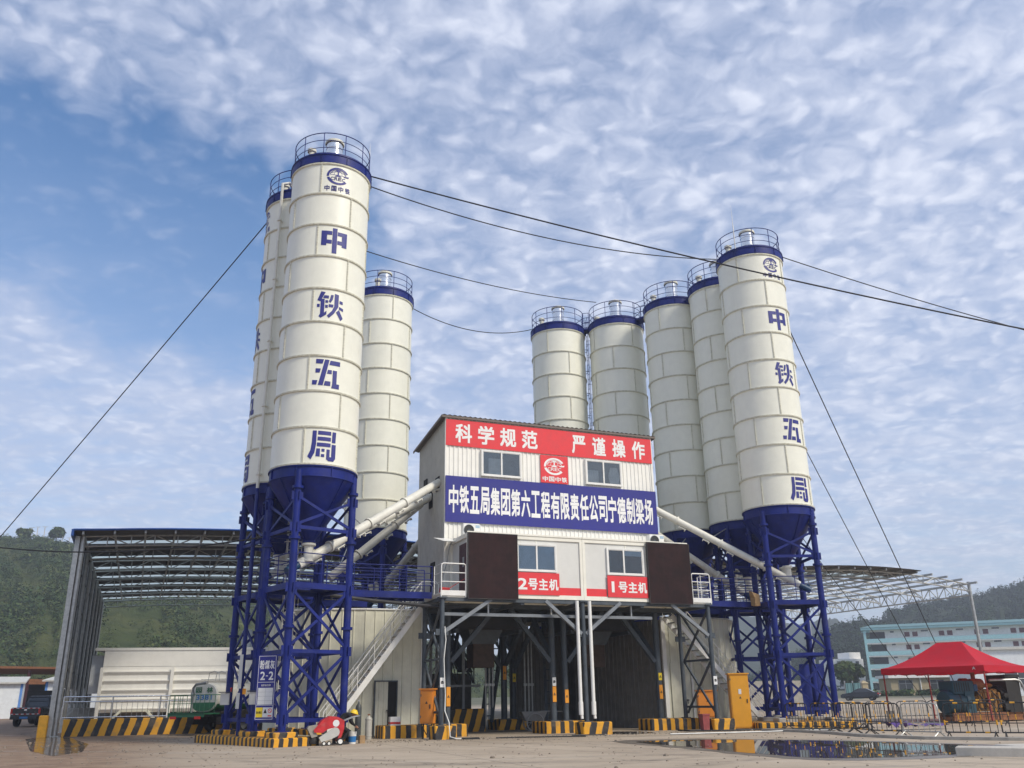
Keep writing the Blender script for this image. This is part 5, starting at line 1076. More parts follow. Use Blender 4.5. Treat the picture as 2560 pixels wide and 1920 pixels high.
def gas(a, b, h, rad, mat, label, top):
    r = plant('gas_cylinder', label, 'gas cylinder', a, b); mb = MB(); mb.lathe([(0, 0), (rad*.9, .0), (rad, .05), (rad, h*.80), (rad*.85, h*.87), (rad*.4, h*.92), (rad*.3, h*.96), (0, h*.96)], n=18); mb.build('body', mat, r)
    mb = MB(); mb.cyl((0, 0, h*.95), (0, 0, h*1.03), .025, 8); mb.cyl((-.05, 0, h), (.05, 0, h), .018, 8); mb.build('valve', top, r)
    if mat != 'gas_dark':
        mb = MB(); mb.lathe([(rad+.012, 0), (rad+.012, .05)], (0, 0, .12), 18); mb.lathe([(rad+.012, 0), (rad+.012, .05)], (0, 0, h*.78), 18); mb.build('band', mat, r)
gas(-2.62, 1.9, 1.42, .12, 'gas_dark', 'tall dark gas cylinder standing against the cream enclosure', 'steel_grey'); gas(-2.18, 2.0, .9, .13, 'tube_grey', 'short dirty white gas cylinder left of the ajar door', 'rust')
r = plant('bucket', 'white and blue paint bucket behind the crouching worker', 'bucket', -3.52, -1.3); mb = MB(); mb.lathe([(0, 0), (.12, 0), (.145, .36), (.15, .37), (.15, .40), (.0, .40)], n=20); mb.build('body', 'white_paint', r); mb = MB(); mb.lathe([(.128, .06), (.141, .25)], n=20); mb.build('label_band', 'plastic_blue', r); mb = MB(); mb.tube([(.15*cos(t), -.02-.1*sin(t), .36-.08*sin(t)) for t in [pi*i/10 for i in range(11)]], .006, 5); mb.build('handle', 'steel_grey', r)
o = MB().rbox(-.1, .1, -.12, .12, 0, .26, .02).build('small_box', 'cardboard', None, W(-3.15, -1.15, 0), RZ); tag(o, 'small tan box beside the paint bucket', 'box')
# concrete cutter
c = plant('concrete_saw', 'red wheeled concrete saw with a white blade guard', 'concrete saw', -4.42, -1.85, 0, -.05)
mb = MB(); mb.prism([(-.55, .42), (-.58, .50), (-.30, .80), (-.05, .93), (.22, .90), (.44, .78), (.44, .50), (.30, .12), (.22, .12), (.30, .48), (.12, .56), (-.10, .52), (-.28, .40)], -.26, .26); mb.build('body', 'cutter_red', c)
mb = MB(); mb.prism([(-.42, .22), (.36, .22), (.36, .30), (-.42, .34)], -.22, .22); mb.build('chassis', 'gen_dark', c)
mb = MB(); P = [(.0, .20), (-.32, .12), (-.40, .26), (.05, .54)]+[(.13+.15*cos(t), .42+.15*sin(t)) for t in [1.9-.3*i for i in range(11)]]; mb.prism(P, -.34, -.28); mb.build('blade_guard', 'tank_white', c)
for x, y, q in ((.32, -.3, .12), (.32, .3, .12), (-.22, -.27, .07), (-.05, -.27, .07)):
    mb = MB(); mb.cyl((x, y-.03, q), (x, y+.03, q), q, 16); wv = mb.build('wheel', 'rubber', c); mb = MB(); mb.cyl((x, y-.035, q), (x, y-.031, q), q*.62, 14); mb.build('rim', 'white_paint', wv)
mb = MB(); mb.lathe([(0, 0), (.15, .02), (.17, .1), (.13, .22), (0, .24)], (-.55, -.05, .04), 16); mb.build('water_tank', 'gen_dark', c)
mb = MB(); mb.loft([[(-.78, -.2, .55), (-.5, -.2, .44), (-.5, .2, .44), (-.78, .2, .55)], [(-.74, -.2, .62), (-.45, -.22, .66), (-.45, .22, .66), (-.74, .2, .62)]]); mb.loft([[(-.62, -.2, .25), (-.42, -.2, .3), (-.42, .2, .3), (-.62, .2, .25)], [(-.78, -.2, .55), (-.5, -.2, .44), (-.5, .2, .44), (-.78, .2, .55)]]); mb.build('cloth_cover', 'canvas', c)
mb = MB(); arc_band(mb, .16, .70, 0, .11, 0, 2*pi, 20, -.266); mb.build('badge', 'paper', c)
mb = MB()
for s in (-.2, .2): mb.tube([(.4, s, .75), (.75, s, .88), (.98, s, .92)], .016, 6)
mb.build('handle', 'steel_grey', c)
# person bending over behind the saw
def skin_body(name, verts, edges, radii, mat, parent, sub=2):
    me = bpy.data.meshes.new(name); me.from_pydata(verts, edges, []); o = bpy.data.objects.new(name, me); COL.objects.link(o)
    me.materials.append(MT[mat]); s = o.modifiers.new('skin', 'SKIN'); d = me.skin_vertices[0].data
    for i, q in enumerate(radii): d[i].radius = (q, q) if not isinstance(q, tuple) else q
    d[0].use_root = True; s.use_smooth_shade = True; b = o.modifiers.new('sub', 'SUBSURF'); b.levels = sub; b.render_levels = sub
    dg = bpy.context.evaluated_depsgraph_get(); m2 = bpy.data.meshes.new_from_object(o.evaluated_get(dg)); m2.name = name; bpy.data.objects.remove(o); bpy.data.meshes.remove(me)
    o = bpy.data.objects.new(name, m2); COL.objects.link(o); o.parent = parent; return o
p = plant('person', 'crouching worker in dark clothes and yellow helmet behind the red saw', 'person', -3.9, -1.38, 0, -.1)
V = [(-.10, 0, .62), (-.02, 0, .80), (.10, 0, .92), (.21, 0, .97), (.29, 0, .965),           # pelvis, waist, chest, upper back, neck base
     (-.08, -.11, .57), (.20, -.16, .42), (-.05, -.17, .09), (.13, -.18, .04),               # left leg
     (-.08, .11, .57), (.22, .17, .40), (-.03, .18, .09), (.15, .19, .04),                   # right leg
     (.23, -.19, .93), (.30, -.24, .70), (.43, -.12, .58), (.23, .19, .93), (.31, .24, .69), (.44, .10, .60)]
E_ = [(0, 1), (1, 2), (2, 3), (3, 4), (0, 5), (5, 6), (6, 7), (7, 8), (0, 9), (9, 10), (10, 11), (11, 12), (3, 13), (13, 14), (14, 15), (3, 16), (16, 17), (17, 18)]
Rr = [.15, .15, .165, .13, .065, .105, .075, .055, .045, .105, .075, .055, .045, .07, .052, .035, .07, .052, .035]
body = skin_body('body', V, E_, Rr, 'dark_cloth', p)
mb = MB(); mb.sphere((.385, 0, .975), .10, 16, 0, 1.0, .82, 1.2); mb.sphere((.475, 0, .955), .02, 8, 0, 1.2, .8, 1.2)
for s in (-1, 1): mb.sphere((.385, s*.085, .965), .028, 8, 0, .7, .4, 1.1)
mb.cyl((.29, 0, .95), (.36, 0, .95), .055, 10); n0 = 0; h_ = mb.build('head', 'skin', p)
mb = MB()
for s in (-1, 1): mb.sphere((.468, s*.035, .985), .011, 8)
mb.box(.470, .478, -.025, .025, .915, .922); mb.build('eyes_and_mouth', 'dark_void', h_)
mb = MB(); mb.sphere((.385, 0, 1.0), .125, 18, 0, 1.12, .95, .95, 0.0); mb.lathe([(.118, 0), (.16, -.012), (.16, -.004), (.118, .012)], (.40, 0, 1.0), 20); mb.bar((.30, 0, 1.115), (.46, 0, 1.115), .03, .02); mb.xf(Matrix.Translation((.385, 0, 1.0)) @ Matrix.Rotation(.30, 4, 'Y') @ Matrix.Translation((-.385, 0, -1.0))); mb.build('helmet', 'helmet_yellow', p)
for s, c_ in ((-1, (.45, -.11, .565)), (1, (.46, .09, .585))):
    hv = [(0, 0, 0), (.05, 0, -.03)]; he = [(0, 1)]; hr = [.028, .034]
    for i in range(4):
        y = (-.03+.02*i); L_ = (.035, .042, .040, .030)[i]; k = len(hv); hv += [(.085, y, -.045), (.085+L_*.8, y, -.075), (.085+L_*.55, y, -.105)]; he += [(1, k), (k, k+1), (k+1, k+2)]; hr += [.010, .0095, .008]
    k = len(hv); hv += [(.045, -s*.045, -.045), (.07, -s*.055, -.075)]; he += [(0, k), (k, k+1)]; hr += [.011, .009]
    o = skin_body('hand', hv, he, hr, 'skin', p, 1); o.location = c_
mb = MB(); mb.box(.50, .60, -.13, .10, .515, .545); t_ = plant('trowel', 'small dark tool held by the crouching worker', 'tool', -3.9, -1.38, 0, -.1); mb.cyl((.55, -.16, .50), (.55, .16, .50), .016, 8); mb.build('tool_bar', 'black_paint', t_)
for s in (-1, 1):
    mb = MB(); mb.rbox(-.12, .20, s*.18-.05, s*.18+.05, 0, .09, .03); mb.build('boot', 'rubber', p)
# grey boxes, sign and lamps on the left silo legs
def lx(x, y): t = radians(17); return -5.24+x*cos(t)-y*sin(t), -.15+x*sin(t)+y*cos(t)   # left tower frame coords
q = lx(-1.42, -.25)
r = thing('notice_board', 'tall blue board numbered two two between the silo legs', 'sign', W(q[0], q[1], 0), RZ+radians(17-90+38)); mb = MB(); mb.box(-.36, .36, 0, .03, .82, 2.98); mb.build('panel', 'banner_blue', r)
mb = MB()
for x0, x1, z0, z1 in ((-.33, .33, 2.93, 2.945), (-.33, .33, .85, .865), (-.33, -.315, .85, 2.945), (.315, .33, .85, 2.945), (-.33, .33, 2.06, 2.075), (-.30, .30, 1.30, 1.31)): mb.add([(x0, -.004, z0), (x1, -.004, z0), (x1, -.004, z1), (x0, -.004, z1)], [(0, 1, 2, 3)])
put_text(mb, '粉煤灰', -.28, .28, 2.50, 2.80, -.004, 0, .03, .1); put_glyph(mb, '2', -.24, -.06, 2.14, 2.42, -.004, 0, .03); put_glyph(mb, '2', .08, .26, 2.14, 2.42, -.004, 0, .03); mb.add([(-.03, -.004, 2.26), (.05, -.004, 2.26), (.05, -.004, 2.29), (-.03, -.004, 2.29)], [(0, 1, 2, 3)]); put_text(mb, '材料标识牌', -.18, .18, 1.93, 2.00, -.004, 0, .01); mb.build('lettering', 'white_letter', r)
mb = MB(); mb.box(-.28, .28, -.008, -.001, 1.33, 1.88); mb.build('record_sheet', 'paper', r); mb = MB()
for z in (1.46, 1.60, 1.74): mb.box(-.28, .28, -.0095, -.008, z, z+.006)
mb.box(.0, .006, -.0095, -.008, 1.33, 1.88); mb.build('record_lines', 'steel_grey', r)
mb = MB(); mb.box(-.31, -.06, -.008, -.001, .92, 1.24); mb.build('yellow_notice', 'sign_yellow', r); mb = MB(); mb.box(-.05, .31, -.008, -.001, .92, 1.24); mb.build('white_notice', 'paper', r)
mb = MB(); put_text(mb, '当心粉尘', -.29, -.08, 1.04, 1.12, -.0095, 0, .02); mb.add([(-.02, -.0095, 1.05), (.11, -.0095, 1.05), (.045, -.0095, 1.2)], [(0, 1, 2)]); mb.build('notice_print', 'black_paint', r); mb = MB(); arc_band(mb, .22, 1.13, .055, .075, 0, 2*pi, 20, -.0095); mb.bar((.17, -.0095, 1.17), (.27, -.0095, 1.09), .002, .018); mb.box(.15, .29, -.0095, -.009, .945, .985); mb.build('prohibition_mark', 'red_letter', r)
def legbox(x, y, label):
    q = lx(x, y); r = thing('control_box', label, 'control box', W(q[0], q[1], 0), RZ-.2, None); mb = MB(); mb.box(-.16, .16, -.10, .10, 1.34, 1.76); mb.build('case', 'cabin_panel', r); mb = MB(); mb.box(-.24, .24, -.16, .13, 1.78, 1.81); mb.build('rain_hood', 'dark_steel', r); mb = MB(); mb.cyl((.2, 0, 1.81), (.2, 0, 1.88), .035, 10); mb.sphere((.2, 0, 1.92), .05, 10); mb.build('beacon', 'lamp_red', r)
legbox(-1.35, .85, 'pale control box with red beacon on the left silo leg'); legbox(-1.3, 3.6, 'pale control box with red beacon by the green truck')
for x, y, z0, z1, m_, lab in ((-1.3, 2.2, 1.9, 3.1, 'cabin_panel', 'long white notice strip on the second silo leg'), (-1.3, 2.25, 1.2, 1.75, 'cabin_panel', 'short white notice strip on the second silo leg'), (-1.1, 2.2, 1.7, 1.9, 'sign_orange', 'small orange and white tag on the second silo leg')):
    q = lx(x, y); r = thing('notice_strip', lab, 'sign', W(q[0], q[1], 0), RZ-.5); mb = MB(); mb.box(-.065, .065, -.15, -.135, z0, z1); mb.build('panel', m_, r)
# ------------------------------------------------------------------ vehicles
def wheel(r, x, y, q, wd, rim='steel_grey'):
    mb = MB(); mb.lathe([(q*.6, -wd/2), (q*.93, -wd/2), (q, -wd*.35), (q, wd*.35), (q*.93, wd/2), (q*.6, wd/2)], n=24); mb.xf(Matrix.Translation((x, y, q)) @ Matrix.Rotation(pi/2, 4, 'X')); o = mb.build('wheel', 'rubber', r)
    mb = MB(); mb.lathe([(0, -wd*.3), (q*.25, -wd*.38), (q*.6, -wd*.30), (q*.6, wd*.30), (q*.25, wd*.38), (0, wd*.3)], n=18); mb.xf(Matrix.Translation((x, y, q)) @ Matrix.Rotation(pi/2, 4, 'X')); mb.build('rim', rim, o)
def pickup(x, y, rz, label):
    r = thing('pickup_truck', label, 'pickup truck', (x, y, gz(x, y)), rz)     # nose towards +x
    mb = MB()
    def sec(x_, w_, z0, z1): return [(x_, -w_, z0), (x_, w_, z0), (x_, w_, z1-.08), (x_, w_-.06, z1), (x_, -w_+.06, z1), (x_, -w_, z1-.08)]
    mb.loft([sec(-2.6, .84, .55, 1.08), sec(-2.55, .87, .45, 1.1), sec(1.4, .88, .42, 1.08), sec(2.3, .85, .45, 1.02), sec(2.55, .75, .5, .88)]); mb.build('body', 'car_dark', r)
    mb = MB(); mb.loft([[(-.85, -.8, 1.06), (-.85, .8, 1.06), (1.25, .8, 1.06), (1.25, -.8, 1.06)], [(-.6, -.64, 1.74), (-.6, .64, 1.74), (.55, .64, 1.74), (.55, -.64, 1.74)], [(-.5, -.5, 1.79), (-.5, .5, 1.79), (.4, .5, 1.79), (.4, -.5, 1.79)]]); cab = mb.build('cab', 'car_dark', r)
    mb = MB(); f = lambda t, s: (-.862+.25*t, s*(.74-.14*t), 1.10+.6*t); mb.add([f(.06, -1), f(.06, 1), f(.94, 1), f(.94, -1)], [(0, 1, 2, 3)]); mb.build('rear_window', 'car_glass', cab)
    mb = MB()
    for s in (-1, 1): mb.add([(-.70, s*.805, 1.1), (1.05, s*.805, 1.1), (.50, s*.675, 1.68), (-.52, s*.675, 1.68)], [(0, 1, 2, 3)])
    mb.build('side_window', 'car_glass', cab)
    mb = MB(); mb.box(-2.62, -2.585, -.72, .72, .72, 1.06); tg = mb.build('tailgate', 'car_dark', r); mb = MB(); mb.box(-2.63, -2.62, -.08, .08, .92, 1.0); mb.build('badge', 'shiny_metal', tg)
    mb = MB(); mb.box(-2.632, -2.621, -.78, .78, 1.03, 1.07); mb.box(-2.632, -2.621, -.78, .78, .70, .74); mb.build('reflective_tape', 'paper', r); mb = MB()
    for k in range(5):
        for z in (1.03, .70): mb.box(-2.634, -2.630, -.7+k*.31, -.55+k*.31, z, z+.04)
    mb.build('tape_red', 'lamp_red', r)
    for s in (-1, 1): mb = MB(); mb.box(-2.625, -2.55, s*.80-.06, s*.80+.06, .72, 1.04); mb.build('tail_light', 'lamp_red', r)
    mb = MB(); mb.rbox(-2.78, -2.58, -.8, .8, .42, .62, .04); mb.build('bumper', 'black_paint', r); mb = MB(); mb.box(-2.79, -2.78, -.24, .24, .46, .58); mb.build('number_plate', 'plastic_blue', r)
    for s in (-1, 1): mb = MB(); mb.rbox(.62, .72, s*.98-.1, s*.98+.1, 1.08, 1.28, .03); mb.build('mirror', 'car_dark', r)
    mb = MB(); mb.tube([(-.95, -.7, 1.08), (-.95, -.68, 1.70), (-.95, .68, 1.70), (-.95, .7, 1.08)], .03, 6); mb.build('roll_bar', 'car_dark', r)
    for x_ in (-1.65, 1.62):
        for s in (-1, 1): wheel(r, x_, s*.76, .37, .25)
pickup(-30.1, 59.6, radians(97), 'muddy black pickup truck seen from behind at the left edge')
r = thing('lorry', 'dark boxy lorry with a canvas lump behind the black pickup', 'lorry', (-32.6, 66.5, gz(32, 66)), radians(97)); mb = MB(); mb.box(-2.6, 1.8, -1.12, 1.12, .8, 2.12); mb.build('cargo_box', 'gen_dark', r); mb = MB(); mb.rbox(2.0, 3.8, -1.0, 1.0, .6, 2.0, .15); mb.build('cab', 'car_dark', r); mb = MB(); mb.sphere((-2.0, -.7, 2.10), .42, 12, 0, 1, 1, .6); mb.build('canvas_lump', 'canvas', r); mb = MB(); mb.box(-2.5, 3.6, -.5, .5, .7, 1.0); mb.build('chassis', 'black_paint', r)
for x_ in (-1.6, 2.8):
    for s in (-1, 1): wheel(r, x_, s*.9, .48, .3)
def motorbike(x, y, rz, label):
    r = thing('motorbike', label, 'motorbike', (x, y, gz(x, y)), rz, 'motorbikes by the left road')
    for q in (-.62, .62):
        mb = MB(); mb.tube([(q+.28*cos(t), 0, .30+.28*sin(t)) for t in [2*pi*i/20 for i in range(21)]], .05, 6); mb.build('wheel', 'rubber', r)
    mb = MB(); mb.loft([[(-.6, -.1, .55), (-.6, .1, .55), (-.6, .1, .7), (-.6, -.1, .7)], [(.0, -.13, .5), (.0, .13, .5), (.0, .13, .78), (.0, -.13, .78)], [(.45, -.08, .6), (.45, .08, .6), (.45, .08, .85), (.45, -.08, .85)]]); mb.sphere((0, 0, .38), .18, 10); mb.build('body', 'car_dark', r)
    mb = MB(); mb.cyl((.62, 0, .3), (.42, 0, .95), .03, 6); mb.cyl((.42, -.33, 1.0), (.42, .33, 1.0), .018, 6); mb.build('handlebar', 'steel_grey', r); mb = MB(); mb.rbox(-.65, .05, -.13, .13, .76, .84, .04); mb.build('seat', 'black_paint', r)
motorbike(-32.9, 58.8, radians(100), 'dark motorbike just left of the black pickup'); motorbike(-26.6, 55.4, radians(75), 'dark motorbike half hidden by the yellow corner block')
def tanker(a, b, rz, label):
    r = plant('water_tanker', label, 'tank truck', a, b, gab(a, b), rz)           # nose towards +x, rear at x=0
    mb = MB(); n = 24; L = []
    for x, s in ((0.12, .93), (.16, 1.0), (4.6, 1.0), (4.64, .93)):
        L.append([(x, .85*s*math.copysign(abs(cos(t))**.75, cos(t)), 1.68+.66*s*math.copysign(abs(sin(t))**.8, sin(t))) for t in [2*pi*i/n for i in range(n)]])
    mb.loft(L, 0, True); t = mb.build('tank', 'tank_white', r)
    mb = MB(); L = []
    for x in (.19, 4.5): L.append([(x, .862*math.copysign(abs(cos(u))**.75, cos(u)), 1.68+.672*math.copysign(abs(sin(u))**.8, sin(u))) for u in [pi+.38+(pi-.76)*i/12 for i in range(13)]])
    mb.loft(L, 0, True, cap=False, closed=False); L = [(.105, .80*math.copysign(abs(cos(u))**.75, cos(u)), 1.68+.62*math.copysign(abs(sin(u))**.8, sin(u))) for u in [pi+.30+(pi-.60)*i/14 for i in range(15)]]; mb.add(L, [tuple(range(15))]); mb.build('green_skirt', 'truck_green', t)
    mb = MB(); put_text(mb, '园林', -.5, .56, 1.88, 2.14, 0, 0, .03, .45); mb.xf(Matrix.Translation((.10, 0, 0)) @ Matrix.Rotation(-pi/2, 4, 'Z')); mb.build('lettering', 'truck_green', t)
    mb = MB(); put_text(mb, '3381', -.45, .62, 1.56, 1.79, 0, 0, .03, .2); mb.xf(Matrix.Translation((.10, 0, 0)) @ Matrix.Rotation(-pi/2, 4, 'Z')); mb.build('number', 'plastic_blue', t)
    mb = MB(); mb.cyl((2.2, 0, 2.4), (2.2, 0, 2.62), .26, 16); mb.cyl((2.2, 0, 2.6), (2.2, 0, 2.65), .3, 16); mb.build('hatch', 'tank_white', t)
    mb = MB()
    for x in (.7, 1.2): mb.tube([(x, -.35, 2.44), (x, -.3, 2.8), (x, 0, 2.88), (x, .3, 2.8), (x, .35, 2.44)], .018, 6)
    mb.tube([(.4, -.5, 2.5), (4.0, -.5, 2.6)], .018, 6); mb.tube([(.4, .5, 2.5), (4.0, .5, 2.6)], .018, 6); mb.build('top_rail', 'galvanised', t)
    mb = MB(); mb.box(.4, 7.0, -.42, .42, .78, 1.0); mb.box(0.3, 4.7, -1.0, 1.0, .96, 1.04); mb.build('chassis', 'gen_dark', r)
    mb = MB(); mb.box(-.95, .1, -1.1, 1.1, .92, .98); mb.box(-.95, -.9, -1.1, 1.1, .80, 1.0)
    for k in range(9): y = -1.08+2.16*k/8; mb.cyl((-.93, y, .98), (-.93, y, 1.78), .014, 5)
    for y in (-1.08, 1.08):
        for x in (-.6, -.25): mb.cyl((x, y, .98), (x, y, 1.78), .014, 5)
        mb.cyl((-.93, y, 1.78), (.1, y, 1.78), .018, 5)
    mb.cyl((-.93, -1.08, 1.78), (-.93, 1.08, 1.78), .018, 5); mb.cyl((-.93, -1.08, 1.4), (-.93, 1.08, 1.4), .014, 5); mb.build('rear_platform', 'truck_green', r)
    mb = MB(); mb.tube([(-.5, .1, 1.0), (-.5, .1, 2.1), (-.55, -.1, 2.25), (-.7, -.75, 2.30)], .055, 8); mb.cyl((-.5, .1, 1.7), (-.5, .1, 1.9), .09, 10); mb.cyl((-.68, -.7, 2.3), (-.74, -.95, 2.32), .075, 10); mb.build('water_cannon', 'steel_grey', r)
    mb = MB(); mb.box(.35, 1.4, -1.12, -.7, .45, .8); mb.box(.35, 1.4, .7, 1.12, .45, .8); mb.build('tool_box', 'gen_dark', r)
    mb = MB(); L = [(1.9+.62*cos(u), .5+.62*sin(u)) for u in [pi*i/12 for i in range(13)]]; mb.prism(L, -1.15, -.65); mb.prism(L, .65, 1.15); mb.build('mudguard', 'gen_dark', r)
    for s in (-1, 1): mb = MB(); mb.box(-.97, -.93, s*.75-.18, s*.75+.18, .72, .84); mb.build('tail_light', 'lamp_red', r)
    mb = MB(); mb.rbox(4.9, 6.9, -1.1, 1.1, .75, 2.6, .18); mb.build('cab', 'truck_green', r)
    for x in (1.9, 5.8):
        for s in (-1, 1): wheel(r, x, s*.88, .5, .42 if x < 3 else .28)
tanker(-7.75, 12.9, radians(43), 'green and white water tanker seen from behind by the shed railing')
def sedan(x, y, rz, label):
    r = thing('parked_car', label, 'car', (x, y, gz(x, y)), rz); mb = MB()
    def sec(x_, w_, z0, z1): return [(x_, -w_, z0), (x_, w_, z0), (x_, w_, z1-.18), (x_, w_-.1, z1), (x_, -w_+.1, z1), (x_, -w_, z1-.18)]
    mb.loft([sec(-2.3, .7, .4, .92), sec(-2.2, .85, .3, .98), sec(-1.2, .9, .26, 1.0), sec(1.0, .9, .26, .95), sec(2.0, .84, .3, .82), sec(2.3, .68, .36, .68)], 0, True); mb.build('body', 'car_black', r)
    mb = MB(); mb.loft([[(-1.75, -.78, .94), (-1.75, .78, .94), (1.05, .78, .92), (1.05, -.78, .92)], [(-.95, -.62, 1.36), (-.95, .62, 1.36), (.25, .62, 1.38), (.25, -.62, 1.38)], [(-.8, -.5, 1.44), (-.8, .5, 1.44), (.05, .5, 1.45), (.05, -.5, 1.45)]], 0, True); cb = mb.build('cabin', 'car_black', r)
    mb = MB()
    for s in (-1, 1): mb.add([(-1.3, s*.765, .98), (.85, s*.765, .96), (.22, s*.645, 1.33), (-.88, s*.645, 1.32)], [(0, 1, 2, 3)])
    mb.add([(-1.70, -.68, .99), (-1.70, .68, .99), (-1.0, .58, 1.35), (-1.0, -.58, 1.35)], [(0, 1, 2, 3)]); mb.build('window', 'car_glass', cb)
    for s in (-1, 1):
        mb = MB(); mb.rbox(-2.32, -2.1, s*.68-.16, s*.68+.16, .72, .88, .03); mb.build('tail_light', 'lamp_red', r); mb = MB(); mb.rbox(.55, .7, s*.95-.09, s*.95+.09, .92, 1.05, .03); mb.build('mirror', 'car_black', r)
    mb = MB(); mb.box(-2.33, -2.29, -.22, .22, .6, .72); mb.build('number_plate', 'paper', r)
    for x_ in (-1.4, 1.4):
        for s in (-1, 1): wheel(r, x_, s*.78, .32, .22)
sedan(43.3, 118.5, radians(150), 'black parked saloon beyond the right barriers')
# ------------------------------------------------------------------ far left huts and open shed
def hut(x, y, w_, d_, h, rz, label):
    r = thing('hut', label, 'hut', (x, y, gz(x, y)), rz, 'small white sheet huts by the left road'); mb = MB(); mb.box(-w_/2, w_/2, -d_/2, d_/2, -.3, h); mb.build('wall', 'hut_white', r)
    mb = MB(); mb.loft([[(-w_/2-.3, -d_/2-.4, h-.05), (w_/2+.3, -d_/2-.4, h-.05), (w_/2+.3, d_/2+.3, h+.55), (-w_/2-.3, d_/2+.3, h+.55)], [(-w_/2-.3, -d_/2-.4, h+.08), (w_/2+.3, -d_/2-.4, h+.08), (w_/2+.3, d_/2+.3, h+.68), (-w_/2-.3, d_/2+.3, h+.68)]]); mb.build('roof', 'hut_roof', r)
    mb = MB()
    for q in (-w_/2, w_/2): mb.box(q-.1, q+.1, -d_/2-.02, -d_/2+.1, -.2, h-.06)
    mb.build('corner_trim', 'hut_blue', r); mb = MB(); mb.box(-.5, .5, -d_/2-.03, -d_/2, 0, 2.0); mb.build('door', 'hut_white', r)
hut(-47.8, 85.5, 4.6, 4, 3.0, radians(24), 'white hut with pale roof at the far left edge'); hut(-38.9, 84.5, 5.6, 4, 3.1, radians(8), 'white hut with blue corner trim beside the shed post')
r = thing('open_shed', 'low dark red open roofed shed at the foot of the left hill', 'shed', (-49, 98, gz(49, 98)), radians(8)); mb = MB(); mb.loft([[(-9, -4, 4.75), (10.5, -4, 4.3), (10.5, 5, 4.0), (-9, 5, 4.4)], [(-9, -4, 5.0), (10.5, -4, 4.45), (10.5, 5, 4.2), (-9, 5, 4.6)]]); mb.build('roof', 'rust', r)
for x in (-7, -1, 5, 10):
    for y in (-3.6, 4.6): mb = MB(); mb.box(x-.12, x+.12, y-.12, y+.12, -.3, 4.4); mb.build('post', 'maroon_door', r)
mb = MB(); mb.box(-8, 10, 4.4, 4.6, -.2, 3.4); mb.build('rear_wall', 'gen_dark', r); mb = MB(); mb.bar((-8, -3.6, 3.4), (10, -3.6, 3.2), .2, .5); mb.build('beam', 'rust', r)
rnd = random.Random(9)
for i, (x, y, h) in enumerate(((-148, 270, 3.4), (-146.2, 270, 3.6), (-144, 270, 3.6), (-141, 270, 3.4), (-138.2, 270, 3.2), (-136, 270, 2.4))):
    zt_ = 49.8 if i < 4 else 47.5; r = thing('lamp_post', ('tallest' if False else 'thin pale post on the left hill crest'), 'post', (x, y, zt_-2.2), 0, 'thin posts on the left hill crest'); mb = MB(); mb.cyl((0, 0, -1), (0, 0, h+2.4), .12, 6); mb.build('pole', 'concrete_light', r); mb = MB(); mb.bar((-.8, 0, h+2.4), (.8, 0, h+2.4), .12, .1); mb.build('cross_arm', 'concrete_light', r)
tree('hill_tree', (-149.5, 269, 48.6), 4.2, 2.4, 'round dark tree on the crest of the left hill', 31, None, .7, 500, 'tree'); tree('hill_tree', (-139.5, 269, 48.2), 5.2, 2.6, 'larger dark tree where the left hill crest starts to fall', 32, None, .7, 600, 'tree')
tree('roadside_tree', (-44, 91, gz(44, 91)), 3.4, 2.2, 'bright green bush between the two white huts', 33, None, .22, 900, 'tree')
tree('broadleaf_tree', (2.5, 92, gz(0, 92)), 7.5, 3.6, 'green tree glimpsed through the left truck lane', 34, None, .3, 1400, 'tree')
tree('broadleaf_tree', (57.2, 160, gz(57, 160)), 5.6, 2.7, 'round green tree left of the teal block', 35, None, .42, 2200, 'tree')
0 and tree('broadleaf_tree', (70.5, 215, gz(70, 215)), 8, 5.0, 'darker tree behind the round one by the teal block', 36, None, .5, 1000, 'tree')
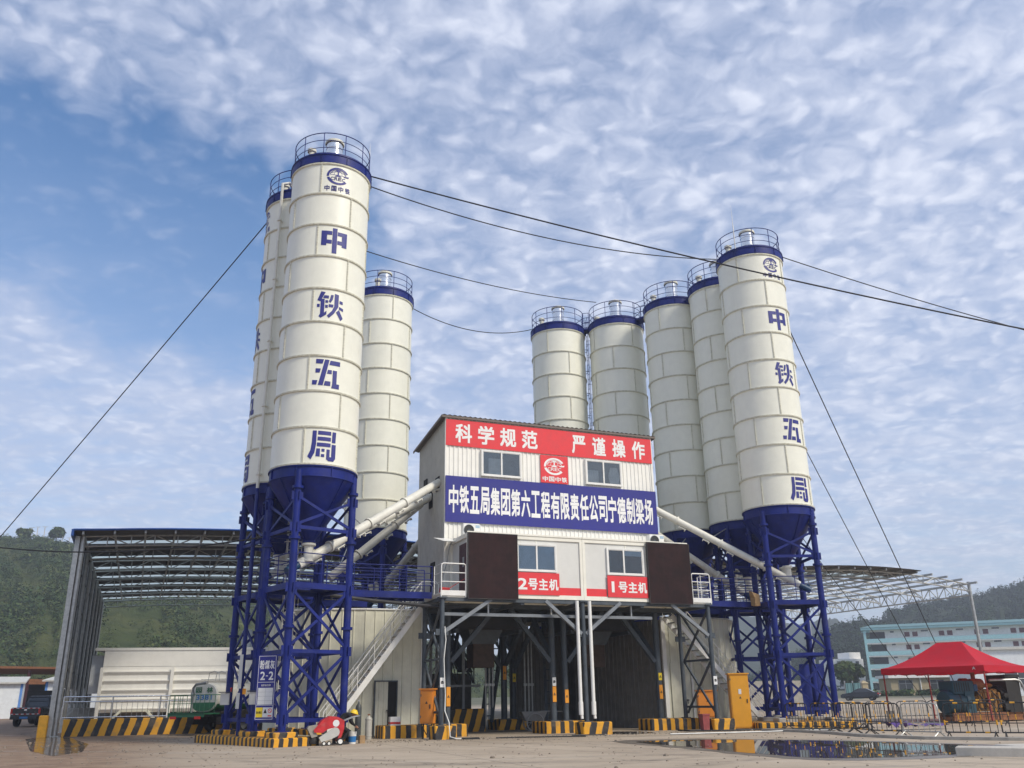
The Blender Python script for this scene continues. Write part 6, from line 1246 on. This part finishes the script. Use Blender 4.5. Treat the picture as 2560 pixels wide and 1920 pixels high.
# ------------------------------------------------------------------ teal and white block, annexe, houses
def block():
    p0 = Vector((92.6, 245)); p1 = Vector((128.15, 231)); d = (p1-p0).normalized(); ang = atan2(d.y, d.x); g = gz(100, 240)
    r = thing('apartment_block', 'long teal and white five storey block with open galleries', 'building', (p0.x, p0.y, 0), ang); Lx = 62; D_ = 11
    zt_ = 18.3; fh = 3.22; fl = [zt_-.9-fh*k for k in range(1, 6)]
    mb = MB(); mb.box(1.6, Lx, .95, D_, g-1.5, zt_-.7); mb.build('wall', 'plaster_white', r)
    mb = MB(); mb.box(-.6, Lx+.6, -.6, D_+.4, zt_-.85, zt_-.2); mb.build('cornice', 'teal_paint', r); mb = MB(); mb.loft([[(-.8, -.8, zt_-.25), (Lx, -.8, zt_-.25), (Lx, D_+.6, zt_-.25), (-.8, D_+.6, zt_-.25)], [(2.2, 5, zt_+.75), (Lx-3, 5, zt_+.75), (Lx-3, 6, zt_+.75), (2.2, 6, zt_+.75)]]); mb.build('roof', 'teal_roof', r)
    mb = MB()
    for z in fl[:-1]: mb.box(0, Lx, 0, 1.0, z-.32, z+.02)
    mb.build('gallery_floor', 'plaster_white', r); mb = MB()
    for z in fl[:-1]: mb.box(-.05, Lx, -.06, .12, z-.02, z+1.02); mb.box(-.06, .1, .12, D_, z-.02, z+1.02)
    mb.build('parapet', 'teal_paint', r); mb = MB(); mb.box(-.08, .55, -.1, .55, g-1.5, zt_-1); mb.build('corner_pillar', 'teal_paint', r)
    mb = MB()
    for z in fl: mb.box(1.5, 5.2, 1.80-.95, 1.92-.95, z+.02, z+2.75)
    mb.build('stair_opening_shade', 'gen_dark', r)  # dark panels set on the solid wall paint the shade of stair openings
    for z in fl[:-1]:
        for k in range(7):
            x = 10.0+k*8.3
            for q in (0, 1.95): mb = MB(); mb.box(x+q, x+q+1.25, 1.80-.95, 1.905-.95, z+1.35, z+2.5); mb.build('window', 'door_maroon', r)
            mb = MB(); mb.box(x-3.4, x-2.5, .86, .955, z+2.5, z+2.85); mb.box(x+4.1, x+5.0, .86, .955, z+2.5, z+2.85); mb.build('vent', 'window_dark', r)
block()
def annexe(): 
    r = thing('annexe', 'low ochre annexe with barred windows behind the red tent', 'building', (60.0, 150.2, gz(60, 150)), radians(-4)); mb = MB(); mb.box(0, 13, 0, 6, -.6, 2.65); mb.build('wall', 'plaster_yellow', r); mb = MB(); mb.box(-.4, 13.2, -.5, 6.3, 2.65, 3.1); mb.build('roof', 'plaster_white', r)
    for x in (1.2, 6.1):
        mb = MB(); mb.box(x, x+2.2, -.06, .05, .5, 2.3); f = mb.build('window', 'window_dark', r); mb = MB()
        for q in (0, 1.07, 2.14): mb.box(x+q, x+q+.07, -.09, -.06, .5, 2.3)
        mb.box(x, x+2.2, -.09, -.06, 1.75, 1.82); mb.build('frame', 'steel_grey', f)
    mb = MB(); mb.cyl((4.6, -.12, 0), (4.6, -.12, 2.65), .09, 8); mb.build('downpipe', 'white_paint', r)
annexe()
r = thing('grey_wall', 'plain grey rendered wall right of the ochre annexe', 'wall', (66.8, 141, gz(67, 141)), radians(-4)); mb = MB(); mb.box(0, 7.5, 0, .4, -.5, 3.9); mb.build('panel', 'concrete', r)
r = thing('white_house', 'white house with large gridded windows at the right edge', 'building', (61.6, 126.8, gz(62, 127)), radians(-6)); mb = MB(); mb.box(0, 26, 0, 8, -.5, 6.0); mb.build('wall', 'hut_white', r); mb = MB(); mb.box(-.3, 26.3, -.4, 8.3, 6.0, 6.35); mb.build('roof', 'hut_roof', r)
for x in (4.3, 10.2):
    mb = MB(); mb.box(x, x+3.6, -.05, .05, 1.0, 3.4); f = mb.build('window', 'window_dark', r); mb = MB()
    for q in (0, 1.76, 3.52): mb.box(x+q, x+q+.09, -.08, -.05, 1.0, 3.4)
    for z in (1.0, 2.2, 3.32): mb.box(x+.09, x+3.52, -.08, -.05, z, z+.08)
    mb.build('frame', 'white_paint', f)
r = thing('house', 'small pale house far below the dark wooded spur', 'house', (91.5, 262, gz(91, 262)), .2); mb = MB(); mb.box(-4.5, 4.5, -4, 4, -3, 8.2); mb.box(1.0, 4.5, -3, 3, 8.2, 10.0); mb.build('wall', 'plaster_white', r)
for x in (-3, 0, 2.6):
    for z in (1, 4, 6.4): mb = MB(); mb.box(x-.5, x+.5, -4.06, -4, z, z+1.2); mb.build('window', 'window_dark', r)
r = thing('gatepost', 'cream gatepost with a small pitched cap beyond the black car', 'gatepost', (48.9, 132, gz(49, 132)), .1); mb = MB(); mb.box(-.42, .42, -.42, .42, -.5, 2.0); mb.build('shaft', 'plaster_yellow', r); mb = MB(); mb.loft([[(-.55, -.55, 2.0), (.55, -.55, 2.0), (.55, .55, 2.0), (-.55, .55, 2.0)], [(-.05, -.05, 2.4), (.05, -.05, 2.4), (.05, .05, 2.4), (-.05, .05, 2.4)]]); mb.build('cap', 'plaster_yellow', r)
r = thing('site_hoarding', 'weathered teal sheet hoarding left of the gatepost', 'fence', (45.9, 131, gz(43, 131)), 0.0); mb = MB(); corr(mb, 0, 2.2, -.3, 2.1, 0, .5, .06); mb.build('sheet', 'teal_roof', r); mb = MB()
for x in (0, 1.1, 2.2): mb.box(x-.08, x+.08, .0, .15, -.3, 2.4)
mb.build('post', 'steel_grey', r)
r = thing('boundary_wall', 'long brown boundary wall seen between the right silo legs', 'wall', (14, 92, gz(20, 92)), radians(4)); mb = MB(); mb.box(0, 16.5, 0, .3, -.5, 2.3); mb.build('panel', 'concrete', r)
r = thing('lattice_mast', 'thin lattice mast seen between the right silo legs', 'mast', (43.7, 150, gz(44, 150)), .3); mb = MB(); H_ = 13.5
for x, y in ((-.45, -.45), (.45, -.45), (.45, .45), (-.45, .45)): mb.cyl((x, y, -.3), (x*.7, y*.7, H_), .05, 5)
for k in range(12):
    z0, z1 = H_*k/12, H_*(k+1)/12
    for s in (-1, 1): mb.cyl((-.45*s, -.45, z0), (.42*s, -.42, z1), .03, 4); mb.cyl((-.45, -.45*s, z0), (-.42, .42*s, z1), .03, 4)
mb.build('truss', 'galvanised', r)
# grass verge in front of the annexe
mb = MB(); vs = []; fs = []; ms = []; rnd = random.Random(77)
for k in range(70): x = 52+rnd.random()*22; clump(vs, fs, ms, (x, 146.5-.07*(x-58)+rnd.uniform(-1.2, .6), gz(x, 146)+.35), rnd.uniform(.5, 1.0), 26, .3, rnd, .7)
mb.v = vs; mb.f = fs; mb.m = ms; mb.sm = [False]*len(fs); tag(mb.build('undergrowth', ['leaf_a', 'leaf_b', 'leaf_c']), 'rank grass verge below the ochre annexe', None, kind='stuff')
mb = MB(); vs = []; fs = []; ms = []
for k in range(160): x = -64+rnd.random()*46; clump(vs, fs, ms, (x, 104+rnd.uniform(-3, 6), gz(x, 104)+.6), rnd.uniform(.9, 2.0), 26, .5, rnd, .8)
mb.v = vs; mb.f = fs; mb.m = ms; mb.sm = [False]*len(fs); tag(mb.build('undergrowth', ['leaf_a', 'leaf_b', 'leaf_c']), 'thick bushes behind the low dark red shed', None, kind='stuff')
# ------------------------------------------------------------------ red tent and generator
def tent():
    P = {'A': Vector((18.15, 46.4)), 'B': Vector((20.95, 43.0))}; d = (P['B']-P['A']); Lx = d.length+.6; ang = atan2(d.y, d.x); g = .12
    r = thing('gazebo_tent', 'red pop up tent sheltering the old generator', 'tent', (P['A'].x, P['A'].y, g), ang)
    Ly = 4.6; ze = 2.42; zr = 3.62; cx, cy = Lx/2, Ly/2; rl = .62; n = 14; mb = MB()
    def rim(t):   # closed outline of the eave starting at 0,0
        per = [(0, 0), (Lx, 0), (Lx, Ly), (0, Ly)]; k = int(t) % 4; u = t-int(t); a, b = per[k], per[(k+1) % 4]; return a[0]+(b[0]-a[0])*u, a[1]+(b[1]-a[1])*u
    loops = []; m = 64
    for f in [0, .12, .25, .4, .55, .7, .85, 1.0]:
        row = []
        for i in range(m):
            t = 4*i/m; x, y = rim(t); rx = min(max(x, cx-rl), cx+rl); ry = cy; hh = f**1.55*.86+.14*f
            u = (t-int(t)); sagf = sin(pi*u)*.05*(1-f)
            row.append((x+(rx-x)*f, y+(ry-y)*f, ze+(zr-ze)*hh-sagf*sin(pi*f)*3))
        loops.append(row)
    mb.loft(loops, 0, True, cap=False); top = []
    for i in range(m):
        t = 4*i/m; x, y = rim(t); u = t-int(t); top.append((x, y, ze))
    def vz(i): u = (4*i/m) % 1; return ze-.26-.05*abs(sin(pi*u*3))
    v0 = [(x+(x-cx)*.004, y+(y-cy)*.004, ze) for x, y, z in top]; v1 = [(x+(x-cx)*.006, y+(y-cy)*.006, vz(i)) for i, (x, y, z) in enumerate(top)]
    mb.loft([v0, v1], 0, False, cap=False); o = mb.build('canopy', 'tent_red', r)
    mb = MB(); x1 = Lx-.55; arc = [(x1, -.03, ze-.2), (x1+.22, -.03, ze-.2), (x1+.22, -.03, ze-.04), (x1, -.03, ze-.04)]; mb.add(arc, [(0, 1, 2, 3)]); o.data.materials.append(MT['paper']); k = mb.build('emblem_patch', 'tent_red', r); mb = MB(); put_glyph(mb, 'A', x1+.04, x1+.18, ze-.18, ze-.06, -.034); mb.build('emblem', 'paper', r)
    for x, y in ((.06, .06), (Lx-.06, .06), (Lx-.06, Ly-.06), (.06, Ly-.06)):
        mb = MB(); mb.box(x-.025, x+.025, y-.025, y+.025, .0, ze); mb.box(x-.035, x+.035, y-.035, y+.035, .0, 1.1); mb.box(x-.08, x+.08, y-.08, y+.08, 0, .02); mb.build('leg', 'tent_pole', r)
    mb = MB()
    for a, b in (((0.06, .06), (Lx-.06, .06)), ((Lx-.06, .06), (Lx-.06, Ly-.06)), ((.06, Ly-.06), (Lx-.06, Ly-.06)), ((.06, .06), (.06, Ly-.06))):
        a = Vector((*a, 0)); b = Vector((*b, 0)); N_ = 4
        for k in range(N_):
            z0, z1 = (ze-.32, ze-.02) if k % 2 else (ze-.02, ze-.32); mb.bar(tuple(a.lerp(b, k/N_)+Vector((0, 0, z0))), tuple(a.lerp(b, (k+1)/N_)+Vector((0, 0, z1))), .02); mb.bar(tuple(a.lerp(b, k/N_)+Vector((0, 0, z1))), tuple(a.lerp(b, (k+1)/N_)+Vector((0, 0, z0))), .02)
    mb.build('truss', 'tent_pole', r)
tent()
def generator():
    r = thing('generator', 'greasy old blue and yellow diesel generator under the red tent', 'generator', (20.3, 44.4, .12), radians(14)); mb = MB(); mb.box(-.2, 4.2, -.5, .5, 0, .18); mb.box(-.2, 4.2, -.52, -.4, .18, .36); mb.box(-.2, 4.2, .4, .52, .18, .36); mb.build('skid', 'rust', r)
    mb = MB(); mb.lathe([(.0, -.1), (.50, -.1), (.56, 0), (.56, .75), (.62, .78), (.62, .95), (.5, 1.0), (0, 1.0)], n=24); mb.xf(Matrix.Translation((-.15, 0, .82)) @ Matrix.Rotation(pi/2, 4, 'Y')); mb.build('alternator', 'gen_blue', r)
    mb = MB(); mb.rbox(.0, 1.15, -.5, .5, 1.2, 1.78, .03); mb.box(.55, 1.05, -.54, -.5, .35, 1.3); mb.build('control_cabinet', 'gen_blue', r)
    mb = MB(); mb.rbox(1.25, 2.7, -.36, .36, .4, 1.15, .06); mb.rbox(1.4, 2.6, -.28, .28, 1.15, 1.4, .05)
    for k in range(5): mb.rbox(1.36+k*.26, 1.56+k*.26, -.46, -.34, .55, 1.25, .04)
    mb.sphere((2.2, -.1, 1.55), .22, 12, 0, 1.4, .8, .5); mb.cyl((1.75, -.42, .7), (1.75, -.6, .7), .12, 10); mb.build('engine', 'gen_yellow', r)
    mb = MB(); mb.cyl((1.25, -.15, 1.62), (1.85, -.15, 1.62), .24, 16); mb.cyl((1.0, .2, 1.7), (1.35, .2, 1.7), .2, 14); mb.sphere((1.9, .15, 1.6), .28, 12); mb.tube([(1.6, 0, 1.7), (1.6, 0, 2.1), (1.62, 0, 2.45)], .10, 10); mb.build('air_filter', 'rust', r)
    mb = MB(); mb.box(2.85, 3.6, -.62, .62, .35, 1.95); mb.box(2.8, 3.65, -.66, .66, 1.9, 2.02); mb.build('radiator', 'gen_dark', r); mb = MB(); mb.lathe([(.45, 0), (.5, 0), (.5, .2), (.45, .2)], n=20); mb.xf(Matrix.Translation((2.68, 0, 1.05)) @ Matrix.Rotation(pi/2, 4, 'Y')); mb.build('fan_shroud', 'gen_dark', r)
    mb = MB(); mb.tube([(2.0, -.55, 1.78), (3.4, -.62, 1.80), (3.62, -.66, 1.74), (3.72, -.7, 1.5), (3.9, -.7, .6)], .055, 8); mb.build('coolant_pipe', 'galvanised', r); mb = MB(); mb.tube([(1.3, -.4, 1.3), (1.5, -.5, 1.0), (1.6, -.48, .6)], .03, 6); mb.tube([(2.1, -.45, 1.3), (2.4, -.5, 1.0), (2.6, -.45, .6)], .025, 6); mb.build('hose', 'black_paint', r)
    mb = MB(); mb.rbox(1.12, 1.36, -.5, -.2, 1.3, 1.62, .03); mb.build('junction_box', 'motor_blue', r)
    mb = MB()
    for k in range(7): mb.box(.06+k*.13, .10+k*.13, -.512, -.498, 1.28, 1.70)
    mb.box(.0, 1.15, -.512, -.49, 1.0, 1.03); mb.build('louvre', 'gen_dark', r)
    mb = MB()
    for k in range(6): mb.cyl((1.35+k*.26, -.47, .52), (1.35+k*.26, -.53, .52), .045, 8); mb.tube([(1.4+k*.24, -.3, 1.38), (1.45+k*.24, -.45, 1.3), (1.46+k*.24, -.5, 1.0)], .014, 5)
    mb.cyl((2.75, -.45, .6), (2.75, -.62, .6), .16, 12); mb.cyl((2.75, -.45, 1.1), (2.75, -.62, 1.1), .11, 12); mb.box(1.7, 2.1, -.62, -.46, .78, 1.0); mb.build('fittings', 'gen_dark', r)
    mb = MB(); mb.lathe([(.5, 0), (.57, .02), (.57, .08), (.5, .1)], n=24); mb.xf(Matrix.Translation((.25, 0, .82)) @ Matrix.Rotation(pi/2, 4, 'Y')); mb.build('band', 'gen_dark', r)
generator()
mb = MB(); mb.lathe([(0, 0), (.16, 0), (.19, .44), (.2, .46), (.17, .46), (.16, .40), (0, .40)], n=18); o = mb.build('weight_bucket', 'concrete', None, (18.1, 45.9, .12)); tag(o, 'grey bucket weighting the left tent leg', 'bucket')
r = thing('folded_sheet', 'crumpled purple and white sheet on the ground by the barriers', 'sheet', (14.9, 37.4, .02), .3); mb = MB(); rnd = random.Random(3); n = 14; L = []
for i in range(n+1): L.append([(i*.2, j*.18, .05+.22*abs(sin(i*.9+j*.5))*(1 if i < 5 else .45)+rnd.uniform(0, .05)) for j in range(5)])
mb.loft(L, 0, True, cap=False, closed=False); mb.build('cloth', 'purple_sheet', r)
# ------------------------------------------------------------------ barriers
def barrier_proto(mat='black_paint'):
    r = thing('crowd_barrier', 'x', 'barrier'); w_ = .75; q = .16; mb = MB()
    mb.tube([(-w_, 0, .18), (-w_, 0, .90), (-w_+.04, 0, .99), (-w_+q, 0, 1.04), (w_-q, 0, 1.04), (w_-.04, 0, .99), (w_, 0, .90), (w_, 0, .18), (-w_, 0, .18)], .021, 8)
    mb.cyl((-w_, 0, .45), (w_, 0, .45), .016, 6); 
    for k in range(1, 7): x = -w_+2*w_*k/7; mb.cyl((x, 0, .18), (x, 0, 1.03), .011, 6)
    mb.build('frame', mat, r)
    for s in (-1, 1): mb = MB(); mb.tube([(s*(w_-.08), -.30, .01), (s*(w_-.08), -.12, .12), (s*(w_-.08), 0, .20), (s*(w_-.08), .12, .12), (s*(w_-.08), .30, .01)], .02, 6); mb.build('foot', mat, r)
    if mat == 'black_paint':
        mb = MB()
        for s in (-1, 1): mb.cyl((s*w_, 0, .40), (s*w_, 0, .54), .026, 8)
        for x in (-.35, .25): mb.cyl((x-.07, 0, 1.04), (x+.07, 0, 1.04), .025, 8)
        for x in (-.1, .45): mb.cyl((x-.07, 0, .18), (x+.07, 0, .18), .025, 8)
        for k in (2, 5): x = -w_+2*w_*k/7; mb.cyl((x, 0, .55), (x, 0, .70), .015, 6)
        mb.build('yellow_bands', 'yellow_paint', r)
    return r
bp = barrier_proto(); sp = barrier_proto('galvanised')
def row(pts, n):
    out = []; P = [Vector(p) for p in pts]; Ls = [(b-a).length for a, b in zip(P, P[1:])]; T = sum(Ls); step = 1.62
    t = step/2
    while t < T:
        s = t; k = 0
        while s > Ls[k]: s -= Ls[k]; k += 1
        d = (P[k+1]-P[k]).normalized(); out.append((P[k]+d*s, atan2(d.y, d.x))); t += step
    return out
FR = row([(11.1, 39.4), (11.9, 37.4), (12.25, 35.2), (12.35, 32.6), (13.3, 30.3), (15.0, 29.0), (18.6, 27.4), (22, 26.2)], 0)
BR = row([(13.2, 39.4), (15.6, 40.4), (18.4, 41.0), (21.4, 40.2)], 0)
SILV = 5; LB = ['first barrier of the front row, at the foot of the striped silo plinth', 'second barrier of the front row from the silo plinth', 'third barrier of the front row from the silo plinth', 'fourth barrier of the front row from the silo plinth', 'black barrier just left of the bare silver one',
 'bare silver steel barrier in the front row', 'black barrier just right of the bare silver one', 'second black barrier right of the silver one', 'third black barrier right of the silver one', 'rightmost barrier of the front row', 'barrier of the front row beyond the right edge', 'last barrier of the front row']
first = True
for i, (p, a) in enumerate(FR):
    if p.x > 18.5: continue
    o = sp if i == SILV else (bp if first else dup(bp))
    if i != SILV: first = False
    o.location = (p.x, p.y, .012); o.rotation_euler = (0, 0, a+random.uniform(-.12, .12)); o['label'] = LB[i]; o['group'] = 'yellow banded barriers round the generator'
LB2 = ['first barrier of the back row, behind the silo plinth corner', 'second barrier of the back row, before the black car', 'third barrier of the back row, before the left tent leg', 'fourth barrier of the back row, before the blue generator', 'fifth barrier of the back row, before the yellow engine', 'last barrier of the back row before the radiator']
for i, (p, a) in enumerate(BR): o = dup(bp); o.location = (p.x, p.y, .012); o.rotation_euler = (0, 0, a+random.uniform(-.1, .1)); o['label'] = LB2[min(i, 5)]; o['group'] = 'yellow banded barriers round the generator'
# slab edge, broken slabs, hoses
def strip(name, pts, w_, h, mat, label, cat, group=None):
    mb = MB(); P = [Vector((*p, 0)) for p in pts]; L = []
    for i, p in enumerate(P):
        d = (P[min(i+1, len(P)-1)]-P[max(i-1, 0)]).normalized(); n_ = Vector((-d.y, d.x, 0)); L.append([tuple(p-n_*w_/2+Vector((0, 0, -.05))), tuple(p+n_*w_/2+Vector((0, 0, -.05))), tuple(p+n_*w_/2+Vector((0, 0, h))), tuple(p-n_*w_/2+Vector((0, 0, h)))])
    mb.loft(L); o = mb.build(name, mat); tag(o, label, cat, group); return o
strip('kerb', [(10.2, 39.2), (11.2, 37.0), (11.6, 34.8), (11.75, 32.4), (12.8, 29.8), (14.6, 28.4), (18.2, 26.8), (22, 25.6)], .35, .09, 'concrete', 'low raw concrete edge in front of the barriers', 'kerb')
strip('timber', [(11.3, 40.3), (13.0, 41.6)], .22, .12, 'wood', 'weathered timber lying by the striped silo plinth', 'timber')
def slab(x, y, rz, w_, d_, h, label, z=0., tilt=0.):
    mb = MB(); mb.rbox(-w_/2, w_/2, -d_/2, d_/2, 0, h, .025); o = mb.build('concrete_slab', 'concrete_light', None, (x, y, z), 0); o.rotation_euler = (tilt, 0, rz); tag(o, label, 'slab', 'precast slabs at the puddle edge')
slab(10.75, 21.7, radians(-32), 1.5, .5, .20, 'short pale kerb slab lying at the puddle edge'); slab(12.25, 22.1, radians(8), 1.7, 1.6, .19, 'wide pale concrete slab at the right edge of the yard'); slab(13.6, 22.5, radians(8), 1.5, 1.6, .18, 'second wide pale slab cut by the right edge')
def cable(name, pts, rad, label, cat='cable', mat='cable', group=None):
    mb = MB(); mb.tube(pts, rad, 6); o = mb.build(name, mat); tag(o, label, cat, group)
def gpts(l, z=.03): return [tuple(W(a, b, z)) for a, b in l]
cable('ground_cable', gpts([(11.1, 1.0), (11.0, -.1), (11.6, -.5), (12.8, -.9), (14.2, -1.0), (15.6, -1.9), (17.0, -2.3), (18.5, -2.2)]), .035, 'black cable snaking from the red bin to the barriers')
cable('ground_cable', gpts([(13.1, .3), (13.6, -.4), (14.3, -.8), (15.3, -1.1), (16.8, -1.5)]), .03, 'black cable looping past the tall yellow cabinet'); cable('ground_cable', gpts([(8.5, -2.6), (10.5, -2.9), (12.5, -3.2), (14.5, -3.0), (15.6, -3.6)]), .028, 'grey hose lying across the yard before the puddle', 'hose', 'steel_grey'); cable('ground_cable', gpts([(2.0, -.9), (3.4, -1.2), (5.2, -2.0)]), .025, 'thin dark cord lying before the left front column'); cable('steel_bar', gpts([(5.2, -.8), (6.6, -.9)]), .025, 'dark bar lying on the ground left of the middle plinth', 'bar')
o = MB().rbox(-.35, .35, -.12, .12, 0, .06, .03).build('rag', 'dark_cloth', None, W(1.05, -.75, .005), RZ+.2); tag(o, 'dark rag at the foot of the left front plinth', 'rag')
# ------------------------------------------------------------------ wires
S_ = {k: W(v[0], v[1], 0) for k, v in SILO.items()}
def at(k, dx, dy, z): p = S_[k]; return (p.x+dx, p.y+dy, z)
def wire(p, q, sag, rad, label, cat='cable'): cable('overhead_wire', catenary(p, q, sag), rad, label, cat)
wire((-10.72, 36.09, 23.15), (-41.3, 57, .2), 0.2, .028, 'guy wire from the hidden left silo top down past the hill', 'guy wire')
wire((-6.16, 33.99, 23.42), (42, 33, 10.6), .9, .032, 'thick cable from the left silo top crossing before the right silo'); wire((-6.16, 33.99, 22.9), (11.15, 42.82, 23.6), .8, .026, 'sagging wire joining the two lettered silo tops')
wire((14.35, 41.89, 23.2), (44, 47.5, 17.2), .6, .026, 'wire from the right silo top running off to the right'); wire((-8.6, 37.6, 22.3), (5.4, 51.1, 25.0), .5, .024, 'wire from the hidden left silo to the pair above the banner'); wire((-5.65, 46.7, 22.75), (1.3, 51.8, 23.5), .75, .024, 'short sagging wire from the rear left silo to the rear pair')
wire((14.32, 41.95, 18.94), (30.2, 63.5, .3), .1, .028, 'guy wire from the lettered right silo down behind the tent', 'guy wire'); wire((13.3, 46.3, 20.5), (29.5, 65.5, .3), .1, .026, 'guy wire from the second right silo down behind the tent', 'guy wire'); wire((11.2, 48.6, 17.0), (29.6, 67.5, .3), .1, .024, 'guy wire from the plain right silo down behind the tent', 'guy wire')
wire((-8.35, 33.4, 7.48), (-24, 39, 8.2), .55, .03, 'low sagging cable from the left silo legs out past the shed'); 
# ------------------------------------------------------------------ air
mb = MB(); mb.box(-1100, 1100, -1100, 1100, -2.2, 78); m = bpy.data.materials.new('haze'); m.use_nodes = True; t = m.node_tree; t.nodes.clear(); ou = nd(t, 'ShaderNodeOutputMaterial'); vo = nd(t, 'ShaderNodeVolumePrincipled'); vo.inputs['Color'].default_value = (.80, .86, .95, 1); vo.inputs['Density'].default_value = .00085; vo.inputs['Anisotropy'].default_value = .2
t.links.new(vo.outputs[0], ou.inputs['Volume']); MT['haze'] = m; o = mb.build('haze', 'haze'); o['kind'] = 'stuff'; o['label'] = 'thin bluish haze over the far hills'
